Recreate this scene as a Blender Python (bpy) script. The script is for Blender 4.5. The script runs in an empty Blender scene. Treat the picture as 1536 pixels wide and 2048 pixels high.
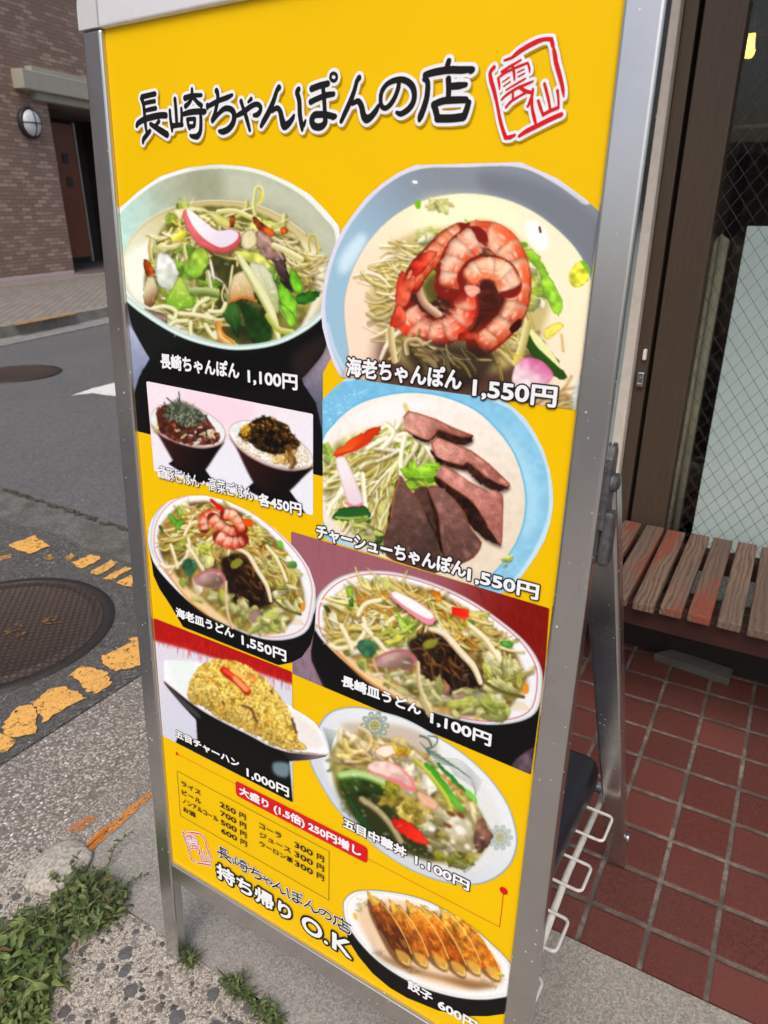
import bpy, bmesh, math, random
import numpy as np
from mathutils import Vector, Matrix
scene = bpy.context.scene
col = scene.collection
R = math.radians

# ---------------------------------------------------------------- camera
# (right, down, forward) axes of the camera in the world, from the vanishing points of the photograph
RW = np.array([[0.8477849059398942, 0.20595722216928125, -0.488715025241498], [0.5303380157725124, -0.33189454727807666, 0.7801202461887236], [-0.0015304531874754607, -0.9205583263017035, -0.39060213208538314]])
FPX, CX, CY, CAMH = 1443.3209649299918, 768., 1024., 1.258
cam = bpy.data.cameras.new('camera'); co = bpy.data.objects.new('camera', cam); col.objects.link(co)
M4 = Matrix.Identity(4)
for i in range(3):
    M4[i][0] = RW[i][0]; M4[i][1] = -RW[i][1]; M4[i][2] = -RW[i][2]
M4[2][3] = CAMH
co.matrix_world = M4
cam.sensor_fit = 'HORIZONTAL'; cam.sensor_width = 36; cam.lens = 36*FPX/1536
cam.clip_start = .02; cam.clip_end = 400
cam.dof.use_dof = True; cam.dof.focus_distance = .98; cam.dof.aperture_fstop = 33.83/2.6
scene.camera = co

# ---------------------------------------------------------------- daylight: bright overcast
SUN_EL, SUN_AZ = 54, 158          # elevation, and compass direction the light comes from (deg from +Y, clockwise)
w = bpy.data.worlds.new('World'); scene.world = w; w.use_nodes = True
nt = w.node_tree; bg = nt.nodes['Background']
sky = nt.nodes.new('ShaderNodeTexSky'); sky.sky_type = 'NISHITA'; sky.sun_disc = False
sky.sun_elevation = R(SUN_EL); sky.sun_rotation = R(SUN_AZ); sky.air_density = 1.0; sky.dust_density = 5.5; sky.ozone_density = 1.
nt.links.new(sky.outputs[0], bg.inputs[0]); bg.inputs[1].default_value = .13
sun = bpy.data.lights.new('sun', 'SUN'); so = bpy.data.objects.new('sun', sun); col.objects.link(so)
sun.energy = .9; sun.angle = R(35); sun.color = (1, .98, .95)
d = Vector((math.sin(R(SUN_AZ))*math.cos(R(SUN_EL)), math.cos(R(SUN_AZ))*math.cos(R(SUN_EL)), math.sin(R(SUN_EL))))
so.rotation_euler = (-d).to_track_quat('-Z', 'Y').to_euler(); so.location = d*20
scene.view_settings.view_transform = 'Standard'; scene.view_settings.look = 'None'
scene.view_settings.gamma = 1; scene.view_settings.exposure = 0.34
scene.cycles.transparent_max_bounces = 16
scene.cycles.use_denoising = True

# ---------------------------------------------------------------- projection helpers (photo pixel -> point of the place)
def wray(px, py): return RW @ np.array([px-CX, py-CY, FPX])
def G(px, py, z=0.):                                    # on the horizontal plane at height z
    r = wray(px, py); t = (CAMH-z)/(-r[2]); return (r[0]*t, r[1]*t)
def onY(px, py, Y):                                     # on a plane parallel to the shop front
    r = wray(px, py); t = Y/r[1]; return (r[0]*t, Y, CAMH+r[2]*t)
PA = np.array([-0.7968807333253397, 0.663214763337787, 1.4449331076595004])     # top left corner of the poster
PU = np.array([0.9999519645510326, 0, 0.009801458591983503])
PV = np.array([0.009773668746043462, -0.07524968010164662, -0.9971168241704892])
PN = np.array([0.0007375566235762188, 0.9971647234256734, -0.07524606544947829])
CAMP = np.array([0, 0, CAMH])
def photo_to_uv(px, py):                                # millimetres on the poster
    r = wray(px, py); t = ((PA-CAMP) @ PN)/(r @ PN); q = CAMP+r*t-PA
    return q @ PU*1000, q @ PV*1000
def uv_to_photo(u, v):
    q = RW.T @ (PA+PU*u/1000+PV*v/1000-CAMP); return CX+FPX*q[0]/q[2], CY+FPX*q[1]/q[2]
UD = [[0.9805, -0.2032, -150.5699], [0.1103, 1.1272, -159.0537]]

# ---------------------------------------------------------------- object helpers
def tag(o, label=None, cat=None, group=None, kind=None):
    if label: o['label'] = label
    if cat: o['category'] = cat
    if group: o['group'] = group
    if kind: o['kind'] = kind
    return o
def empty(name, loc, rot=(0, 0, 0)):
    o = bpy.data.objects.new(name, None); o.empty_display_size = .1; col.objects.link(o); o.location = loc; o.rotation_euler = rot; return o
def link(name, me, mats, parent=None):
    o = bpy.data.objects.new(name, me); col.objects.link(o)
    for m in (mats if isinstance(mats, (list, tuple)) else [mats]): me.materials.append(m)
    if parent: o.parent = parent
    return o
class MB:                                               # mesh builder
    def __init__(s): s.bm = bmesh.new(); s.mi = 0
    def _mat(s, fs):
        for f in fs: f.material_index = s.mi
    def box(s, a, b, bevel=0., M=None, seg=2):
        r = bmesh.ops.create_cube(s.bm, size=1); vs = r['verts']
        for v in vs: v.co = Vector([(a[i]+b[i])/2+v.co[i]*(b[i]-a[i]) for i in range(3)])
        fs = {f for v in vs for f in v.link_faces}
        s._mat(fs)
        if bevel:
            es = list({e for v in vs for e in v.link_edges})
            rr = bmesh.ops.bevel(s.bm, geom=es, offset=bevel, segments=seg, affect='EDGES', profile=.5)
            vs = list({v for f in rr['faces'] for v in f.verts} | {v for v in vs if v.is_valid})
            s._mat(rr['faces'])
        if M is not None:
            for v in vs: v.co = M @ v.co
        return vs
    def face(s, pts):
        f = s.bm.faces.new([s.bm.verts.new(p) for p in pts]); f.material_index = s.mi; return f
    def prism(s, poly, z0, z1):                         # outline in xy between two heights
        a = [s.bm.verts.new((x, y, z0)) for x, y in poly]; b = [s.bm.verts.new((x, y, z1)) for x, y in poly]; n = len(poly)
        fs = [s.bm.faces.new(b), s.bm.faces.new(a[::-1])]+[s.bm.faces.new((a[i], a[(i+1) % n], b[(i+1) % n], b[i])) for i in range(n)]
        s._mat(fs)
    def tube(s, pts, r, n=10, cap=True):
        P = [Vector(p) for p in pts]; rings = []
        up = None
        for i, p in enumerate(P):
            t = (P[min(i+1, len(P)-1)]-P[max(i-1, 0)]).normalized()
            if up is None: up = t.orthogonal().normalized()
            up = (up-t*up.dot(t)).normalized(); sd = t.cross(up); rr = r[i] if isinstance(r, (list, tuple)) else r
            rings.append([s.bm.verts.new(p+(up*math.cos(k*2*math.pi/n)+sd*math.sin(k*2*math.pi/n))*rr) for k in range(n)])
        fs = []
        for a, b in zip(rings, rings[1:]):
            for k in range(n): fs.append(s.bm.faces.new((a[k], a[(k+1) % n], b[(k+1) % n], b[k])))
        for f in fs: f.smooth = True
        if cap: fs += [s.bm.faces.new(rings[0][::-1]), s.bm.faces.new(rings[-1])]
        s._mat(fs)
    def lathe(s, prof, M=None, n=40):                   # (radius, height) profile round the z axis
        rings = []
        for r, z in prof:
            rings.append([s.bm.verts.new((r*math.cos(k*2*math.pi/n), r*math.sin(k*2*math.pi/n), z)) for k in range(n)] if r > 1e-6 else [s.bm.verts.new((0, 0, z))])
        fs = []
        for a, b in zip(rings, rings[1:]):
            for k in range(n):
                q = [a[k % len(a)], a[(k+1) % len(a)], b[(k+1) % len(b)], b[k % len(b)]]
                q = [v for i, v in enumerate(q) if v not in q[:i]]
                if len(q) > 2: f = s.bm.faces.new(q); f.smooth = True; fs.append(f)
        s._mat(fs)
        if M is not None:
            for v in {v for r in rings for v in r}: v.co = M @ v.co
    def build(s, name, mats, parent=None, recalc=True):
        if recalc: bmesh.ops.recalc_face_normals(s.bm, faces=s.bm.faces)
        me = bpy.data.meshes.new(name); s.bm.to_mesh(me); s.bm.free(); return link(name, me, mats, parent)

# ---------------------------------------------------------------- materials
def lin(c):
    c = np.array(c, float)/255.; return tuple(np.where(c <= .04045, c/12.92, ((c+.055)/1.055)**2.4))+(1.,)
class Mat:
    def __init__(s, name, rough=.6, base=(.5, .5, .5), metal=0., spec=.5):
        s.m = bpy.data.materials.new(name); s.m.use_nodes = True; s.t = s.m.node_tree; s.b = s.t.nodes['Principled BSDF']
        s.b.inputs['Base Color'].default_value = tuple(base)+(1,); s.b.inputs['Roughness'].default_value = rough
        s.b.inputs['Metallic'].default_value = metal; s.b.inputs['Specular IOR Level'].default_value = spec
        s.tc = None
    def n(s, typ, ins=None, **kw):
        x = s.t.nodes.new('ShaderNode'+typ)
        for k, v in kw.items(): setattr(x, k, v)
        for k, v in (ins or {}).items():
            if hasattr(v, 'is_output') or isinstance(v, bpy.types.NodeSocket): s.t.links.new(v, x.inputs[k])
            else: x.inputs[k].default_value = v
        return x
    def co(s, scale=(1, 1, 1), loc=(0, 0, 0), rot=(0, 0, 0)):
        if not s.tc: s.tc = s.n('TexCoord')
        return s.n('Mapping', {0: s.tc.outputs['Object'], 'Scale': scale, 'Location': loc, 'Rotation': rot}).outputs[0]
    def noise(s, scale, detail=4, rough=.55, v=None, out=0, dist=0.):
        return s.n('TexNoise', {'Vector': v or s.co(), 'Scale': scale, 'Detail': detail, 'Roughness': rough, 'Distortion': dist}).outputs[out]
    def voro(s, scale, feature='F1', v=None, out='Distance', rnd=1.):
        return s.n('TexVoronoi', {'Vector': v or s.co(), 'Scale': scale, 'Randomness': rnd}, feature=feature).outputs[out]
    def ramp(s, fac, stops, interp='LINEAR'):
        x = s.n('ValToRGB', {0: fac}); e = x.color_ramp; e.interpolation = interp
        while len(e.elements) < len(stops): e.elements.new(.5)
        for q, (p, c) in zip(e.elements, stops): q.position = p; q.color = tuple(c)[:3]+(1,) if hasattr(c, '__len__') else (c, c, c, 1)
        return x.outputs[0]
    def mix(s, fac, a, b, mode='MIX'):
        x = s.n('Mix', data_type='RGBA', blend_type=mode)
        for k, v in ((0, fac), (6, a), (7, b)):
            if isinstance(v, bpy.types.NodeSocket): s.t.links.new(v, x.inputs[k])
            else: x.inputs[k].default_value = (tuple(v)[:3]+(1,)) if hasattr(v, '__len__') else v
        return x.outputs[2]
    def math(s, op, a, b=0., c=None, clamp=False):
        x = s.n('Math', operation=op, use_clamp=clamp)
        for k, v in ((0, a), (1, b), (2, c)):
            if v is None: continue
            if isinstance(v, bpy.types.NodeSocket): s.t.links.new(v, x.inputs[k])
            else: x.inputs[k].default_value = v
        return x.outputs[0]
    def xyz(s, v): return s.n('SeparateXYZ', {0: v}).outputs
    def set(s, **kw):
        names = {'base': 'Base Color', 'rough': 'Roughness', 'normal': 'Normal', 'metal': 'Metallic', 'alpha': 'Alpha', 'emit': 'Emission Color', 'estr': 'Emission Strength', 'sss': 'Subsurface Weight', 'coat': 'Coat Weight'}
        for k, v in kw.items():
            i = s.b.inputs[names[k]]
            if isinstance(v, bpy.types.NodeSocket): s.t.links.new(v, i)
            else: i.default_value = v
        return s
    def bump(s, h, strength=.3, dist=.002, normal=None):
        x = s.n('Bump', {'Height': h, 'Strength': strength, 'Distance': dist})
        if normal: s.t.links.new(normal, x.inputs['Normal'])
        s.t.links.new(x.outputs[0], s.b.inputs['Normal']); return x.outputs[0]
def m_asphalt():
    m = Mat('asphalt', .85)
    v = m.voro(230, out='Color'); g = m.n('RGBToBW', {0: v}).outputs[0]
    c = m.ramp(g, [(0, (.05, .05, .052)), (.5, (.115, .115, .118)), (.86, (.20, .20, .203)), (.97, (.46, .46, .46))])
    big = m.noise(1.3, 5, .6); c = m.mix(m.ramp(big, [(.3, 0), (.75, .5)]), c, (.085, .083, .082))
    c = m.mix(m.ramp(m.noise(26, 3), [(.4, 0), (.7, .35)]), c, (.17, .17, .172))
    m.set(base=c); m.bump(m.math('ADD', m.voro(230), m.math('MULTIPLY', m.noise(60, 2), .6)), .7, .004); return m.m
def m_old_asphalt():
    m = Mat('worn_asphalt', .9)
    g = m.n('RGBToBW', {0: m.voro(170, out='Color')}).outputs[0]
    c = m.ramp(g, [(0, (.036, .035, .034)), (.5, (.09, .087, .084)), (.85, (.17, .163, .155)), (.96, (.36, .35, .34))])
    c = m.mix(m.ramp(m.noise(5, 5, .6), [(.42, 0), (.7, .7)]), c, (.11, .105, .095))
    m.set(base=c); m.bump(m.math('ADD', m.voro(170), m.noise(40, 3)), .9, .006); return m.m
def m_gutter():
    m = Mat('gutter_concrete', .9)
    g = m.n('RGBToBW', {0: m.voro(190, out='Color')}).outputs[0]
    c = m.ramp(g, [(0, (.08, .08, .072)), (.6, (.14, .14, .128)), (.95, (.24, .24, .22))])
    c = m.mix(m.ramp(m.noise(9, 5, .65), [(.4, 0), (.66, .85)]), c, (.062, .062, .052))
    m.set(base=c); m.bump(m.noise(120, 4), .5, .003); return m.m
def m_coarse(name='washed_aggregate', S=140., pit=.55):
    m = Mat(name, .88)
    d = m.noise(45, 2, out=1); v = m.mix(.014, m.co(), d, 'ADD')
    cc = m.voro(S, out='Color', v=v); g = m.n('RGBToBW', {0: cc}).outputs[0]
    stone = m.ramp(g, [(.1, (.16, .143, .125)), (.35, (.32, .285, .245)), (.6, (.46, .42, .365)), (.8, (.58, .545, .50)), (.92, (.85, .84, .82))])
    dist = m.voro(S, v=v); gap = m.ramp(dist, [(.42, 0), (.62, 1)])
    c = m.mix(gap, stone, (.18, .158, .135)); c = m.mix(m.ramp(m.noise(160, 3), [(.36, pit), (.5, 0)]), c, (.075, .065, .055))
    c = m.mix(m.ramp(m.noise(4, 5, .6), [(.4, 0), (.75, .55)]), c, (.14, .125, .11))
    m.set(base=c); m.bump(m.math('SUBTRACT', m.math('MULTIPLY', m.noise(200, 3), .4), dist), .5, .6/S); return m.m
def m_pebble():
    m = Mat('pebble_concrete', .85)
    d = m.noise(40, 3, out=1); v = m.mix(.02, m.co(), d, 'ADD')
    cc = m.voro(30, out='Color', v=v); sx = m.n('SeparateColor', {0: cc}).outputs
    dist = m.voro(30, v=v)
    size = m.math('MULTIPLY_ADD', sx[0], .36, .10)
    mask = m.math('LESS_THAN', dist, size)
    keep = m.math('GREATER_THAN', sx[1], .34); mask = m.math('MULTIPLY', mask, keep)
    c2 = m.voro(85, out='Color', v=v); s2 = m.n('SeparateColor', {0: c2}).outputs; d2 = m.voro(85, v=v)
    mask2 = m.math('MULTIPLY', m.math('LESS_THAN', d2, m.math('MULTIPLY_ADD', s2[0], .35, .18)), m.math('GREATER_THAN', s2[1], .3))
    mg = m.n('RGBToBW', {0: m.voro(360, out='Color')}).outputs[0]
    mortar = m.ramp(m.math('ADD', m.math('MULTIPLY', mg, .55), m.math('MULTIPLY', m.noise(150, 4, .75), .45)), [(.26, (.10, .085, .07)), (.40, (.25, .218, .185)), (.55, (.40, .355, .305)), (.72, (.58, .53, .46))])
    p1 = m.ramp(sx[2], [(0, (.07, .08, .085)), (.3, (.105, .11, .11)), (.55, (.085, .075, .072)), (.8, (.15, .14, .125)), (1, (.22, .20, .18))])
    p1 = m.mix(m.ramp(m.noise(90, 4), [(.4, 0), (.7, .5)]), p1, (.16, .155, .15))
    p2 = m.ramp(s2[2], [(0, (.06, .055, .05)), (.5, (.12, .11, .10)), (1, (.24, .21, .18))])
    c = m.mix(mask2, mortar, p2); c = m.mix(mask, c, p1)
    m.set(base=c)
    h = m.math('ADD', m.math('MULTIPLY', mask, m.math('SUBTRACT', .6, dist)), m.math('MULTIPLY', m.noise(260, 3), .35))
    h = m.math('ADD', h, m.math('MULTIPLY', mask2, m.math('MULTIPLY', m.math('SUBTRACT', .5, d2), .5)))
    m.bump(h, .8, .008); return m.m
def m_concrete():
    m = Mat('smooth_concrete', .85)
    gg = m.n('RGBToBW', {0: m.voro(330, out='Color')}).outputs[0]
    c = m.ramp(m.math('ADD', m.math('MULTIPLY', gg, .6), m.math('MULTIPLY', m.noise(700, 3, .8), .4)), [(.2, (.17, .158, .14)), (.5, (.29, .272, .243)), (.78, (.44, .42, .39))])
    c = m.mix(m.ramp(m.noise(3.2, 6, .6), [(.35, 0), (.75, .5)]), c, (.22, .207, .185))
    c = m.mix(m.ramp(m.voro(55), [(.03, .75), (.07, 0)]), c, (.08, .07, .06))
    m.set(base=c); m.bump(m.noise(300, 4, .7), .35, .002); return m.m
def m_tiles():
    m = Mat('quarry_tile', .42, spec=.5)
    w, h = .112, .117
    x, y, z = m.xyz(m.co(loc=(.0352, -1.1886, 0), rot=(0, 0, -R(2.4))))[:3]
    gx = m.math('DIVIDE', x, w); gy = m.math('DIVIDE', y, h)
    fx = m.math('ABSOLUTE', m.math('SUBTRACT', m.math('FRACT', gx), .5)); fy = m.math('ABSOLUTE', m.math('SUBTRACT', m.math('FRACT', gy), .5))
    wob = m.math('MULTIPLY', m.math('SUBTRACT', m.noise(70, 3), .5), .022)
    e = m.math('ADD', m.math('MAXIMUM', fx, fy), wob)
    grout = m.ramp(e, [(.452, 0), (.468, 1)])
    cell = m.n('CombineXYZ', {0: m.math('FLOOR', gx), 1: m.math('FLOOR', gy), 2: 0.}).outputs[0]
    rnd = m.n('TexWhiteNoise', {0: cell}).outputs[0]
    worm = m.noise(190, 1, .5, dist=1.6)
    t = m.ramp(rnd, [(0, (.082, .021, .017)), (.5, (.108, .029, .024)), (1, (.15, .043, .035))])
    t = m.mix(m.ramp(worm, [(.40, .0), (.60, .6)]), t, (.17, .055, .042))
    t = m.mix(m.ramp(m.noise(6, 5, .6), [(.4, 0), (.75, .35)]), t, (.10, .05, .04))
    g = m.ramp(m.noise(60, 4, .65), [(.3, (.08, .066, .055)), (.5, (.19, .16, .135)), (.75, (.31, .27, .23))])
    g = m.mix(m.ramp(m.noise(9, 4), [(.38, 0), (.6, .9)]), g, (.07, .056, .047))
    m.set(base=m.mix(grout, t, g), rough=m.math('MULTIPLY_ADD', grout, .4, .42))
    hh = m.math('ADD', m.math('MULTIPLY', m.ramp(e, [(.43, 1), (.475, 0)]), 1.2), m.math('MULTIPLY', worm, .35))
    m.bump(hh, .55, .003); return m.m
def m_paint(name, c, cover, scale=90, grit=.30):
    # worn road paint: the flakes that are gone show the bare ground
    m = Mat(name, .7)
    k = m.ramp(m.noise(scale, 5, .75), [(cover-.04, 0), (cover+.02, 1)])
    crack = m.ramp(m.voro(26, 'DISTANCE_TO_EDGE', v=m.mix(.08, m.co(), m.noise(30, 3, out=1), 'ADD')), [(.006, 0), (.02, 1)])
    crack = m.math('MAXIMUM', crack, m.ramp(m.noise(11, 2), [(.45, 1), (.6, 0)]))
    a = m.math('MULTIPLY', m.math('MULTIPLY', k, crack), m.ramp(m.noise(330, 2), [(grit-.03, 0), (grit+.03, 1)]))
    cc = m.mix(m.ramp(m.noise(30, 4), [(.35, .35), (.7, 0)]), c, tuple(x*.72 for x in c))
    m.set(base=cc, alpha=a); m.bump(m.noise(160, 3), .4, .002); return m.m
def m_brick():
    m = Mat('brown_brick_tile', .6)
    v = m.co()
    b = m.n('TexBrick', {'Vector': v, 'Color1': (.27, .172, .128, 1), 'Color2': (.62, .47, .375, 1), 'Mortar': (.16, .10, .08, 1), 'Scale': 1., 'Mortar Size': .006, 'Bias': -.42, 'Brick Width': .2, 'Row Height': .062})
    c = m.mix(m.ramp(m.noise(1.1, 4), [(.35, 0), (.7, .35)]), b.outputs[0], (.25, .17, .135))
    m.set(base=c); m.bump(b.outputs[1], -.4, .004); return m.m
def m_plain(name, c, rough=.6, metal=0., spec=.5, var=.15, scale=30, bump=.0):
    m = Mat(name, rough, c, metal, spec)
    m.set(base=m.mix(m.ramp(m.noise(scale, 5, .6), [(.3, 0), (.7, 1)]), tuple(x*(1-var) for x in c), tuple(min(1, x*(1+var)) for x in c)))
    if bump: m.bump(m.noise(scale*3, 4), bump, .002)
    return m.m
def m_alu(name='anodised_aluminium', c=(.58, .58, .585), rough=.23, met=.97):
    m = Mat(name, rough, c, met)
    br = m.noise(9, 3, v=m.co((3, 3, 1)))
    cc = m.mix(m.ramp(br, [(.35, 0), (.7, .3)]), c, tuple(x*.9 for x in c))
    spk = m.ramp(m.voro(85), [(.07, 1), (.11, 0)]); gate = m.ramp(m.noise(8, 3), [(.48, 0), (.58, 1)])
    s = m.math('MULTIPLY', spk, gate)
    cc = m.mix(m.math('MULTIPLY', s, .8), cc, (.9, .9, .9))
    dirt = m.ramp(m.noise(7, 6, .7), [(.5, 0), (.85, .3)]); cc = m.mix(dirt, cc, (.30, .29, .27))
    m.set(base=cc, rough=m.math('ADD', m.ramp(br, [(.3, rough-.03), (.7, rough+.05)]), m.math('MULTIPLY', s, .4)), metal=m.math('SUBTRACT', met, m.math('MULTIPLY', s, met)))
    m.bump(m.noise(500, 2), .03, .0006); return m.m
def m_wood(name, paint=.5):
    m = Mat(name, .75)
    info = m.n('ObjectInfo').outputs['Random']
    off = m.n('CombineXYZ', {0: m.math('MULTIPLY', info, 7.), 1: m.math('MULTIPLY', info, 13.), 2: 0.}).outputs[0]
    v = m.n('VectorMath', {0: m.co((1, .16, 1)), 1: off}, operation='ADD').outputs[0]
    wv = m.n('TexWave', {'Vector': v, 'Scale': 26., 'Distortion': 9., 'Detail': 3., 'Detail Scale': 1.6}, wave_type='BANDS', bands_direction='X').outputs[1]
    fine = m.noise(150, 4, .7, v=m.co((1, .06, 1)))
    c = m.ramp(wv, [(0, (.07, .038, .024)), (.35, (.15, .086, .055)), (1, (.235, .148, .10))])
    c = m.mix(m.ramp(fine, [(.4, 0), (.7, .45)]), c, (.20, .145, .11))
    c = m.mix(m.ramp(m.noise(14, 4, .6, v=v), [(.42, 0), (.68, .7)]), c, (.115, .082, .064)); c = m.mix(m.math('MULTIPLY', info, .4), c, (.10, .06, .042))
    red = m.math('ADD', m.noise(11, 4, .6, v=v), m.math('MULTIPLY', m.math('SUBTRACT', info, .5), .16))
    c = m.mix(m.ramp(red, [(paint, 0), (paint+.07, .85)]), c, (.22, .045, .022))
    c = m.mix(m.ramp(m.voro(160), [(.04, .7), (.09, 0)]), c, (.4, .38, .36))
    m.set(base=c); m.bump(m.math('ADD', wv, fine), .45, .0012); return m.m
def m_glass():
    # wired glass: clear sheet with a diamond mesh of fine wire inside
    m = Mat('wired_glass'); t = m.t; m.t.nodes.remove(m.b)
    x, y, z = m.xyz(m.co())[:3]
    p = .0295
    def wire(a, b, wd):
        q = m.math('ADD', m.math('MULTIPLY', x, a), m.math('MULTIPLY', z, b))
        f = m.math('ABSOLUTE', m.math('SUBTRACT', m.math('FRACT', m.math('DIVIDE', q, p)), .5))
        return m.math('LESS_THAN', f, wd)
    k = m.math('MAXIMUM', wire(.8, .6, .0105), wire(-.8, .6, .0105))
    tr = m.n('BsdfTransparent', {0: (.93, .96, .95, 1)}); gl = m.n('BsdfGlossy', {'Roughness': .02, 'Color': (1, 1, 1, 1)})
    lw = m.n('LayerWeight', {'Blend': .5}).outputs['Facing']; fr = m.math('MULTIPLY_ADD', m.math('POWER', lw, 5.), .8, .022)
    a = m.n('MixShader', {0: fr, 1: tr.outputs[0], 2: gl.outputs[0]})
    df = m.n('BsdfPrincipled', {'Base Color': (.075, .07, .07, 1), 'Roughness': .5, 'Metallic': .3})
    b = m.n('MixShader', {0: k, 1: a.outputs[0], 2: df.outputs[0]})
    out = [n for n in t.nodes if n.type == 'OUTPUT_MATERIAL'][0]; t.links.new(b.outputs[0], out.inputs[0]); return m.m
def m_leaf(name, a, b, yellow=(.14, .15, .03)):
    m = Mat(name, .5, spec=.35)
    att = m.n('Attribute', attribute_name='tone').outputs['Fac']
    c = m.mix(att, a, b); c = m.mix(m.ramp(m.noise(40, 4), [(.55, 0), (.8, .5)]), c, yellow)
    c = m.mix(m.math('GREATER_THAN', att, 1.2), c, (.19, .12, .05))
    m.set(base=c); m.bump(m.noise(260, 3), .25, .001)
    tl = m.n('BsdfTranslucent', {0: c}); mx = m.n('MixShader', {0: .22, 1: m.b.outputs[0], 2: tl.outputs[0]})
    out = [n for n in m.t.nodes if n.type == 'OUTPUT_MATERIAL'][0]; m.t.links.new(mx.outputs[0], out.inputs[0]); return m.m
def m_iron():
    m = Mat('manhole_iron', .55, (.06, .045, .038), .6)
    r, a, _ = None, None, None
    x, y, z = m.xyz(m.co())[:3]
    cx_ = m.math('ABSOLUTE', m.math('SUBTRACT', m.math('FRACT', m.math('MULTIPLY', m.math('ADD', x, y), 34.)), .5)); cy_ = m.math('ABSOLUTE', m.math('SUBTRACT', m.math('FRACT', m.math('MULTIPLY', m.math('SUBTRACT', x, y), 34.)), .5))
    stud = m.ramp(m.math('MAXIMUM', cx_, cy_), [(.26, 1), (.34, 0)])
    c = m.mix(stud, (.05, .036, .03), (.10, .07, .056)); c = m.mix(m.ramp(m.noise(8, 5, .65), [(.4, 0), (.7, .7)]), c, (.085, .055, .04))
    m.set(base=c, metal=.35); m.bump(stud, .5, .004); return m.m
rnd = random.Random(7)
MT = dict(asphalt=m_asphalt(), worn=m_old_asphalt(), gutter=m_gutter(), coarse=m_coarse(), pebble=m_pebble(), concrete=m_concrete(), tiles=m_tiles(), brick=m_brick())
MT['earth'] = m_plain('dark_joint', (.06, .055, .048), .95)
ROAD = -.03
def sheet(name, poly, z, mat, depth=.03, jitter=0., step=.03):
    P = []
    for (x0, y0), (x1, y1) in zip(poly, poly[1:]+poly[:1]):
        L = math.hypot(x1-x0, y1-y0); n = max(1, min(90, int(L/step))) if jitter else 1
        for k in range(n):
            t = k/n; j = jitter if 0 < k else 0
            P.append((x0+(x1-x0)*t+rnd.uniform(-j, j), y0+(y1-y0)*t+rnd.uniform(-j, j)))
    m = MB(); m.prism(P, z-depth, z); o = m.build(name, mat); tag(o, kind='structure'); return o
g = MB(); g.face([(-150, -150, -.08), (150, -150, -.08), (150, 150, -.08), (-150, 150, -.08)])
tag(g.build('ground', MT['earth']), kind='structure')
# the street on the left runs away from the camera
sheet('road', [(-1.56, -6), (-1.56, 60), (-30, 60), (-30, -20), (-1.56, -20)], ROAD, MT['asphalt'], .04)
gp = [G(px, py, ROAD) for px, py in ((0, 982), (60, 1000), (128, 1032), (190, 1048), (255, 1066))]
gut = [(-6.5, gp[0][1]+.02)]+gp+[(-1.565, 1.80)]+[(-1.565, 1.60), (-2.19, 1.612), (-2.45, 1.60), (-2.62, 1.64), (-2.9, 1.60), (-3.3, 1.57), (-6.5, 1.55)]
sheet('gutter_strip', gut, ROAD+.004, MT['gutter'], .004)
sheet('worn_road', [(-1.565, -8), (-1.565, 1.592), (-2.19, 1.604), (-2.45, 1.592), (-2.62, 1.63), (-2.9, 1.592), (-3.3, 1.56), (-6.5, 1.54), (-6.5, -8)], ROAD+.004, MT['worn'], .004)
m = MB()                                               # the joint of moss and grit between gutter and road
for k in range(70):
    t = rnd.random(); a = np.array(gp[0])*(1-t)+np.array(gp[-1])*t; m.tube([(a[0], a[1]+rnd.uniform(.0, .03), ROAD+.004), (a[0]+rnd.uniform(.02, .05), a[1]+rnd.uniform(0, .03), ROAD+.006)], rnd.uniform(.003, .006), 5)
tag(m.build('moss_seam', m_plain('moss', (.065, .063, .043), .95)), kind='stuff')
# ramped kerb: coarse aggregate face, finer top
m = MB(); ys = np.linspace(-8, 30, 60)
xs = [(-1.56, ROAD+.002), (-1.54, ROAD+.006), (-1.40, -.012), (-1.26, -.001), (-1.234, 0)]
V = [[m.bm.verts.new((x+(rnd.uniform(-.004, .004) if i in (0,) else 0), y, z)) for i, (x, z) in enumerate(xs)] for y in ys]
for a, b in zip(V, V[1:]):
    for k in range(len(xs)-1): m.bm.faces.new((a[k], a[k+1], b[k+1], b[k])).smooth = True
tag(m.build('kerb_ramp', MT['coarse']), kind='structure')
m_fine = m_coarse('kerb_aggregate', 270., .3)
sheet('kerb', [(-1.238, .571), (-1.143, .573), (-1.143, 30), (-1.238, 30)], .002, m_fine, .04, .0015)
sheet('pavement', [(-1.139, .572), (6, .59), (6, 1.231), (-1.0, .937), (-1.0, 6), (-1.139, 6)], 0., MT['concrete'], .04, .0014)
sheet('aggregate_paving', [(-1.236, -6), (6, -6), (6, .583), (-.4, .577), (-1.236, .568)], 0., MT['pebble'], .04, .0035)
sheet('tile_floor', [(-.998, .940), (6, 1.234), (6, 2.05), (-.998, 2.05)], 0., MT['tiles'], .04)
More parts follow.
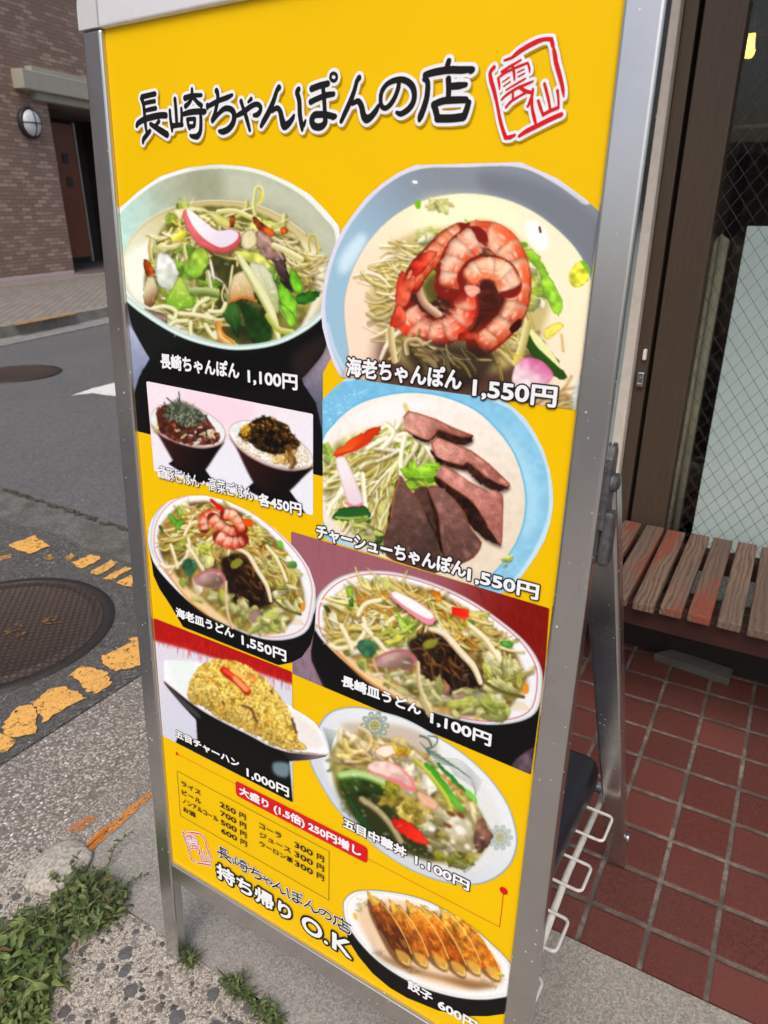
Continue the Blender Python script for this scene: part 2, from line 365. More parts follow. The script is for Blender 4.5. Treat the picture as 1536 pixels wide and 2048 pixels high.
# paint on the road and kerb
def paint(name, polys, z, mat, jit=.006):
    m = MB()
    for p in polys:
        q = [G(px, py, z) for px, py in p]; c = np.mean(q, 0); q2 = []
        for (x0, y0), (x1, y1) in zip(q, q[1:]+q[:1]):
            for k in range(5): t = k/5; q2.append((x0+(x1-x0)*t+rnd.uniform(-jit, jit), y0+(y1-y0)*t+rnd.uniform(-jit, jit)))
        m.face([(x, y, z) for x, y in q2])
    return tag(m.build(name, mat), kind='structure')
yel = m_paint('yellow_road_paint', (.84, .45, .11), .41, 55, .37)
paint('road_marking', [[(17, 1090), (68, 1070), (75, 1075), (100, 1091), (60, 1108), (34, 1098)], [(145, 1124), (185, 1108), (205, 1117), (160, 1138)], [(180, 1145), (222, 1118), (237, 1126), (196, 1150)], [(207, 1157), (248, 1133), (263, 1136), (225, 1160)], [(230, 1166), (262, 1150), (275, 1158), (262, 1172)]], ROAD+.009, yel)
paint('road_marking', [[(130, 1115), (140, 1106), (150, 1112), (138, 1122)], [(0, 1112), (20, 1108), (24, 1114), (0, 1122)], [(88, 1112), (103, 1108), (104, 1118), (92, 1120)]], ROAD+.009, m_paint('worn_yellow_road_paint', (.7, .36, .08), .50))
paint('road_marking', [[(-40, 1470), (0, 1462), (30, 1480), (22, 1497), (-20, 1512), (-60, 1520)], [(6, 1446), (40, 1412), (66, 1405), (74, 1420), (70, 1466), (36, 1474), (10, 1466)], [(64, 1404), (95, 1380), (128, 1374), (150, 1382), (170, 1396), (110, 1428), (88, 1444), (74, 1420)], [(138, 1350), (165, 1333), (205, 1340), (220, 1352), (222, 1366), (196, 1386), (178, 1384), (160, 1366)], [(203, 1312), (250, 1290), (285, 1280), (295, 1300), (285, 1330), (230, 1342), (210, 1328)], [(258, 1276), (272, 1272), (285, 1280), (262, 1286)]], ROAD+.009, yel)
paint('arrow_marking', [[(142, 791), (186, 776), (228, 766), (300, 745), (300, 800), (228, 792), (184, 786)]], ROAD+.004, m_paint('white_road_paint', (.78, .78, .76), .26))
org = m_paint('orange_kerb_paint', (.62, .20, .03), .44, 120, .46)
opn = m_paint('orange_paint', (.70, .27, .05), .43, 60, .44)
paint('kerb_marking', [[(312, 1570), (318, 1579), (240, 1651), (176, 1706), (158, 1701), (190, 1667), (232, 1636)]], .0036, opn, .0012)
paint('kerb_marking', [[(166, 1700), (190, 1668), (215, 1652), (212, 1668), (184, 1704)]], .0062, org)
paint('kerb_marking', [[(133, 1662), (160, 1640), (180, 1630), (190, 1640), (176, 1652), (150, 1662)], [(120, 1688), (128, 1682), (130, 1688), (124, 1692)]], .006, org)
# opposite side of the street
E = np.array([-0.23745309, 0.97139901]); NN = np.array([0.97139901, 0.23745309]); O2 = np.array([-11.985, 7.172])
def W(s, o=0., z=0.):                                  # along the far wall, out from it towards the street, height
    q = O2+E*s+NN*o; return (q[0], q[1], z)
def wpoly(o0, o1, s0=-30, s1=40): return [W(s0, o0)[:2], W(s1, o0)[:2], W(s1, o1)[:2], W(s0, o1)[:2]]
mp = Mat('paving_block', .85); b = mp.n('TexBrick', {'Vector': mp.co(rot=(0, 0, .78)), 'Color1': (.21, .19, .165, 1), 'Color2': (.27, .245, .21, 1), 'Mortar': (.14, .125, .11, 1), 'Scale': 1., 'Mortar Size': .008, 'Brick Width': .2, 'Row Height': .1}); mp.set(base=b.outputs[0]); mp.bump(b.outputs[1], -.4, .004)
k0, k1 = np.array(G(0, 654, .1)), np.array(G(212, 615, .1)); ke = (k1-k0)/np.linalg.norm(k1-k0); kn = np.array([ke[1], -ke[0]])
def kpoly(o0, o1): return [tuple(k0+ke*s+kn*o) for s, o in ((-20, o0), (40, o0), (40, o1), (-20, o1))]
sheet('far_pavement', kpoly(-.13, -8), .097, mp.m, .12)
sheet('far_kerb', kpoly(0, -.127), .1, m_plain('far_kerb_stone', (.25, .235, .20), .85, var=.25, scale=8), .13)
sheet('far_gutter', kpoly(.34, .0), ROAD+.012, m_plain('far_gutter_concrete', (.22, .22, .21), .9, var=.25, scale=14), .02)
paint('far_kerb_marking', [[(28, 646), (150, 624), (151, 628), (30, 651)]], .104, m_paint('faded_orange_paint', (.40, .22, .09), .42, 20))
# ---------------------------------------------------------------- brick building across the street (all lengths along its wall)
MW = Matrix(((E[0], -NN[0], 0, O2[0]), (E[1], -NN[1], 0, O2[1]), (0, 0, 1, 0), (0, 0, 0, 1)))      # local x along the wall, y into the building
bld = empty('brick_building', W(0)); bld.matrix_world = MW
tag(bld, 'brown brick tiled building across the street with a dark recessed entrance', 'building')
BR = MT['brick']
def wallpanel(name, s0, s1, z0, z1, y0=0., y1=.3):     # local XZ brick pattern: object is turned so its texture runs along the wall
    m = MB(); m.box((s0, z0, -y1), (s1, z1, -y0)); o = m.build(name, BR, bld); o.rotation_euler = (R(90), 0, 0); return o
wallpanel('brick_wall', -14, 1.82, .06, 7)
wallpanel('brick_wall', 1.82, 4.6, 2.93, 7, .002)
wallpanel('brick_wall', 4.6, 20, .06, 7)
grn = m_plain('grey_green_stone', (.40, .385, .31), .7, var=.06, scale=5)
m = MB(); m.box((1.10, -.22, 3.02), (5.3, .02, 3.30), .012); m.box((1.42, -.14, 3.302), (5.2, .02, 3.385), .006); m.box((1.46, -.12, 2.90), (5.1, .02, 3.018), .006)
m.build('entrance_beam', grn, bld)
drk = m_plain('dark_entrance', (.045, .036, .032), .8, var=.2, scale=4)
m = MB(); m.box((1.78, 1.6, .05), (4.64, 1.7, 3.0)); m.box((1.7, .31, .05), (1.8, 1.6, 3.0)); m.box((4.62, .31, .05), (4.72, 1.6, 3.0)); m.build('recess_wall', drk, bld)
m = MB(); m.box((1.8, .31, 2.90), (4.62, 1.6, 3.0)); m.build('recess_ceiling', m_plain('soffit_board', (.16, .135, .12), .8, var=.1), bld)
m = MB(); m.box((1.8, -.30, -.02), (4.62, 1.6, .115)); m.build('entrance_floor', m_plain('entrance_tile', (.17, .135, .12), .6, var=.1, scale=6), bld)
m = MB(); m.box((-14, -.55, -.02), (20, -.001, .10), .01); m.build('granite_plinth', m_plain('pink_granite', (.32, .25, .24), .5, var=.15, scale=60), bld)
m = MB(); m.box((-14, -.012, .10), (1.80, .01, .16), .004); m.build('base_strip', m_plain('pale_strip', (.55, .48, .46), .6), bld)
m = MB(); m.box((2.16, .40, .34), (2.86, .45, 2.66), .004); dr = m.build('door', m_plain('orange_brown_door', (.11, .024, .005), .45, var=.2, scale=3), bld)
m = MB(); m.box((2.46, .385, 2.0), (2.60, .40, 2.17)); m.build('door_notice', m_plain('black_notice', (.012, .01, .01), .5), dr)
m = MB(); m.box((2.49, .385, 1.60), (2.63, .40, 1.77)); m.build('door_notice', bpy.data.materials['black_notice'], dr)
m = MB(); m.box((2.862, .39, .25), (2.90, .45, 2.7)); m.build('door_frame', m_plain('entrance_steel', (.3, .28, .26), .4, .6), bld)
m = MB(); m.box((-14, .3, 6.99), (20, 8, 7.2)); m.build('roof', drk, bld)
# round lamp on the brick wall
lp = empty('wall_lamp', (0, 0, 0)); lp.matrix_world = MW @ Matrix.Translation((1.285, 0, 2.54)) @ Matrix.Rotation(R(90), 4, 'X')
tag(lp, 'round white bulkhead lamp with a black cross guard on the brown brick wall', 'wall lamp')
m = MB(); m.lathe([(0, .0), (.235, 0), (.24, .03), (.235, .07), (.205, .085), (.2, .06)]); m.build('lamp_body', m_plain('black_casting', (.02, .02, .02), .5), lp)
m = MB(); m.lathe([(.202, .055), (.19, .10), (.15, .135), (.08, .155), (0, .16)]); m.build('lamp_glass', m_plain('opal_glass', (.66, .68, .70), .3, var=.03), lp)
m = MB()
for a in (0, 90):
    m.tube([Matrix.Rotation(R(a), 3, 'Z') @ Vector((math.cos(t)*.212, 0, .06+math.sin(t)*.108)) for t in np.linspace(0, math.pi, 12)], .010, 6)
m.build('lamp_guard', m_plain('black_guard', (.025, .025, .025), .5), lp)
m = MB(); q = G(13, 658, ROAD+.012); m.box((q[0]-.10, q[1]-.03, ROAD+.013), (q[0]+.10, q[1]+.03, ROAD+.05), .012)
tag(m.build('litter', m_plain('white_litter', (.7, .7, .7), .5)), 'scrap of white litter lying in the far gutter', 'litter')
# manhole covers
iron = m_iron()
def manhole(c, r, label):
    t = empty('manhole_cover', (c[0], c[1], ROAD+.006)); tag(t, label, 'manhole cover', 'manhole covers in the road')
    m = MB(); m.lathe([(r*.955, .0), (r*.955, .004), (r, .005), (r+.02, .002), (r+.022, -.004)], n=64); m.build('rim', m_plain('rim_iron', (.05, .042, .038), .6, .5), t)
    m = MB(); m.lathe([(0, .003), (r*.82, .003), (r*.83, .0055), (r*.87, .0055), (r*.88, .002), (r*.95, .003)], n=64); m.build('lid', iron, t)
    return t
def fit_circle(pts, z):
    q = np.array([G(x, y, z) for x, y in pts]); A = np.c_[2*q, np.ones(len(q))]; s = np.linalg.lstsq(A, (q**2).sum(1), rcond=None)[0]
    return s[:2], math.sqrt(s[2]+s[0]**2+s[1]**2)
c1, r1 = fit_circle([(222, 1225), (204, 1188), (139, 1159), (69, 1158), (0, 1169), (218, 1262), (162, 1322), (93, 1364), (0, 1382)], ROAD)
lidp = m_paint('yellow_lid_paint', (.18, .10, .035), .53, 60)
mh = manhole(c1, r1-.02, 'rusty iron manhole cover among yellow paint near the kerb')
for p in ([(8, 1262), (42, 1242), (52, 1268), (20, 1282)], [(84, 1242), (112, 1230), (122, 1246), (94, 1253)]):
    q = [G(x, y, ROAD+.013) for x, y in p]; m = MB(); m.face([(x-c1[0], y-c1[1], .0095) for x, y in q]); m.build('paint_patch', lidp, mh)
c2, r2 = fit_circle([(130, 738), (110, 732), (75, 730), (40, 733), (0, 738), (100, 748), (60, 760), (20, 767), (0, 769)], ROAD)
manhole(c2, r2-.02, 'dark brown manhole cover lying farther out in the grey road')

# ---------------------------------------------------------------- the shop on the right
YF = 2.08
brn = Mat('bronze_aluminium', .42, (.075, .056, .042), .35); brn.set(base=brn.mix(brn.ramp(brn.noise(30, 3, v=brn.co((14, 14, .4))), [(.35, 0), (.7, 1)]), (.085, .058, .038), (.115, .08, .055)), rough=.45); brn = brn.m
shop = empty('shopfront', (-.45, YF, 0)); tag(shop, 'brown metal shopfront with wired glass behind the bench', 'shopfront')
def sb(name, a, b, mat, bev=.003, parent=shop):
    m = MB(); m.box(tuple(np.array(a)-(-.45, YF, 0)), tuple(np.array(b)-(-.45, YF, 0)), bev); return m.build(name, mat, parent)
beige = m_plain('beige_render', (.62, .56, .49), .85, var=.08, scale=40, bump=.2)
sb('wall', (-.95, YF-.03, -.03), (-.474, YF+.25, 3.6), beige, .004)
sb('side_wall', (-.95, YF+.252, -.03), (-.75, 7.5, 3.6), beige)
sb('wall', (2.4, YF, -.03), (6, YF+.25, 3.6), beige)
sb('fascia', (-.473, YF-.02, 2.75), (2.399, YF+.25, 3.6), brn)
sb('canopy', (-.42, 1.05, 2.38), (6, YF-.021, 2.47), brn, .01)
sb('frame_post', (-.473, YF, .05), (-.4395, YF+.06, 2.748), brn)
sb('frame_post', (-.427, YF-.005, .05), (-.331, YF+.055, 2.748), brn)
sb('frame_gap', (-.4393, YF+.035, .05), (-.4272, YF+.06, 2.747), m_plain('black_gap', (.004, .004, .004), .9))
sb('door_stop', (-.456, YF-.012, .865), (-.446, YF, .895), m_plain('white_plastic', (.75, .74, .72), .5))
m = MB(); m.box((-.012, -.014, .79), (.006, -.001, .832), .003); m.box((-.010, -.02, .795), (.002, -.012, .803), .002); m.tube([(-.003, -.014, .815), (-.003, -.022, .815)], .004, 10); m.build('latch', m_alu('latch_steel', (.5, .52, .54), .3), shop)
sb('plinth', (-.473, 2.02, -.03), (2.4, YF-.001, .13), m_plain('dark_plinth', (.010, .006, .005), .7, var=.3))
sb('bottom_rail', (-.3305, YF, .131), (2.398, YF+.05, .17), brn)
sb('frame_post', (1.0, YF, .171), (1.09, YF+.05, 2.748), brn)
m = MB(); m.box((-.3308+.45, .018, .171), (1.45, .022, 2.748)); m.build('wired_glass', m_glass(), shop)
m = MB(); m.box((1.091+.45, .018, .171), (2.398+.45, .022, 2.748)); m.build('wired_glass', bpy.data.materials['wired_glass'], shop)
# room behind the glass
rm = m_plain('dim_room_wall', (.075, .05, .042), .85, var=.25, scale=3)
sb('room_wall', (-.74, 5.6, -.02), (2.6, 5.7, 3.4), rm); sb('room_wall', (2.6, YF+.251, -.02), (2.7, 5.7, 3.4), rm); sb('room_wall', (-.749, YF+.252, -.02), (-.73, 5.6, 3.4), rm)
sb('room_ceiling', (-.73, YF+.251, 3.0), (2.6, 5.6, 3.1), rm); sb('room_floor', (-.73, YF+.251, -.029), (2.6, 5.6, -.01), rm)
sb('roof', (-.95, YF-.03, 3.601), (6, 7.5, 3.75), beige)
def inside(px, py, Y): q = onY(px, py, Y); return q
# white board standing just inside the glass
x0 = onY(1484, 452, 2.135)[0]; zt = onY(1484, 452, 2.135)[2]
m = MB(); m.box((x0+.012, 2.135, .14), (1.02, 2.15, zt), .002); bo = tag(m.build('white_board', m_plain('white_panel', (.66, .72, .72), .5, var=.06, scale=6)), 'tall pale white board standing inside behind the wired glass', 'board')
# beige curtain to the left of it
m = MB(); Y0 = 2.17; xa = -.40; xb = onY(1452, 520, Y0)[0]; n = 14
a = [];
for k in range(n+1):
    x = xa+(xb-xa)*k/n; y = Y0+.012*math.sin(k*1.9); a.append((m.bm.verts.new((x, y, .16)), m.bm.verts.new((x+.004*math.sin(k*3), y, onY(1452, 476, Y0)[2]+.012*math.cos(k*1.1)))))
for p, q in zip(a, a[1:]): f = m.bm.faces.new((p[0], q[0], q[1], p[1])); f.smooth = True
cu = m.build('curtain', m_plain('beige_cloth', (.30, .26, .19), .9, var=.15, scale=12)); s_ = cu.modifiers.new('thick', 'SOLIDIFY'); s_.thickness = .004
tag(cu, 'limp beige cloth hanging inside the glass beside the white board', 'curtain')
# lit bulb inside, with its socket
p = onY(1498, 104, 3.4)
t = empty('pendant_lamp', (p[0], p[1], p[2])); tag(t, 'glowing yellow pendant bulb hanging inside the dark shop', 'lamp')
mb = Mat('lit_bulb', .4, (1, .8, .4)); mb.set(emit=(1, .55, .13, 1), estr=2.4)
m = MB(); m.lathe([(0, -.022), (.012, -.019), (.019, -.009), (.021, .003), (.016, .022), (.012, .06)], n=20); m.build('bulb', mb.m, t)
m = MB(); m.lathe([(.018, .058), (.02, .06), (.02, .10), (.006, .105), (.004, 3.0-p[2]), (0, 3.0-p[2])], n=16); m.build('socket', m_plain('brass_socket', (.16, .11, .05), .4, .6), t)
m = MB(); m.lathe([(.018, .075), (.05, .07), (.062, .055), (.058, .05), (.02, .062)], n=24)
m.build('lamp_shade', m_plain('smoked_shade', (.05, .032, .02), .4), t)
# shelf and furniture seen dimly inside
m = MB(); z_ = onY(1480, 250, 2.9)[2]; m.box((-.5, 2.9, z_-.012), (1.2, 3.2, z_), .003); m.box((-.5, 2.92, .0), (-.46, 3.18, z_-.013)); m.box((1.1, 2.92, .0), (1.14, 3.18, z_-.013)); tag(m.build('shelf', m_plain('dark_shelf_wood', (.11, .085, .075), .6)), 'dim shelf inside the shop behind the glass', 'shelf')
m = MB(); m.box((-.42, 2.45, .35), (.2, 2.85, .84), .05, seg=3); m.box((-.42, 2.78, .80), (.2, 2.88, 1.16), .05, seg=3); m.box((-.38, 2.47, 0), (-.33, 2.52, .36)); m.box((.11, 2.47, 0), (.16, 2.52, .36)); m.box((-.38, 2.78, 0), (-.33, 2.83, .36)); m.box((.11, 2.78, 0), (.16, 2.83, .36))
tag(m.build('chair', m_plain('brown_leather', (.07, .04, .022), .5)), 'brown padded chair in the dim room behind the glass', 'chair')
# ---------------------------------------------------------------- bench
bn = empty('bench', (.1, 1.825, 0), (0, 0, R(2.4))); tag(bn, 'weathered slatted wooden bench standing against the shop window', 'bench')
wd = m_wood('weathered_slat', .52); dk = m_plain('dark_red_wood', (.032, .006, .004), .6, var=.35, scale=14)
x = -.625
for k in range(20):
    m = MB(); m.box((-.0245, -.236, .378), (.0245, .236, .400), .003)
    for yy in (-.19, .19):
        for xx in (-.012, .012): m.tube([(xx, yy, .3995), (xx, yy, .4012)], .0028, 8)
    o = m.build('slat', wd, bn); o.location = (x+rnd.uniform(-.0015, .0015), rnd.uniform(-.004, .004), rnd.uniform(-.001, .001)); o.rotation_euler = (0, 0, R(rnd.uniform(-.4, .4))); x += .0617
for yy in (-.19, .19):
    m = MB(); m.box((-.66, yy-.02, .318), (.62, yy+.02, .3765), .003); m.build('rail', dk, bn)
for xx in (-.60, .54):
    for yy in (-.19, .19): m = MB(); m.box((xx, yy-.026, .0), (xx+.05, yy+.026, .317), .003); m.build('leg', dk, bn)
    m = MB(); m.box((xx+.008, -.163, .08), (xx+.042, .163, .12), .003); m.build('stretcher', dk, bn)
m = MB(); q = [G(px, py, .014) for px, py in ((1308, 1312), (1345, 1304), (1465, 1344), (1458, 1364))]; c = np.mean(q, 0)
m.prism([tuple(np.array(a)-c) for a in q], -.012, .012); o = m.build('plank', m_plain('grey_offcut', (.10, .095, .083), .8, var=.2, scale=20)); o.location = (c[0], c[1], .0125)
tag(o, 'short grey board lying on the tiles under the bench', 'board')
# ---------------------------------------------------------------- printed pictures on the poster
# The food pictures are flat prints.  Each one is painted here stroke by stroke into an array of
# colours, and the array becomes the coloured faces of one flat sheet lying on the poster.
def catmull(pts, closed, n=6):
    p = np.array(pts, float); m = len(p)
    if m < 3: return p
    out = []
    rng = range(m) if closed else range(m-1)
    t = np.linspace(0, 1, n, endpoint=False)[:, None]
    for i in rng:
        if closed: a, b, c, d = p[(i-1) % m], p[i], p[(i+1) % m], p[(i+2) % m]
        else: a, b, c, d = p[max(i-1, 0)], p[i], p[i+1], p[min(i+2, m-1)]
        out.append(.5*((2*b)+(c-a)*t+(2*a-5*b+4*c-d)*t*t+(3*b-a-3*c+d)*t**3))
    if not closed: out.append(p[-1:])
    return np.concatenate(out)

def boxblur(a, r):
    r = int(round(r))
    if r < 1: return a
    for ax in (0, 1):
        for _ in range(2):
            pad = [(0, 0)]*a.ndim; pad[ax] = (r+1, r)
            c = np.cumsum(np.pad(a, pad, mode='edge'), axis=ax)
            n = a.shape[ax]
            a = (np.take(c, range(2*r+1, 2*r+1+n), axis=ax)-np.take(c, range(0, n), axis=ax))/(2*r+1)
    return a

def vnoise(h, w, cell, rng):
    gh, gw = int(h/cell)+3, int(w/cell)+3
    g = rng.random((gh, gw))
    y = np.arange(h)/cell; x = np.arange(w)/cell
    yi = y.astype(int); xi = x.astype(int); fy = (y-yi)[:, None]; fx = (x-xi)[None]
    fy = fy*fy*(3-2*fy); fx = fx*fx*(3-2*fx)
    return (g[yi][:, xi]*(1-fy)*(1-fx)+g[yi+1][:, xi]*fy*(1-fx)+g[yi][:, xi+1]*(1-fy)*fx+g[yi+1][:, xi+1]*fy*fx)

def inpoly(P, X, Y):
    ins = np.zeros(X.shape, bool)
    x0, y0 = P[-1]
    for x1, y1 in P:
        if y0 != y1:
            c = (Y > min(y0, y1)) & (Y <= max(y0, y1))
            xs = x0+(Y-y0)*(x1-x0)/(y1-y0)
            ins ^= c & (X < xs)
        x0, y0 = x1, y1
    return ins

class Canvas:
    def __init__(s, ox, oy, k, w, h, seed=1, rho=.85):
        s.ox, s.oy, s.k, s.q = ox, oy, k, rho/k
        s.W, s.H = int(w*s.q)+1, int(h*s.q)+1
        s.rgb = np.full((s.H, s.W, 3), .5); s.mask = np.zeros((s.H, s.W)); s.rng = np.random.default_rng(seed)
    def _cov(s, P, ss=2):
        P = np.asarray(P)*s.q
        x0, y0 = np.floor(P.min(0)-2).astype(int); x1, y1 = np.ceil(P.max(0)+2).astype(int)
        x0, y0 = max(x0, 0), max(y0, 0); x1, y1 = min(x1, s.W), min(y1, s.H)
        if x1 <= x0 or y1 <= y0: return None
        X, Y = np.meshgrid(x0+(np.arange((x1-x0)*ss)+.5)/ss-.5, y0+(np.arange((y1-y0)*ss)+.5)/ss-.5)
        m = inpoly(P, X, Y).astype(float).reshape(y1-y0, ss, x1-x0, ss).mean((1, 3))
        return m, (slice(y0, y1), slice(x0, x1))
    def _blend(s, m, sl, col):
        r = s.rgb[sl]; s.rgb[sl] = r+(col-r)*m[..., None]
    def outline(s, pts, smooth=0):
        P = catmull(pts, True) if smooth else np.array(pts, float)
        r = s._cov(P, 3)
        if r: s.mask[r[1]] = np.maximum(s.mask[r[1]], r[0])
    def poly(s, pts, col, smooth=1, a=1., f=0, grad=None, noise=.0, edge=0., ew=6, fine=0., hi=None, rg=True):
        P = catmull(pts, True) if smooth else np.array(pts, float)
        rough = rg and smooth and (edge >= .2 or noise >= .16) and not f
        if rough:
            sz = np.ptp(P, 0).max(); amp = min(4., sz*.015); P = P+s.rng.normal(0, amp, P.shape)
        pad = f*3
        if pad:
            c = P.mean(0); m0 = P.min(0)-pad; m1 = P.max(0)+pad
            big = np.array([m0, [m1[0], m0[1]], m1, [m0[0], m1[1]]]); rb = s._cov(big, 1)
            if not rb: return
            sl = rb[1]; m = np.zeros(rb[0].shape)
            r = s._cov(P)
            if not r: return
            oy, ox = r[1][0].start-sl[0].start, r[1][1].start-sl[1].start
            hh, ww = r[0].shape; m[oy:oy+hh, ox:ox+ww] = r[0][:m.shape[0]-oy, :m.shape[1]-ox]
            m = boxblur(m, max(f*s.q*.6, 1))
        else:
            r = s._cov(P)
            if not r: return
            m, sl = r
        h, w = m.shape
        C = np.empty((h, w, 3)); C[:] = np.array(col)/255.
        if grad is not None:
            p0, p1, c2 = grad
            p0 = np.array(p0)*s.q; p1 = np.array(p1)*s.q; d = p1-p0
            Y, X = np.mgrid[sl[0], sl[1]]
            t = np.clip(((X-p0[0])*d[0]+(Y-p0[1])*d[1])/(d@d), 0, 1)
            t = (t*t*(3-2*t))[..., None]
            C = C*(1-t)+np.array(c2)/255.*t
        if edge:
            e = np.clip(1-boxblur(np.pad(m, 8), max(ew*s.q, 1))[8:-8, 8:-8], 0, 1)*2
            C = C*(1-edge*np.clip(e, 0, 1)[..., None])
        if noise: C = C*(1+noise*2*(vnoise(h, w, 9, s.rng)-.5)[..., None])
        if fine: C = C*(1+fine*2*(vnoise(h, w, 2.5, s.rng)-.5)[..., None])
        s._blend(m*a, sl, np.clip(C, 0, 1))
        if rough and sz > 30 and edge < .5:
            Q = np.array(pts, float); c0 = Q.mean(0); ev = np.linalg.eigh(np.cov((Q-c0).T))[1][:, 1]; c3 = np.array(col, float)
            for x, y in s.pts_in(pts, 7):
                l = sz*s.rng.uniform(.06, .16); d = ev*l; b = s.rng.uniform(-.3, .3)*l
                s.stk([(x-d[0], y-d[1]), (x-ev[1]*b, y+ev[0]*b), (x+d[0], y+d[1])], s.rng.uniform(3, 7), np.clip(c3*s.rng.choice([.68, 1.22, 1.35])+4, 0, 255), a=.38*a)
    def ell(s, cx, cy, rx, ry, rot=0, col=(0, 0, 0), **kw):
        t = np.linspace(0, 2*math.pi, 28, endpoint=False); c, n = math.cos(math.radians(rot)), math.sin(math.radians(rot))
        x, y = rx*np.cos(t), ry*np.sin(t)
        s.poly(np.stack([cx+x*c-y*n, cy+x*n+y*c], 1), col, smooth=0, **kw)
    def stk(s, pts, w, col, hi=None, lo=None, a=1., smooth=1, taper=0, f=0.8):
        P = np.array([(p[0], p[1]) for p in pts], float)
        if smooth: P = catmull(P, False, 5)
        P = P*s.q; r = np.full(len(P), max(w*s.q/2, .45))
        if taper: r = r*(1-taper*np.abs(np.linspace(-1, 1, len(P)))**2)
        R = r.max()+1.5
        x0, y0 = np.floor(P.min(0)-R).astype(int); x1, y1 = np.ceil(P.max(0)+R).astype(int)
        x0, y0 = max(x0, 0), max(y0, 0); x1, y1 = min(x1, s.W), min(y1, s.H)
        if x1 <= x0 or y1 <= y0: return
        Y, X = np.mgrid[y0:y1, x0:x1].astype(float)
        D = np.full(X.shape, 1e9); SD = np.zeros(X.shape); RR = np.ones(X.shape)
        for i in range(len(P)-1):
            d = P[i+1]-P[i]; L = d@d+1e-9
            t = np.clip(((X-P[i, 0])*d[0]+(Y-P[i, 1])*d[1])/L, 0, 1)
            dx = X-P[i, 0]-t*d[0]; dy = Y-P[i, 1]-t*d[1]
            dist = np.hypot(dx, dy); rr = r[i]*(1-t)+r[i+1]*t
            b = dist-rr < D-0 if i == 0 else (dist-rr) < D
            D = np.where(b, dist-rr, D); RR = np.where(b, rr, RR)
            SD = np.where(b, (dx*d[1]-dy*d[0])/math.sqrt(L), SD)
        m = np.clip(.5-D/f*.8, 0, 1)*a
        C = np.empty(X.shape+(3,)); C[:] = np.array(col)/255.
        u = np.clip(SD/np.maximum(RR, .3), -1, 1)        # side of the stroke: lit above, darker below
        if lo is not None:
            t = np.clip(-u if P[-1, 0] < P[0, 0] else u, -1, 1)
            t = np.clip(.5-.75*t*1., 0, 1)[..., None]
            C = C*(1-t)+np.array(lo)/255.*t
        if hi is not None:
            t = np.exp(-((D+RR*1.)/(RR*.55+.3))**2)[..., None]*.8
            C = C*(1-t)+np.array(hi)/255.*t
        s._blend(m, (slice(y0, y1), slice(x0, x1)), C)
    def pts_in(s, poly, n):
        P = np.array(poly, float); lo, hi = P.min(0), P.max(0); out = []
        while len(out) < n:
            q = lo+(hi-lo)*s.rng.random((n*3, 2)); q = q[inpoly(P, q[:, 0], q[:, 1])]; out += q.tolist()
        return out[:n]
    def sprouts(s, poly, n, L, w, cols, ang=0, spread=180, curl=.5, lo=.6, a=1., hi=True, apex=None):
        Pz = np.array(poly, float); y0, y1 = Pz[:, 1].min(), Pz[:, 1].max(); k = [s.rng.uniform(0, 6.3) for _ in range(4)]; F = 2.2/max(np.ptp(Pz, 0).max(), 1)
        pts0 = sorted(s.pts_in(poly, n), key=lambda p: p[1]+s.rng.uniform(-.5, .5)*(y1-y0))
        for x, y in pts0:
            fl = math.sin(x*F*2.1+k[0]+1.3*math.sin(y*F*1.7+k[1]))*.6+math.sin(y*F*2.7+k[2]+x*F*1.1)*.4
            if apex: an = math.atan2((y-apex[1])*1.15+30, x-apex[0])+fl*.55+s.rng.normal(0, .22)
            else: an = math.radians(ang+spread*.75*fl+s.rng.normal(0, 14))
            l = L*s.rng.uniform(.45, 1.3); cu = curl*(.5*fl+s.rng.normal(0, .45))
            sh = 1.10-.22*max(0, (y-y0)/(y1-y0)-.3)
            c = np.array(cols[s.rng.integers(len(cols))], float)*s.rng.uniform(.82, 1.08)*sh*np.array((1, s.rng.uniform(.97, 1.02), s.rng.uniform(.82, 1.08)))
            pts = []
            for t in (-.5, -.17, .17, .5):
                a2 = an+cu*t*2
                pts.append((x+math.cos(a2)*l*t-math.sin(an)*cu*l*(t*t-.1), y+math.sin(a2)*l*t+math.cos(an)*cu*l*(t*t-.1)))
            ww = w*s.rng.choice([.4, .55, .75, .95, 1.3])
            s.stk([(p[0]+ww*.3, p[1]+ww*.55) for p in pts], ww*1.2, np.clip(c*(.42, .36, .2), 0, 255), a=.36*a, f=2.5)
            s.stk(pts, ww, np.clip(c, 0, 255), lo=np.clip(c*(lo+.12)*np.array((1.03, .98, .78)), 0, 255), hi=np.clip(c*1.12+12, 0, 255) if hi and s.rng.random() < .7 else None, a=a*s.rng.uniform(.6, .95), f=1.4, taper=.3)
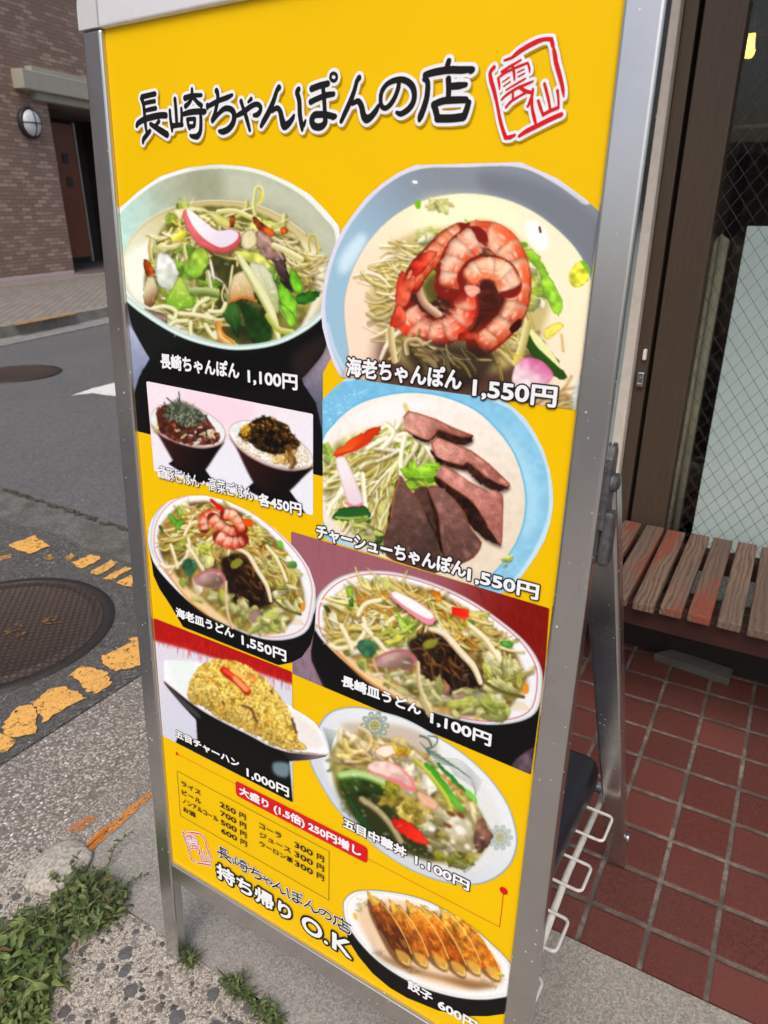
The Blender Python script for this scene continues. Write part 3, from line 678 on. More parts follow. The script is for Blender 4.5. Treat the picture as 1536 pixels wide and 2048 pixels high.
    def leaves(s, poly, n, size, cols, a=.92, asp=.5, edge=.16):
        for x, y in s.pts_in(poly, n):
            r = size*s.rng.uniform(.55, 1.3); th = s.rng.uniform(-.6, 1.6); c = np.array(cols[s.rng.integers(len(cols))], float)*s.rng.uniform(.86, 1.08)
            P = []; aa = asp*s.rng.uniform(.5, 1.4)
            for k in range(10):
                t = k/10*6.283; rr = r*(s.rng.uniform(.45, 1.2) if k % 2 else s.rng.uniform(.8, 1.15))
                u, v = math.cos(t)*rr, math.sin(t)*rr*aa
                P.append((x+u*math.cos(th)-v*math.sin(th), y+u*math.sin(th)+v*math.cos(th)))
            d = (math.cos(th+1.3)*r*.55, math.sin(th+1.3)*r*.55)
            s.poly([(p[0]+2, p[1]+5) for p in P], c*.35, a=.3*a, f=3)
            s.poly(P, np.clip(c*1.05+4, 0, 255), grad=((x-d[0], y-d[1]), (x+d[0], y+d[1]), np.clip(c*.66, 0, 255)), edge=edge, ew=5, noise=.16, fine=.06, a=a)
            for _ in range(3):
                o = s.rng.uniform(-.3, .3)*r*aa; l = r*s.rng.uniform(.4, .8)
                q = (x-math.sin(th)*o, y+math.cos(th)*o); b = s.rng.uniform(-.3, .3)
                s.stk([(q[0]-math.cos(th)*l, q[1]-math.sin(th)*l), (q[0]+math.cos(th+b)*l*.2, q[1]+math.sin(th+b)*l*.2), (q[0]+math.cos(th)*l, q[1]+math.sin(th)*l)], s.rng.uniform(3, 8), np.clip(c*s.rng.choice([1.25, .75]), 0, 255), a=.4)
    def smear(s, pts, r, a=1., f=16):
        P = catmull(pts, True)
        x0, y0 = np.maximum((P.min(0)*s.q-8).astype(int), 0); x1, y1 = np.minimum((P.max(0)*s.q+8).astype(int), (s.W, s.H))
        sl = (slice(y0, y1), slice(x0, x1)); b = boxblur(s.rgb[sl], r)
        Y, X = np.mgrid[sl[0], sl[1]].astype(float); m = boxblur(inpoly(P*s.q, X, Y).astype(float), max(1, f*s.q))
        s._blend(m*a, sl, b)
    def gloss(s, poly, n, size, a=.6, col=(252, 252, 244)):
        for x, y in s.pts_in(poly, n):
            s.ell(x, y, size*s.rng.uniform(.4, 1.6), size*s.rng.uniform(.2, .5), s.rng.uniform(-20, 60), col, a=a*s.rng.uniform(.4, 1), f=2)
    def grains(s, poly, n, L, w, cols, light=None):
        for x, y in sorted(s.pts_in(poly, n), key=lambda p: p[1]):
            c = np.array(cols[s.rng.integers(len(cols))], float)*s.rng.uniform(.85, 1.1)
            if light: c = c*light(x, y)
            an = s.rng.uniform(0, 3.14); dx, dy = math.cos(an)*L/2, math.sin(an)*L/2
            s.stk([(x-dx+2, y-dy+4), (x+dx+2, y+dy+4)], w*1.2, np.clip(c*.45, 0, 255), smooth=0, a=.55)
            s.stk([(x-dx, y-dy), (x+dx, y+dy)], w, np.clip(c, 0, 255), hi=np.clip(c*1.2+10, 0, 255), smooth=0)
    def shade(s, pts, k, f=30, a=1.):                     # the print's own dark tones
        s.poly(pts, k, a=a, f=f)
    def shrimp(s, path, w, segs=6, red=(200, 64, 34), pale=(246, 196, 170), side=1):
        P = catmull(path, False, 12); n = len(P)
        s.stk(path, w*1.04, (120, 34, 22), f=1.6)
        for i in range(segs):
            ia, ib = int(i*(n-1)/segs), int((i+1)*(n-1)/segs); im = (ia+ib)//2
            ww = w*(1-.3*i/segs)*.5; v = s.rng.uniform(.88, 1.1)
            def nrm(k):
                d = P[min(k+1, n-1)]-P[max(k-1, 0)]; return np.array([-d[1], d[0]])/(np.hypot(*d)+1e-6)*side
            na, nm, nb = nrm(ia), nrm(im), nrm(ib); a, m, b = P[ia], P[im], P[ib]; d = (b-a)*.18
            sh = [a-na*ww*.9-d, m-nm*ww*1.08, b-nb*ww*.96+d, b-nb*ww*.3+d*1.7, b+nb*ww*.4+d*1.4, b+nb*ww*.85+d*.2, m+nm*ww*1.0, a+na*ww*.8-d]
            r = np.clip(np.array(red)*v*(1.06-.2*max(0, (m[1]-P[:, 1].min())/(np.ptp(P[:, 1])+1)-.2)), 0, 255)
            s.poly([p+d*.5 for p in sh], r*.5, a=.8)
            s.poly(sh, pale, grad=(tuple(a-d*.5), tuple(b+d*1.2), tuple(r)), edge=.32, ew=w*.1, noise=.12)
            s.poly([a-na*ww*.95, m-nm*ww*1.1, b-nb*ww, b-nb*ww*.45, m-nm*ww*.4, a-na*ww*.5], r, a=.75, f=w*.13)
            s.poly([m+nm*ww*.15-d, m+nm*ww*.7, b+nb*ww*.7-d, b+nb*ww*.1-d], (252, 232, 220), a=.55, f=w*.09)
            for k in range(5):
                u = s.rng.uniform(-.8, .8); q = a+(b-a)*s.rng.uniform(.3, .6)-nm*ww*u
                s.stk([q, q+(b-a)*.45], w*.03, r*s.rng.choice([.8, 1.1]), a=.45)
            q = m-nm*ww*.35
            s.ell(q[0], q[1], np.hypot(*(b-a))*.2, ww*.1, math.degrees(math.atan2(*(b-a)[::-1])), (255, 244, 236), a=.6, f=3)
    def ring(s, pts, w, col, a=1., closed=True):
        P = catmull(pts, closed); P = np.concatenate([P, P[:1]]) if closed else P
        s.stk(P[::2] if len(P) > 60 else P, w, col, smooth=0, a=a)
    def grain_noise(s, amt=.02):
        s.rgb = .4*s.rgb+.6*boxblur(s.rgb, 1)
        g = s.rgb.mean(2, keepdims=True); s.rgb = np.clip(g+(s.rgb-g)*1.06, 0, 1)
        s.rgb = .74*s.rgb+.26*s.rgb**2*(3-2*s.rgb)
        n = vnoise(s.H, s.W, 1.6, s.rng)-.5
        s.rgb = np.clip(s.rgb*(1+amt*2*n[..., None]), 0, 1)
def photo_to_uv_array(px, py):
    r = np.stack([np.asarray(px)-CX, np.asarray(py)-CY, np.full(np.shape(px), FPX)], -1) @ RW.T
    t = ((PA-CAMP) @ PN)/(r @ PN); q = r*t[..., None]+CAMP-PA
    return q @ PU*1000, q @ PV*1000
PALE = [(232, 230, 196), (222, 222, 178), (214, 212, 160), (238, 234, 210), (205, 208, 150)]
CAB = [(196, 208, 110), (214, 218, 140), (170, 196, 82), (226, 224, 160), (150, 182, 70)]

def dish_champon():
    c = Canvas(230, 320, 3.3391, 1560, 2125, 11)
    c.outline([(15, 330), (60, 296), (160, 205), (300, 110), (480, 50), (680, 28), (860, 40), (1000, 75), (1160, 145), (1300, 230), (1420, 350), (1500, 450), (1540, 640), (1540, 1000), (1480, 1250), (1388, 1420), (1388, 1600), (1388, 2113), (140, 1810), (100, 1300), (50, 760)])
    c.poly([(-50, 0), (1500, 0), (1500, 2200), (-50, 2200)], (120, 120, 140), smooth=0)
    c.poly([(60, 1050), (250, 1330), (90, 1900), (0, 1900)], (165, 172, 198), smooth=0, grad=((100, 1100), (160, 1560), (120, 130, 155)), noise=.05)
    c.poly([(1300, 1200), (1460, 1150), (1460, 1900), (1380, 1900), (1240, 1500)], (150, 138, 152), smooth=0, grad=((1400, 1280), (1390, 1700), (92, 96, 112)), fine=.06)
    c.poly([(235, 1320), (160, 1450), (115, 1600), (100, 1700), (60, 1900), (100, 2200), (1500, 2200), (1388, 1830), (1340, 1620), (1260, 1500), (1200, 1300)], (19, 18, 19), smooth=0)
    for i in range(26):
        y = 1380+i*16; x = 200-(y-1380)*.23+c.rng.uniform(-14, 6); c.stk([(x, y), (x-3, y+40)], 7, (22, 22, 26), a=.8)
        y = 1560+i*14; x = 1290+(y-1560)*.36; c.stk([(x, y), (x+4, y+44)], 8, (22, 22, 26), a=.8)
    c.poly([(40, 850), (75, 950), (110, 1100), (180, 1240), (260, 1360), (400, 1470), (700, 1540), (1000, 1530), (1200, 1490), (1330, 1370), (1410, 1240), (1440, 1000), (800, 900)], (26, 29, 28), grad=((300, 1150), (500, 1400), (15, 15, 15)))
    c.poly([(1180, 1300), (1420, 1160), (1360, 1330), (1230, 1470)], (58, 44, 44), a=.6, f=40)
    # the bowl
    bowl = [(-40, 480), (15, 335), (160, 205), (300, 110), (480, 52), (680, 30), (860, 42), (1000, 75), (1160, 145), (1300, 230), (1420, 350), (1500, 470), (1480, 800), (1400, 1020), (1280, 1130), (1080, 1225), (840, 1262), (640, 1235), (430, 1165), (220, 1040), (80, 930), (-20, 760)]
    c.poly(bowl, (236, 242, 240))
    inner = [(-30, 500), (30, 360), (170, 230), (310, 138), (490, 80), (680, 58), (850, 70), (990, 104), (1140, 172), (1270, 256), (1390, 380), (1470, 500), (1450, 780), (1380, 1000), (1240, 1110), (1060, 1195), (840, 1230), (640, 1205), (440, 1135), (230, 1010), (90, 890), (-10, 740)]
    c.poly(inner, (168, 172, 150), grad=((560, 300), (60, 560), (186, 222, 214)), noise=.04)
    c.poly([(700, 58), (1000, 100), (1300, 280), (1480, 520), (1420, 640), (1250, 400), (1000, 280), (760, 260)], (196, 206, 186), a=.55, f=60)
    c.poly([(500, 80), (700, 66), (720, 240), (520, 270)], (138, 146, 122), a=.45, f=60)
    broth = [(55, 680), (100, 530), (220, 400), (400, 310), (560, 276), (740, 272), (940, 300), (1120, 380), (1270, 490), (1370, 620), (1405, 780), (1380, 960), (1260, 1100), (1060, 1200), (840, 1235), (640, 1210), (440, 1140), (250, 1020), (100, 900)]
    c.poly(broth, (198, 186, 138), grad=((500, 320), (120, 760), (226, 232, 208)), edge=.18, ew=10)
    c.ring(broth[:9], 7, (228, 218, 176), closed=False)
    c.poly([(70, 640), (260, 540), (330, 700), (240, 900), (150, 920), (80, 820)], (240, 246, 232), f=30, a=.9)
    c.poly([(1200, 560), (1390, 640), (1400, 850), (1330, 1040), (1230, 1130), (1200, 900)], (232, 234, 218), f=40, a=.85)
    c.poly([(330, 430), (450, 330), (620, 305), (850, 320), (1000, 370), (1160, 470), (1260, 590), (1330, 760), (1330, 900), (1230, 1120), (1080, 1200), (820, 1235), (600, 1190), (400, 1080), (250, 950), (195, 850), (220, 680)], (120, 118, 62), noise=.3, f=12)
    c.poly([(560, 640), (800, 620), (1000, 760), (1060, 1000), (980, 1210), (720, 1220), (640, 1000)], (48, 52, 26), f=70, a=.75)
    c.leaves([(340, 560), (620, 460), (1000, 520), (1240, 760), (1160, 1080), (760, 1080), (420, 980)], 26, 92, [(176, 200, 92), (206, 214, 130), (128, 170, 62), (96, 146, 48), (216, 218, 156)])
    c.sprouts([(360, 600), (900, 480), (1200, 720), (1100, 1080), (600, 1060), (400, 900)], 34, 190, 22, PALE, apex=(700, 420))
    c.poly([(760, 900), (900, 860), (1020, 980), (1000, 1180), (800, 1180)], (40, 46, 22), f=50, a=.7)
    P = [(330, 430), (450, 330), (850, 320), (1160, 470), (1290, 640), (1290, 800), (900, 620), (500, 650), (300, 760), (220, 700)]
    c.leaves(P, 30, 75, CAB)
    c.sprouts(P, 90, 200, 24, PALE, apex=(700, 400))
    c.sprouts([(1150, 560), (1370, 650), (1380, 800), (1250, 860)], 26, 130, 20, [(214, 202, 160), (232, 226, 200), (206, 192, 140)], 20, 60)
    c.sprouts([(250, 960), (600, 900), (760, 1180), (400, 1110)], 26, 170, 22, PALE, 20, 80)
    c.leaves([(300, 640), (600, 560), (640, 900), (420, 1000), (300, 900)], 14, 80, [(120, 160, 50), (90, 130, 40), (170, 192, 84)])
    c.stk([(460, 480), (455, 560), (480, 690)], 26, (226, 222, 176), lo=(160, 150, 96))
    c.stk([(240, 520), (232, 600), (250, 680)], 26, (222, 210, 150), lo=(170, 150, 90), taper=.5)
    c.stk([(320, 580), (400, 580), (450, 530)], 30, (230, 228, 190), lo=(180, 176, 110))
    c.leaves([(380, 400), (450, 400), (450, 520), (380, 520)], 4, 55, [(226, 214, 60), (240, 226, 90)])
    c.poly([(385, 330), (470, 318), (520, 305), (640, 340), (760, 400), (770, 450), (690, 430), (600, 350), (480, 350), (430, 400)], (234, 232, 178), edge=.3, grad=((500, 310), (560, 440), (206, 204, 120)))
    c.stk([(690, 345), (800, 340), (900, 380), (960, 400)], 34, (232, 230, 180), lo=(190, 180, 110))
    c.stk([(935, 360), (926, 300), (932, 240), (942, 188), (968, 180), (982, 215), (975, 260), (958, 285)], 24, (226, 230, 178), lo=(170, 172, 90))
    c.stk([(980, 215), (978, 255), (960, 285)], 16, (222, 206, 60))
    c.stk([(1300, 610), (1290, 540), (1310, 500), (1340, 520), (1352, 580), (1355, 620)], 17, (214, 204, 120), lo=(160, 140, 60))
    c.stk([(505, 300), (520, 255)], 14, (236, 220, 190), taper=.6)
    # kamaboko
    c.poly([(462, 360), (520, 380), (640, 470), (760, 480), (850, 530), (840, 620), (700, 640), (560, 570)], (70, 60, 30), f=20, a=.7)
    c.poly([(455, 345), (500, 335), (590, 400), (680, 462), (780, 458), (832, 495), (832, 560), (770, 612), (680, 618), (590, 585), (520, 520), (465, 430)], (222, 116, 122), grad=((520, 420), (700, 610), (196, 88, 92)), edge=.2)
    c.poly([(478, 342), (510, 340), (590, 405), (680, 470), (780, 464), (824, 498), (800, 545), (730, 582), (670, 572), (590, 520), (520, 440)], (246, 240, 246), grad=((540, 380), (720, 560), (222, 216, 230)))
    for p in ([(925, 375), (985, 420), (1062, 480), (1045, 512), (985, 490), (930, 430)], [(1105, 455), (1140, 450), (1152, 485), (1115, 495)], [(770, 380), (800, 378), (795, 440), (768, 450)], [(188, 680), (215, 668), (262, 742), (250, 790), (205, 760)]):
        c.poly(p, (168, 78, 22), noise=.5, edge=.4)
    c.poly([(945, 480), (1015, 490), (1085, 580), (1130, 640), (1150, 740), (1195, 850), (1180, 888), (1120, 830), (1060, 690), (990, 650), (945, 570)], (156, 126, 116), grad=((1000, 540), (1110, 800), (52, 40, 42)), noise=.25, edge=.4)
    c.stk([(960, 495), (1060, 580), (1120, 660)], 16, (196, 176, 160), a=.6)
    c.stk([(1060, 570), (1150, 610), (1240, 660)], 40, (236, 232, 196), lo=(190, 186, 120))
    c.poly([(840, 600), (960, 620), (1035, 690), (1030, 730), (900, 690), (790, 620)], (196, 202, 104), edge=.4, noise=.2)
    c.poly([(860, 480), (930, 470), (945, 560), (880, 600), (840, 560)], (220, 212, 170), edge=.4)
    c.poly([(280, 640), (340, 625), (400, 690), (425, 760), (395, 860), (320, 860), (275, 790)], (232, 236, 232), edge=.3, noise=.12, grad=((330, 660), (360, 860), (186, 196, 180)))
    c.poly([(470, 690), (560, 580), (630, 655), (570, 770), (520, 800), (440, 790)], (168, 198, 84), edge=.35, noise=.2, grad=((560, 600), (480, 790), (116, 160, 56)))
    c.poly([(430, 780), (470, 830), (535, 960), (450, 1000), (385, 1000), (340, 930)], (176, 204, 92), edge=.3, grad=((440, 800), (430, 1000), (122, 168, 54)))
    c.poly([(190, 850), (210, 790), (255, 780), (290, 880), (250, 980), (195, 950)], (206, 196, 160), grad=((210, 850), (290, 950), (120, 80, 50)), edge=.3)
    c.stk([(620, 750), (630, 820), (645, 890)], 30, (220, 224, 190), lo=(150, 160, 100))
    c.stk([(520, 880), (600, 880), (660, 890)], 60, (176, 190, 130), lo=(90, 110, 50))
    c.poly([(790, 780), (870, 755), (935, 930), (860, 915), (765, 955)], (214, 200, 160), edge=.3, grad=((830, 780), (850, 940), (186, 150, 100)))
    c.stk([(765, 950), (850, 918), (940, 940)], 16, (190, 116, 50))
    c.poly([(900, 690), (1010, 715), (1060, 800), (1100, 930), (1085, 1020), (1010, 960), (940, 840)], (206, 210, 180), edge=.25, grad=((980, 720), (1040, 1000), (168, 176, 130)))
    c.poly([(718, 1010), (800, 950), (835, 1060), (825, 1190), (770, 1110)], (60, 104, 44), edge=.3, grad=((760, 980), (820, 1180), (30, 60, 26)))
    c.poly([(850, 960), (960, 1010), (1030, 1100), (1040, 1200), (930, 1230), (870, 1100)], (32, 58, 24), noise=.3, f=8)
    c.stk([(825, 640), (890, 750), (980, 900), (1050, 1040), (1090, 1190)], 62, (212, 216, 158), lo=(150, 158, 86), hi=(236, 236, 200), taper=.45)
    c.stk([(1020, 1040), (1090, 1130), (1180, 1150)], 40, (208, 208, 140), lo=(150, 160, 70))
    for p in ([(1092, 830), (1150, 860), (1212, 945), (1205, 1060), (1150, 1010), (1095, 920)], [(1180, 720), (1245, 800), (1250, 870), (1200, 880), (1165, 800)], [(1100, 960), (1180, 1010), (1210, 1080), (1180, 1120), (1130, 1050)]):
        c.poly(p, (112, 178, 46), edge=.35, noise=.2, grad=((1150, 850), (1180, 1060), (140, 200, 70)))
    c.poly([(1215, 900), (1300, 880), (1372, 882), (1330, 940), (1250, 965), (1215, 945)], (48, 104, 34), edge=.3, noise=.3)
    c.stk([(690, 1095), (690, 1170), (730, 1215), (800, 1245)], 46, (226, 196, 140), lo=(170, 120, 60)); c.stk([(700, 1080), (715, 1150), (800, 1235)], 12, (226, 128, 30))
    for p in ([(245, 995), (330, 978), (400, 1005), (395, 1050), (365, 1040)], [(520, 1030), (550, 970), (620, 925)], [(430, 1025), (540, 1035), (645, 1058)], [(630, 1010), (710, 1010), (738, 960)], [(362, 1115), (400, 1080), (480, 1075)], [(500, 1080), (502, 1180)], [(600, 1100), (640, 1160), (672, 1190), (668, 1150)]):
        c.stk(p, 30, (224, 224, 176), lo=(160, 158, 96), hi=(238, 236, 206))
    c.poly([(190, 1000), (270, 1010), (345, 1040), (340, 1110), (270, 1080)], (140, 118, 106), noise=.2, edge=.3)
    front = [(20, 840), (80, 925), (220, 1036), (430, 1160), (640, 1228), (840, 1252), (1080, 1216), (1270, 1122), (1400, 1010), (1450, 900)]
    c.ring(front, 36, (178, 208, 204), closed=False); c.ring([(x, y+4) for x, y in front], 15, (222, 236, 232), closed=False)
    c.gloss([(300, 360), (1200, 480), (1250, 900), (500, 1100), (250, 900)], 60, 14, .55)
    c.grain_noise()
    return c

def dish_shrimp_champon():
    c = Canvas(640, 320, 2.7429, 1540, 1375, 12)
    c.outline([(110, 1190), (70, 1110), (40, 1020), (14, 920), (6, 830), (12, 740), (24, 660), (48, 560), (80, 470), (125, 380), (180, 300), (255, 205), (340, 130), (430, 70), (520, 28), (1100, 12), (1300, 100), (1450, 210), (1540, 290), (1440, 1377)])
    c.poly([(-50, -50), (1600, -50), (1600, 1400), (-50, 1400)], (212, 212, 230), smooth=0)
    c.poly([(130, 1190), (60, 1020), (30, 830), (44, 670), (100, 480), (200, 310), (350, 150), (540, 52), (800, 40), (1090, 40), (1290, 130), (1440, 240), (1560, 340), (1560, 1400), (200, 1400)], (152, 184, 206), grad=((200, 600), (760, 150), (134, 141, 150)))
    c.poly([(900, 60), (1300, 160), (1560, 380), (1560, 700), (1400, 500), (1150, 260), (900, 170)], (116, 122, 130), f=40, a=.85)
    c.poly([(110, 540), (180, 440), (240, 400), (250, 460), (160, 600), (110, 620)], (206, 230, 244), f=26, a=.9)
    c.stk([(515, 120), (528, 122)], 16, (250, 250, 255)); c.stk([(40, 900), (80, 1040), (150, 1180)], 20, (190, 214, 232), a=.7)
    br = [(135, 830), (150, 700), (200, 560), (290, 420), (420, 300), (580, 220), (780, 186), (980, 208), (1160, 280), (1320, 400), (1430, 530), (1490, 680), (1530, 900), (1500, 1390), (230, 1390), (160, 1050)]
    c.ring(br, 10, (160, 176, 180)); c.poly(br, (244, 234, 200), grad=((700, 250), (260, 1000), (240, 214, 192)))
    c.poly([(600, 220), (900, 220), (1100, 320), (1000, 420), (700, 400), (520, 340)], (250, 250, 206), f=60, a=.8)
    c.poly([(1120, 350), (1200, 340), (1255, 430), (1240, 490), (1170, 480)], (252, 250, 246), f=16)
    c.poly([(520, 230), (550, 222), (552, 262), (530, 266)], (120, 180, 40)); c.leaves([(600, 230), (760, 240), (740, 290), (620, 280)], 5, 50, [(232, 234, 150)], a=.7)
    c.stk([(1205, 370), (1210, 395)], 12, (50, 20, 15))
    c.poly([(380, 900), (1120, 900), (1140, 1400), (420, 1400)], (70, 46, 36), f=70, a=.9)
    ringp = [(280, 700), (420, 450), (700, 370), (1000, 400), (1180, 520), (1260, 780), (1180, 1000), (1000, 1150), (600, 1180), (420, 1080), (320, 920)]
    c.poly(ringp, (186, 172, 116), f=30, a=.9)
    c.leaves([(380, 480), (700, 370), (1000, 400), (1180, 540), (1240, 800), (1100, 800), (1000, 450), (600, 460), (480, 620)], 34, 60, [(236, 234, 170), (228, 230, 150), (216, 224, 120), (240, 238, 200)])
    c.sprouts([(280, 560), (480, 440), (560, 560), (460, 800), (440, 1120), (330, 980)], 70, 190, 20, apex=(780, 560), cols= [(236, 226, 192), (226, 214, 168), (216, 202, 156), (240, 232, 208)])
    c.sprouts([(880, 880), (1200, 820), (1120, 1120), (950, 1200)], 40, 190, 20, apex=(780, 560), cols= [(228, 218, 176), (206, 198, 150), (190, 176, 120)])
    c.leaves([(1090, 560), (1200, 580), (1240, 760), (1120, 800)], 9, 62, [(220, 230, 140), (180, 212, 80), (232, 236, 190)])
    c.poly([(1080, 490), (1170, 500), (1220, 560), (1260, 640), (1335, 790), (1300, 855), (1225, 720), (1205, 620), (1160, 560)], (146, 200, 66), edge=.3, noise=.2); c.poly([(1090, 455), (1130, 452), (1140, 475), (1100, 480)], (90, 160, 40)); c.poly([(965, 385), (1000, 390), (1010, 425), (975, 405)], (110, 170, 50))
    c.poly([(1380, 600), (1430, 555), (1475, 600), (1465, 670), (1400, 700), (1368, 660)], (214, 216, 76), noise=.3, edge=.2); c.stk([(1440, 560), (1475, 610)], 20, (120, 180, 50))
    c.poly([(1228, 935), (1300, 892), (1335, 915), (1250, 985)], (238, 226, 110), edge=.2); c.stk([(1325, 960), (1335, 1050)], 14, (214, 170, 120))
    c.poly([(640, 470), (900, 480), (1000, 700), (960, 950), (700, 990), (470, 900), (440, 780), (560, 600)], (66, 30, 22), f=40, a=.95)
    c.poly([(560, 640), (620, 590), (660, 690), (620, 780), (560, 740)], (150, 164, 72), edge=.3); c.stk([(540, 690), (570, 780), (650, 850)], 44, (224, 196, 170), lo=(150, 110, 90))
    c.sprouts([(640, 820), (960, 700), (960, 940), (700, 960)], 18, 150, 24, [(150, 84, 66), (120, 60, 48)], -15, 40)
    # shrimps
    c.shrimp([(770, 400), (700, 440), (640, 500), (590, 550), (540, 610), (500, 680)], 112, 6, red=(206, 70, 38), pale=(232, 150, 112))
    c.poly([(560, 700), (640, 620), (700, 700), (640, 800)], (60, 30, 20), f=22, a=.6)
    c.shrimp([(840, 415), (960, 425), (1040, 510), (1078, 630), (1075, 760), (1030, 870), (940, 960), (880, 1005)], 150, 8, red=(214, 84, 48), pale=(244, 186, 156))
    c.poly([(840, 700), (980, 690), (1010, 800), (900, 900), (820, 860)], (70, 26, 20), f=26, a=.8)
    c.shrimp([(480, 850), (550, 925), (650, 945), (745, 900), (795, 820), (785, 740)], 150, 6, red=(208, 56, 32), pale=(240, 176, 150), side=-1)
    c.poly([(690, 730), (790, 680), (820, 740), (760, 790)], (110, 24, 16), f=14, a=.7)
    c.shrimp([(845, 440), (780, 480), (740, 550), (715, 630), (705, 690)], 150, 4, red=(212, 80, 46), pale=(250, 208, 182))
    c.shrimp([(1040, 690), (1010, 620), (940, 590), (860, 600), (820, 650)], 132, 4, red=(226, 112, 70), pale=(250, 206, 176))
    c.gloss([(520, 860), (720, 900), (780, 780), (700, 740)], 9, 13, .6); c.gloss([(900, 420), (1040, 520), (1090, 700), (1000, 640), (880, 480)], 12, 13, .6)
    c.poly([(800, 690), (860, 690), (880, 720), (830, 755), (795, 720)], (240, 170, 150), edge=.3)
    for p in ([(430, 640), (455, 612), (480, 660), (520, 585), (545, 600), (520, 690), (470, 800), (412, 780)], [(383, 905), (435, 790), (475, 870), (430, 920)], [(770, 950), (860, 945), (860, 985), (770, 985)], [(500, 560), (600, 500), (640, 520), (530, 640)]):
        c.poly(p, (176, 46, 30), edge=.35, noise=.3, grad=((p[0][0], p[0][1]), (p[2][0], p[2][1]), (214, 100, 74)))
    c.poly([(1040, 920), (1095, 870), (1105, 910), (1060, 950)], (60, 16, 16))
    c.poly([(470, 1000), (900, 1030), (960, 1120), (800, 1250), (560, 1200)], (44, 34, 30), f=40, a=.85)
    c.sprouts([(440, 980), (720, 1010), (980, 1130), (600, 1150)], 22, 150, 22, [(170, 156, 120), (140, 130, 100), (120, 110, 84)], 20, 60)
    c.stk([(480, 1060), (475, 1000), (530, 985), (560, 1010)], 26, (206, 190, 150), lo=(140, 120, 84)); c.stk([(390, 930), (395, 1010), (410, 1100)], 36, (222, 206, 164), lo=(170, 150, 100))
    c.poly([(1130, 930), (1180, 945), (1270, 1050), (1355, 1190), (1320, 1205), (1230, 1150), (1130, 1020)], (46, 78, 24), edge=.3)
    c.poly([(1140, 920), (1190, 955), (1270, 1050), (1330, 1150), (1260, 1090), (1180, 1010)], (226, 228, 168))
    c.stk([(1140, 900), (1110, 1020), (1080, 1110)], 44, (222, 214, 160), lo=(170, 160, 96))
    for a in ((1070, 1060, 1115, 1150), (1090, 1070, 1130, 1120), (1060, 1080, 1090, 1150)): c.stk([a[:2], a[2:]], 9, (214, 180, 60))
    c.poly([(1060, 1160), (1110, 1090), (1190, 1090), (1250, 1130), (1280, 1190), (1200, 1250), (1070, 1250)], (206, 118, 160), grad=((1200, 1100), (1120, 1220), (240, 220, 226)), edge=.15, noise=.1)
    c.sprouts([(1250, 1280), (1500, 1180), (1500, 1371), (1300, 1371)], 12, 200, 24, [(236, 214, 176), (216, 186, 140)], -25, 15)
    c.poly([(100, 1200), (800, 1300), (1000, 1400), (100, 1400)], (110, 76, 66), f=60, a=.7)
    c.poly([(1420, 1200), (1560, 1150), (1560, 1400), (1400, 1400)], (190, 214, 224), f=20)
    c.gloss([(480, 480), (1080, 460), (1080, 900), (500, 950)], 30, 10, .5)
    c.grain_noise()
    return c

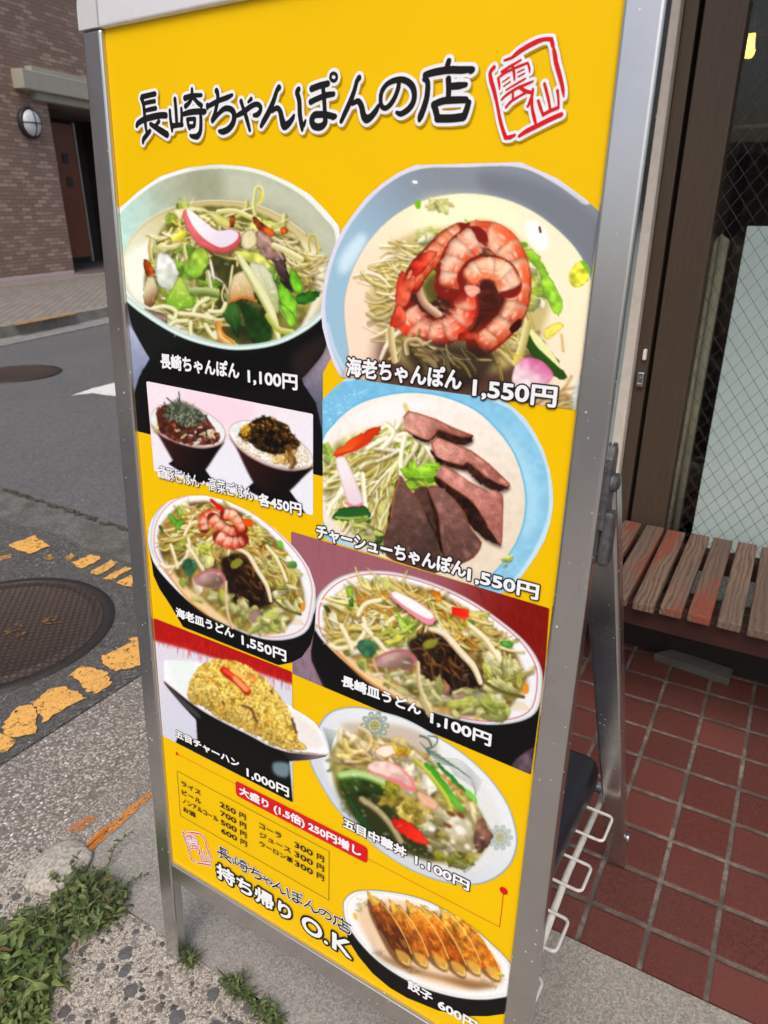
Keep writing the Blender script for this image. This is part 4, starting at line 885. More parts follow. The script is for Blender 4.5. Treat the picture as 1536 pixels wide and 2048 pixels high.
def dish_rice_bowls():
    c = Canvas(270, 750, 3.9385, 1500, 1182, 13)
    c.outline([(88, 48), (1402, 308), (1402, 1108), (150, 755)])
    c.poly([(0, 0), (1500, 0), (1500, 1200), (0, 1200)], (234, 222, 232), smooth=0, grad=((300, 200), (400, 900), (224, 228, 240)))
    c.poly([(360, 150), (900, 200), (900, 420), (640, 420)], (236, 206, 222), f=60, a=.8)
    c.poly([(262, 700), (300, 672), (420, 740), (545, 735), (620, 840), (500, 850)], (18, 17, 20), smooth=0)
    c.poly([(870, 900), (940, 840), (1220, 915), (1290, 1010), (1330, 1108), (1080, 1010)], (18, 17, 20), smooth=0)
    for i in range(14): c.stk([(1270+i*6, 985+i*9), (1272+i*6, 1040+i*8)], 6, (18, 17, 20))
    def bowl(rim, body, inner):
        c.poly(body, (62, 28, 30), grad=((body[0][0], body[0][1]), (body[4][0], body[4][1]), (16, 12, 13)), f=2)
        c.poly(rim, (196, 176, 172)); c.poly(inner, (226, 232, 232), noise=.04)
    bowl([(118, 370), (150, 270), (260, 225), (420, 235), (560, 290), (680, 380), (716, 465), (690, 530), (600, 568), (480, 568), (330, 530), (200, 460)], [(125, 405), (230, 490), (400, 555), (560, 575), (700, 520), (640, 620), (560, 740), (530, 765), (400, 755), (330, 720), (250, 590), (180, 470)], [(124, 365), (155, 275), (262, 232), (420, 243), (556, 298), (672, 386), (706, 465), (680, 520), (596, 555), (480, 552), (335, 515), (206, 446)])
    bowl([(738, 460), (760, 395), (840, 358), (980, 365), (1150, 420), (1300, 520), (1390, 620), (1405, 700), (1360, 735), (1240, 748), (1080, 725), (920, 655), (800, 560)], [(742, 490), (860, 610), (1050, 715), (1240, 755), (1405, 720), (1330, 800), (1210, 920), (1150, 940), (1040, 925), (950, 870), (880, 750), (800, 580)], [(744, 458), (766, 402), (842, 366), (978, 374), (1144, 430), (1292, 528), (1380, 622), (1394, 694), (1350, 722), (1240, 732), (1084, 708), (930, 640), (808, 550)])
    c.leaves([(150, 330), (220, 330), (220, 440), (170, 420)], 5, 50, [(236, 228, 150)])
    pile = [(165, 290), (200, 250), (330, 240), (520, 290), (600, 380), (660, 480), (640, 535), (480, 545), (330, 520), (210, 450)]
    c.poly(pile, (96, 50, 40), noise=.4)
    c.leaves([(300, 430), (640, 430), (620, 540), (340, 520)], 12, 40, [(236, 226, 206), (226, 206, 150), (240, 236, 226)])
    for x, y in c.pts_in(pile, 70):
        r = c.rng.uniform(16, 34); th = c.rng.uniform(0, 1.6); v = c.rng.uniform(.55, 1.25)
        P = [(x+r*math.cos(th+k*1.5708+c.rng.uniform(-.2, .2)), y+r*math.sin(th+k*1.5708)) for k in range(4)]
        c.poly([(a+3, b+6) for a, b in P], (30, 14, 10), smooth=0, a=.6)
        c.poly(P, np.clip(np.array((150, 82, 66))*v, 0, 255), smooth=0, noise=.25, edge=.3, grad=(P[0], P[2], np.clip(np.array((96, 44, 34))*v, 0, 255)))
    c.leaves([(480, 400), (620, 420), (640, 500), (520, 500)], 8, 30, [(240, 230, 214), (226, 190, 150)])
    nori = [(230, 300), (280, 220), (340, 200), (430, 230), (520, 290), (560, 350), (460, 400), (330, 370), (240, 330)]
    c.poly(nori, (60, 66, 56), f=14, a=.7)
    for x, y in c.pts_in(nori, 150):
        an = c.rng.uniform(-1.4, 1.9); l = c.rng.uniform(35, 75); v = c.rng.uniform(.35, 1.5)
        c.stk([(x-math.cos(an)*l/2, y-math.sin(an)*l/2), (x+math.cos(an)*l/2, y+math.sin(an)*l/2+6)], 7, np.clip(np.array((104, 116, 98))*v, 0, 255))
    for p in ([(345, 135), (352, 210)], [(250, 180), (330, 250)], [(560, 430), (566, 500)], [(400, 330), (370, 440)], [(230, 215), (245, 270)]): c.stk(p, 9, (44, 50, 46))
    rice = [(810, 500), (850, 430), (900, 470), (1000, 580), (1200, 590), (1300, 530), (1370, 640), (1370, 700), (1260, 730), (1080, 700), (930, 630), (820, 560)]
    c.poly(rice, (214, 200, 176), noise=.2); c.grains(rice, 420, 18, 10, [(246, 240, 230), (236, 226, 206), (226, 206, 170), (250, 246, 240)])
    c.grains([(1050, 600), (1260, 560), (1290, 700), (1100, 690)], 90, 20, 11, [(224, 192, 130), (206, 168, 96)])
    tk = [(815, 480), (850, 430), (920, 370), (1020, 325), (1120, 355), (1200, 400), (1240, 470), (1300, 540), (1220, 600), (1100, 620), (980, 590), (900, 530)]
    c.poly(tk, (40, 30, 18), noise=.5); c.sprouts(tk, 260, 34, 13, [(46, 32, 16), (26, 20, 12), (78, 54, 22), (120, 84, 34), (30, 26, 18)], 40, 90, lo=.5)
    c.sprouts(tk, 70, 22, 10, [(196, 140, 56), (160, 112, 44), (206, 160, 80)], 30, 90); c.sprouts([(840, 420), (900, 390), (900, 460), (830, 490)], 20, 34, 15, [(206, 160, 50), (226, 190, 80)])
    c.sprouts([(1180, 560), (1260, 540), (1250, 700), (1180, 680)], 16, 80, 16, [(150, 112, 60), (110, 80, 40), (186, 150, 90)], 70, 30)
    for p in c.pts_in([(900, 430), (1180, 400), (1200, 600), (960, 560)], 14): c.ell(p[0], p[1], 26, 16, c.rng.uniform(0, 180), (14, 12, 10), f=5)
    c.ring([(120, 395), (205, 462), (332, 532), (480, 568), (598, 568), (690, 532), (714, 470)], 8, (168, 140, 134), closed=False)
    c.ring([(740, 470), (802, 562), (925, 655), (1082, 724), (1240, 747), (1360, 735), (1402, 700)], 8, (168, 134, 124), closed=False)
    c.grain_noise()
    return c

def dish_pork_champon():
    c = Canvas(580, 740, 2.6947, 1500, 1293, 14)
    c.outline([(175, 160), (240, 95), (310, 40), (1140, 160), (1200, 200), (1265, 258), (1320, 340), (1365, 430), (1400, 540), (1416, 640), (1418, 730), (1402, 830), (1370, 920), (1320, 1010), (1250, 1110), (1170, 1195), (1130, 1204), (195, 915), (178, 880)])
    c.poly([(0, 0), (1500, 0), (1500, 1300), (0, 1300)], (186, 216, 232), smooth=0)
    c.poly([(150, 180), (310, 60), (700, 60), (1120, 180), (1250, 280), (1340, 420), (1385, 560), (1395, 720), (1370, 850), (1290, 1010), (1200, 1130), (1080, 1230), (150, 1000)], (122, 184, 220), grad=((300, 200), (1300, 800), (140, 192, 222)), noise=.04)
    c.poly([(1150, 300), (1290, 500), (1340, 720), (1300, 880), (1250, 900), (1270, 700), (1200, 480)], (170, 214, 236), f=34, a=.7)
    for x, y in c.pts_in([(180, 200), (360, 90), (420, 110), (230, 300), (185, 380)], 40): c.ell(x, y, 4, 4, 0, (190, 222, 240))
    br = [(170, 420), (240, 290), (360, 190), (520, 138), (680, 124), (840, 150), (1000, 220), (1120, 330), (1210, 460), (1260, 620), (1266, 760), (1230, 900), (1150, 1030), (1050, 1130), (940, 1180), (600, 1120), (300, 980), (170, 780)]
    c.ring(br, 16, (92, 168, 206)); c.poly(br, (240, 232, 224), grad=((600, 200), (1000, 1050), (220, 208, 188)), noise=.03)
    c.poly([(330, 250), (560, 160), (800, 180), (620, 240), (420, 300)], (248, 240, 240), f=30)
    c.poly([(190, 440), (400, 330), (620, 320), (800, 560), (780, 620), (560, 720), (520, 960), (380, 900), (230, 800), (185, 600)], (168, 170, 100), f=26, a=.9, noise=.3)
    c.leaves([(440, 360), (600, 310), (800, 540), (760, 610), (560, 620), (420, 540)], 24, 62, [(206, 222, 100), (170, 212, 70), (226, 230, 150), (150, 200, 60)])
    c.leaves([(180, 410), (240, 410), (250, 560), (190, 560)], 6, 54, [(170, 206, 90), (206, 224, 150)])
    c.sprouts([(200, 480), (460, 380), (560, 560), (520, 760), (480, 900), (360, 820), (220, 720)], 85, 210, 20, [(242, 238, 214), (232, 226, 190), (222, 212, 160), (246, 242, 226), (206, 206, 140)], apex=(620, 420))
    c.sprouts([(460, 330), (640, 300), (800, 520), (700, 600), (480, 540)], 40, 210, 19, [(240, 240, 214), (226, 228, 180), (246, 244, 226)], -45, 50)
    for p in ([(560, 360), (640, 345), (720, 400), (770, 470)], [(420, 420), (520, 370), (620, 390)], [(620, 360), (600, 460), (600, 560)], [(520, 290), (560, 340), (500, 420)], [(390, 560), (400, 680), (410, 780)], [(240, 740), (280, 640), (370, 560)], [(205, 780), (230, 720), (300, 640)]):
        c.stk(p, 26, (238, 238, 214), lo=(186, 184, 130), hi=(250, 250, 236))
    c.poly([(245, 480), (290, 465), (340, 560), (390, 690), (380, 735), (320, 725), (280, 620)], (240, 228, 232), edge=.18, grad=((270, 500), (350, 720), (224, 206, 214))); c.stk([(300, 715), (345, 735), (390, 720)], 14, (220, 130, 160))
    c.poly([(228, 455), (300, 395), (380, 345), (486, 304), (470, 350), (410, 400), (340, 425), (270, 470)], (226, 92, 36), edge=.25, grad=((300, 400), (420, 420), (196, 60, 20))); c.stk([(250, 460), (350, 430), (420, 390)], 14, (200, 60, 30))
    c.poly([(230, 785), (290, 742), (400, 735), (432, 765), (420, 800), (330, 812), (245, 808)], (44, 92, 42), edge=.3); c.stk([(250, 795), (330, 800), (415, 790)], 14, (150, 176, 90))
    c.stk([(620, 190), (640, 240)], 26, (216, 196, 140)); c.leaves([(620, 520), (780, 480), (790, 620), (640, 640)], 9, 60, [(150, 206, 60), (190, 220, 90)])
    c.leaves([(360, 800), (500, 800), (500, 960), (420, 960)], 8, 48, [(206, 210, 130), (120, 140, 60), (228, 222, 180)])
    def pork(p, rind, col, dark, sh):
        c.poly([(x+4, y+16) for x, y in rind], (60, 40, 34), a=.6, f=10)
        c.poly(rind, (48, 27, 22), noise=.5, fine=.3)
        c.poly(p, col, noise=.12, fine=.1, grad=sh+(dark,), edge=.1)
        d = np.array(sh[1])-np.array(sh[0]); an0 = math.atan2(d[1], d[0])
        for _ in range(34):
            q = c.pts_in(p, 1)[0]; an = an0+c.rng.uniform(-.35, .35); l = c.rng.uniform(20, 70)
            q2 = (q[0]+l*math.cos(an), q[1]+l*math.sin(an))
            if inpoly(np.array(p, float), np.array(q2[0]), np.array(q2[1])): c.stk([q, q2], c.rng.uniform(3, 6), np.clip(np.array(col)*c.rng.choice([.82, 1.16]), 0, 255), a=.4)
        for _ in range(4):
            q = c.pts_in(p, 1)[0]; c.ell(q[0], q[1], c.rng.uniform(16, 40), c.rng.uniform(6, 14), math.degrees(an0)+c.rng.uniform(-30, 30), np.clip(np.array(col)*1.2+22, 0, 255), f=8, a=.5)
        m = len(p)
        for k in range(m):
            if c.rng.random() < .75: c.stk([p[k], ((p[k][0]+p[(k+1) % m][0])/2, (p[k][1]+p[(k+1) % m][1])/2), p[(k+1) % m]], c.rng.uniform(5, 11), (128, 70, 46), a=.6)
    pork([(612, 258), (640, 224), (700, 238), (790, 268), (880, 312), (978, 352), (930, 362), (860, 342), (800, 322), (782, 348), (750, 376), (690, 360), (630, 325)], [(610, 280), (700, 340), (790, 315), (900, 340), (982, 350), (972, 390), (900, 404), (830, 388), (790, 362), (730, 388), (660, 350)], (198, 146, 134), (156, 104, 94), ((660, 240), (820, 390)))
    pork([(763, 395), (795, 364), (880, 396), (975, 436), (1070, 506), (1180, 612), (1130, 616), (1050, 570), (985, 510), (950, 498), (930, 512), (850, 494), (785, 460)], [(765, 430), (850, 470), (950, 490), (1050, 560), (1182, 612), (1150, 648), (1080, 642), (1000, 592), (950, 540), (850, 524), (785, 486)], (200, 146, 134), (156, 102, 92), ((840, 380), (1060, 620)))
    pork([(790, 565), (830, 518), (900, 556), (970, 606), (1060, 650), (1144, 672), (1146, 820), (1138, 940), (1080, 862), (1020, 760), (960, 690), (870, 632)], [(786, 575), (880, 620), (990, 700), (1070, 850), (1140, 944), (1040, 900), (950, 810), (900, 720), (830, 650), (788, 605)], (188, 134, 124), (158, 106, 98), ((860, 560), (1120, 860)))
    pork([(665, 668), (700, 632), (745, 640), (800, 760), (810, 900), (760, 820), (700, 720)], [(670, 670), (740, 640), (820, 800), (815, 960), (740, 800)], (88, 64, 56), (50, 36, 32), ((700, 650), (780, 850)))
    pork([(745, 640), (800, 628), (880, 690), (940, 770), (970, 850), (1032, 932), (990, 1010), (900, 1050), (840, 1020), (815, 920), (800, 780)], [(740, 640), (800, 700), (830, 900), (850, 1030), (800, 960), (780, 800)], (132, 98, 90), (94, 68, 64), ((800, 660), (930, 1040)))
    pork([(540, 800), (556, 690), (592, 570), (640, 640), (690, 700), (740, 800), (795, 930), (820, 1050), (760, 1102), (640, 1066), (520, 1000), (506, 900)], [(530, 800), (560, 660), (592, 572), (560, 760), (515, 960)], (108, 82, 74), (76, 57, 52), ((580, 620), (740, 1060)))
    c.stk([(590, 580), (560, 690), (545, 790)], 8, (170, 110, 70), a=.7)
    c.leaves([(1120, 1010), (1190, 1000), (1160, 1060)], 3, 30, [(190, 206, 100)]); c.leaves([(450, 900), (500, 900), (500, 990)], 4, 36, [(60, 90, 40)])
    c.poly([(180, 860), (320, 930), (420, 985), (200, 940)], (150, 200, 226), f=10, a=.8)
    c.grain_noise()
    return c

def udon(c, shrimp, M=None):
    # the noodle plate shared by two pictures; written in the coordinates of the larger one
    def T(p): return [M(x, y) for x, y in p] if M else list(p)
    s = .98 if M else 1.
    plate = T([(190, 510), (200, 430), (240, 360), (330, 292), (470, 256), (650, 265), (850, 320), (1050, 410), (1230, 530), (1370, 650), (1450, 770), (1468, 880), (1440, 1030), (1350, 1094), (1180, 1116), (1000, 1090), (780, 1018), (560, 908), (380, 780), (260, 670), (200, 590)])
    c.poly(plate, (226, 232, 240), edge=.22, ew=14, rg=False)
    P = np.array(plate); cen = P.mean(0)
    c.poly([tuple(cen+(p-cen)*.975) for p in P], (238, 242, 248), grad=(T([(700, 300)])[0], T([(700, 1100)])[0], (224, 228, 232)))
    c.ring([tuple(cen+(p-cen)*.955) for p in P], 6, (172, 60, 66), a=.85)
    c.poly([tuple(cen+(p-cen)*.80) for p in P], (232, 230, 218), f=30)
    for k in range(4):
        a, b = T([(1110+k*30, 520+k*22)])[0]; c.stk([(a, b), (a+22*s, b+16*s)], 18*s, (226, 206, 160)); a, b = T([(1090+k*42, 1082-k*5)])[0]; c.stk([(a, b), (a+30*s, b-4*s)], 16*s, (206, 170, 104))
    for k in range(7): a, b = T([(1290+k*14, 990)])[0]; c.stk([(a-20*s, b), (a+k*3*s, b+45*s)], 5*s, (206, 160, 80), a=.8)
    base = T([(250, 470), (340, 370), (440, 320), (620, 310), (850, 365), (1050, 470), (1220, 600), (1330, 740), (1385, 900), (1330, 960), (1250, 1040), (1100, 1070), (900, 1050), (700, 960), (500, 840), (330, 690), (265, 600)])
    c.poly(base, (132, 112, 60), noise=.35, f=14*s)
    c.poly(T([(300, 660), (450, 780), (650, 900), (830, 1010), (980, 1060), (700, 990), (460, 850)]), (222, 196, 150), f=18*s)
    c.stk(T([(300, 700), (420, 810), (520, 890), (640, 960)]), 14*s, (206, 130, 60), a=.7)
    c.leaves(base, 60, 72*s, [(216, 214, 150), (206, 206, 120), (226, 222, 176), (186, 190, 90), (230, 226, 196)])
    up = T([(290, 470), (440, 330), (640, 320), (880, 390), (1080, 500), (1260, 650), (1340, 860), (1180, 780), (900, 600), (560, 640), (420, 700), (290, 640)])
    c.leaves(up, 34, 74*s, [(206, 212, 120), (222, 222, 150), (180, 196, 84), (232, 228, 186)])
    c.sprouts(up, 120, 190*s, 18*s, [(236, 230, 190), (222, 212, 160), (206, 196, 130), (240, 236, 210), (206, 176, 100)], apex=T([(800, 430)])[0])
    c.sprouts(T([(400, 400), (640, 360), (640, 520), (460, 560)]), 34, 60*s, 13*s, [(206, 150, 60), (226, 180, 90), (186, 130, 50)], 40, 90)
    c.sprouts(T([(860, 430), (1050, 520), (1120, 700), (960, 640)]), 26, 60*s, 12*s, [(206, 150, 60), (226, 190, 100)], 40, 90)
    for p in ([(470, 520), (480, 580), (430, 660), (330, 690), (280, 670)], [(440, 500), (480, 440), (560, 420)], [(460, 560), (520, 620), (590, 700)], [(340, 560), (380, 640), (400, 690)], [(580, 600), (620, 530), (680, 510)], [(1060, 560), (1150, 640), (1230, 760)]):
        c.stk(T(p), 28*s, (232, 222, 186), lo=(180, 164, 106), hi=(242, 236, 214))
    for p, q in (([(370, 350), (400, 345), (410, 400), (385, 400)], (130, 160, 60)), ([(385, 420), (410, 410), (410, 455), (390, 450)], (90, 140, 40)), ([(245, 455), (262, 450), (285, 490), (260, 480)], (70, 90, 50)), ([(440, 650), (500, 640), (550, 680), (500, 740), (440, 700)], (60, 104, 76)), ([(1230, 650), (1290, 650), (1300, 680), (1250, 680)], (90, 150, 70)), ([(1050, 530), (1090, 545), (1080, 560)], (70, 130, 50))):
        c.poly(T(p), q, edge=.3, noise=.3)
    c.leaves(T([(400, 760), (470, 770), (460, 800)]), 5, 22*s, [(150, 176, 70)])
    c.leaves(T([(560, 560), (640, 560), (650, 660), (580, 660)]), 5, 56*s, [(206, 206, 90), (190, 200, 90)])
    # dark mushrooms
    c.poly(T([(720, 650), (860, 600), (960, 650), (1090, 780), (1140, 880), (1060, 920), (960, 960), (820, 880), (770, 760)]), (40, 24, 18), f=16*s, noise=.4)
    c.sprouts(T([(740, 650), (880, 600), (1000, 700), (1110, 860), (960, 930), (820, 840)]), 46, 110*s, 22*s, [(50, 30, 20), (84, 54, 32), (30, 18, 14), (110, 76, 44)], 55, 35, lo=.5)
    c.poly(T([(800, 655), (850, 630), (890, 650), (850, 690), (800, 690)]), (130, 130, 50), edge=.4)
    c.stk(T([(840, 580), (920, 610), (1000, 700), (1080, 790), (1120, 880)]), 40*s, (222, 208, 176), lo=(160, 140, 100), hi=(240, 232, 210), taper=.3)
    c.leaves(T([(1120, 780), (1330, 780), (1370, 920), (1280, 950)]), 12, 70*s, [(206, 206, 140), (222, 220, 170), (180, 180, 90)])
    c.stk(T([(1150, 880), (1240, 930), (1360, 960)]), 20*s, (96, 90, 40)); c.poly(T([(1355, 900), (1385, 890), (1390, 930), (1365, 945)]), (214, 140, 50))
    c.poly(T([(860, 880), (900, 850), (950, 900), (940, 950), (880, 930)]), (150, 110, 84), edge=.35, noise=.2)
    # kamaboko half sunk in the sauce
    c.poly(T([(530, 770), (560, 725), (640, 696), (710, 700), (765, 745), (765, 790), (700, 812), (600, 800)]), (170, 104, 110))
    c.poly(T([(538, 780), (570, 735), (640, 712), (700, 716), (745, 760), (745, 795), (690, 806), (600, 798)]), (176, 146, 142), grad=(T([(620, 720)])[0], T([(680, 800)])[0], (112, 90, 78)), noise=.1)
    c.leaves(T([(600, 820), (1020, 900), (1100, 1010), (820, 960)]), 22, 54*s, [(196, 196, 130), (206, 200, 150), (160, 160, 96)], a=.85)
    c.poly(T([(960, 960), (1020, 930), (1060, 980), (1000, 1010)]), (150, 126, 116), edge=.3); c.poly(T([(1060, 950), (1110, 925), (1170, 950), (1160, 1000), (1080, 1000)]), (120, 126, 92), edge=.3, grad=(T([(1080, 930)])[0], T([(1140, 1000)])[0], (180, 176, 150)))
    c.leaves(T([(880, 1000), (1250, 960), (1250, 1050), (1000, 1070)]), 16, 70*s, [(200, 204, 120), (176, 186, 96), (216, 214, 150)])
    c.stk(T([(770, 770), (775, 870), (800, 960), (840, 1040)]), 24*s, (224, 208, 170), lo=(170, 150, 110)); c.stk(T([(520, 750), (560, 840), (640, 900)]), 14*s, (216, 180, 150), a=.8)
    c.leaves(T([(440, 740), (480, 760), (470, 800), (430, 790)]), 4, 30*s, [(186, 196, 110)])
    c.smear(T([(300, 640), (560, 640), (900, 900), (1300, 900), (1200, 1060), (800, 1020), (480, 840)]), 1, .8)
    c.gloss(T([(300, 500), (640, 380), (1250, 700), (1340, 900), (900, 1040), (420, 800)]), 110, 11, .55)
    if not shrimp:
        c.poly(T([(625, 400), (700, 400), (780, 450), (865, 520), (870, 560), (810, 560), (700, 490), (620, 430)]), (40, 34, 20), a=.5, f=10)
        c.poly(T([(614, 385), (650, 372), (740, 410), (830, 470), (865, 515), (850, 555), (800, 545), (710, 480), (630, 415)]), (226, 140, 160))
        c.poly(T([(626, 380), (655, 376), (740, 416), (826, 474), (858, 512), (820, 520), (720, 465), (640, 405)]), (246, 240, 240))
        c.poly(T([(960, 455), (1055, 470), (1058, 515), (1030, 525), (962, 500)]), (214, 30, 22), smooth=0, grad=(T([(970, 460)])[0], T([(1050, 520)])[0], (236, 60, 40)))
        c.poly(T([(830, 365), (890, 375), (905, 430), (870, 410)]), (206, 130, 40), edge=.3, noise=.3)
        c.leaves(T([(650, 520), (790, 520), (790, 590), (680, 590)]), 7, 46*s, [(160, 206, 70), (190, 216, 110)])

def dish_shrimp_udon():
    c = Canvas(280, 980, 4.0421, 1440, 1440, 15)
    c.outline([(66, 340), (79, 270), (113, 204), (164, 140), (233, 90), (370, 46), (520, 42), (700, 88), (900, 178), (1100, 318), (1270, 480), (1370, 630), (1420, 780), (1428, 900), (1412, 1130), (1380, 1250), (1310, 1350), (1230, 1392), (1120, 1415), (350, 1105), (240, 920), (160, 800), (110, 690), (98, 600), (68, 450)])
    c.poly([(0, 0), (1500, 0), (1500, 1500), (0, 1500)], (16, 16, 17), smooth=0)
    c.poly([(66, 340), (79, 270), (113, 204), (164, 140), (233, 90), (370, 46), (520, 42), (700, 92), (900, 182), (1100, 322), (1270, 484), (1390, 660), (1425, 830), (1415, 980), (1340, 1110), (1230, 1180), (1060, 1200), (880, 1170), (640, 1060), (420, 920), (250, 760), (120, 600), (70, 450)], (232, 236, 242))
    # the same photograph printed smaller: map through the poster's own plane
    def M(x, y):
        u, v = photo_to_uv(560+x/2.7927, 1050+y/2.7927)
        px, py = uv_to_photo(UD[0][0]*u+UD[0][1]*v+UD[0][2], UD[1][0]*u+UD[1][1]*v+UD[1][2])
        return ((px-280)*4.0421, (py-980)*4.0421)
    udon(c, True, M)
    c.shrimp([(520, 310), (515, 240), (570, 190), (640, 180), (700, 210)], 80, 5)
    c.shrimp([(590, 230), (650, 290), (720, 330), (770, 330)], 92, 4, side=-1)
    c.shrimp([(690, 190), (750, 200), (800, 260), (830, 320)], 84, 4, red=(222, 96, 56), side=-1)
    c.shrimp([(640, 380), (720, 420), (800, 420), (830, 400)], 100, 4, red=(190, 50, 34), side=-1)
    c.poly([(568, 68), (600, 84), (685, 158), (665, 170), (610, 130), (575, 95)], (206, 30, 20), edge=.25)
    c.poly([(820, 236), (908, 240), (910, 300), (850, 290)], (232, 82, 26), smooth=0, edge=.2)
    for p in ([(230, 205), (262, 195), (300, 260), (270, 280)], [(290, 260), (360, 235), (330, 300), (290, 330)]): c.poly(p, (96, 160, 56), edge=.3)
    c.poly([(1100, 420), (1145, 410), (1165, 465), (1130, 460)], (110, 180, 60))
    c.grain_noise()
    return c

def dish_plain_udon():
    c = Canvas(560, 1050, 2.7927, 1540, 1420, 16)
    c.outline([(62, 35), (1505, 465), (1480, 800), (1402, 1394), (70, 830)])
    c.poly([(0, 0), (1600, 0), (1600, 1500), (0, 1500)], (148, 98, 108), smooth=0, grad=((800, 200), (1380, 480), (122, 24, 18)))
    c.poly([(0, 400), (200, 480), (200, 700), (300, 1000), (0, 1000)], (138, 118, 132), f=60)
    for i in range(60):
        x = c.rng.uniform(1080, 1520); y = 300+(x-1000)*.42+c.rng.uniform(-60, 220); c.stk([(x, y), (x+c.rng.uniform(-10, 25), y+60)], 5, (70, 8, 6) if i % 2 else (156, 40, 30), a=.35)
    for i in range(70):
        x = c.rng.uniform(66, 260); y = c.rng.uniform(620, 900); c.stk([(x, y), (x+4, y+40)], 5, (96, 82, 96), a=.4)
        x = c.rng.uniform(100, 900); y = c.rng.uniform(60, 260); c.stk([(x, y), (x+8, y+70)], 4, (128, 80, 92), a=.35)
    c.poly([(190, 590), (176, 700), (214, 820), (300, 950), (420, 1100), (1340, 1500), (1500, 1300), (1462, 1150), (1450, 1000), (800, 800)], (15, 15, 16), smooth=0)
    for i in range(22): c.stk([(176+i*5, 700+i*11), (180+i*5, 760+i*11)], 7, (15, 15, 16), a=.8)
    c.poly([(1300, 1330), (1440, 1240), (1420, 1420), (1330, 1420)], (92, 76, 88), f=8, noise=.3)
    udon(c, False)
    c.grain_noise()
    return c

def dish_fried_rice():
    c = Canvas(300, 1230, 4.0421, 1460, 1530, 17)
    c.outline([(30, 22), (1150, 458), (1152, 750), (1260, 810), (1340, 870), (1395, 950), (1430, 1040), (1448, 1105), (1430, 1140), (1330, 1165), (1155, 1182), (1158, 1515), (105, 975)])
    c.poly([(0, 0), (1500, 0), (1500, 1600), (0, 1600)], (212, 210, 224), smooth=0, grad=((200, 400), (200, 950), (200, 204, 220)))
    c.poly([(0, 0), (1200, 440), (1200, 575), (900, 470), (600, 370), (300, 275), (0, 195)], (164, 26, 24), smooth=0, f=14)
    for i in range(260):
        x = c.rng.uniform(20, 1150); y = x*.39+c.rng.uniform(20, 190-.09*x*.5); v = c.rng.uniform(.5, 1.5)
        c.stk([(x, y), (x+c.rng.uniform(-8, 12), y+c.rng.uniform(20, 60))], 5, np.clip(np.array((176, 34, 30))*v+(0, 10, 10), 0, 255), a=.5)
    c.poly([(375, 830), (760, 950), (1060, 1120), (1128, 1180), (1158, 1520), (520, 1200), (210, 1030), (230, 980), (385, 1010)], (14, 14, 15), smooth=0)
    c.poly([(1000, 1190), (1125, 1200), (1122, 1300), (1060, 1310), (1000, 1270)], (122, 142, 150), f=16, a=.9)
    c.poly([(118, 535), (420, 770), (800, 970), (1060, 1090), (1448, 1115), (1425, 1142), (1330, 1166), (1120, 1178), (1040, 1150), (760, 1060), (500, 960), (390, 860), (240, 700)], (30, 28, 30), grad=((300, 700), (420, 880), (13, 13, 14)))
    c.poly([(1080, 1110), (1440, 1128), (1330, 1166), (1140, 1178)], (130, 112, 118), smooth=0, grad=((1400, 1130), (1120, 1160), (44, 36, 38)))
    c.poly([(118, 545), (250, 665), (400, 800), (390, 830), (240, 700)], (110, 112, 118), a=.5, f=6)
    c.poly([(113, 372), (130, 362), (380, 374), (700, 500), (1150, 740), (1330, 860), (1396, 950), (1448, 1105), (1436, 1126), (1066, 1088), (800, 960), (420, 762), (200, 600), (118, 530)], (236, 240, 246), smooth=0)
    c.poly([(130, 378), (360, 388), (310, 640), (220, 560), (150, 400)], (222, 236, 232), f=10, a=.8)
    c.poly([(1150, 780), (1300, 880), (1370, 960), (1400, 1070), (1240, 1060), (1190, 900)], (226, 222, 218), f=20)
    c.ring([(118, 530), (200, 598), (420, 762), (800, 962), (1066, 1090), (1250, 1116), (1436, 1128)], 9, (206, 190, 182), closed=False)
    rice = [(308, 650), (320, 560), (350, 490), (400, 420), (470, 375), (560, 358), (680, 368), (760, 400), (900, 490), (1020, 620), (1120, 770), (1180, 900), (1200, 1010), (1270, 1080), (1100, 1084), (1030, 1060), (800, 935), (600, 850), (430, 730), (330, 690)]
    c.poly(rice, (176, 140, 60), noise=.15)
    c.grains(rice, 1300, 16, 17, [(226, 196, 96), (216, 182, 84), (236, 212, 122), (200, 160, 70), (230, 206, 130)], light=lambda x, y: .98 if y < 520+(x-400)*.55 else max(.62, .98-(y-520-(x-400)*.55)/900))
    for k in range(36):
        x, y = c.pts_in(rice, 1)[0]; c.stk([(x, y), (x+c.rng.uniform(-20, 30), y+c.rng.uniform(5, 30))], 10, [(226, 130, 40), (150, 90, 40), (120, 80, 40), (236, 170, 60)][k % 4], a=.8)
    for p in ([(750, 730), (820, 760), (850, 830), (870, 860)], [(1150, 840), (1170, 900), (1185, 950)], [(590, 700), (600, 720)], [(980, 610), (990, 630)]): c.stk(p, 18, (66, 44, 34), hi=(120, 96, 84))
    c.stk([(600, 445), (650, 490), (720, 540), (790, 620)], 62, (196, 60, 30), lo=(150, 40, 20)); c.stk([(605, 445), (660, 485), (700, 520)], 40, (206, 36, 24), hi=(236, 110, 80))
    c.stk([(690, 510), (740, 560), (780, 600)], 44, (232, 120, 70), hi=(246, 176, 130)); c.stk([(670, 440), (720, 470), (760, 500)], 34, (240, 170, 80), hi=(250, 200, 130)); c.stk([(790, 510), (840, 500), (860, 530)], 20, (226, 130, 70))
    c.smear(rice, 1, .45)
    c.grain_noise()
    return c

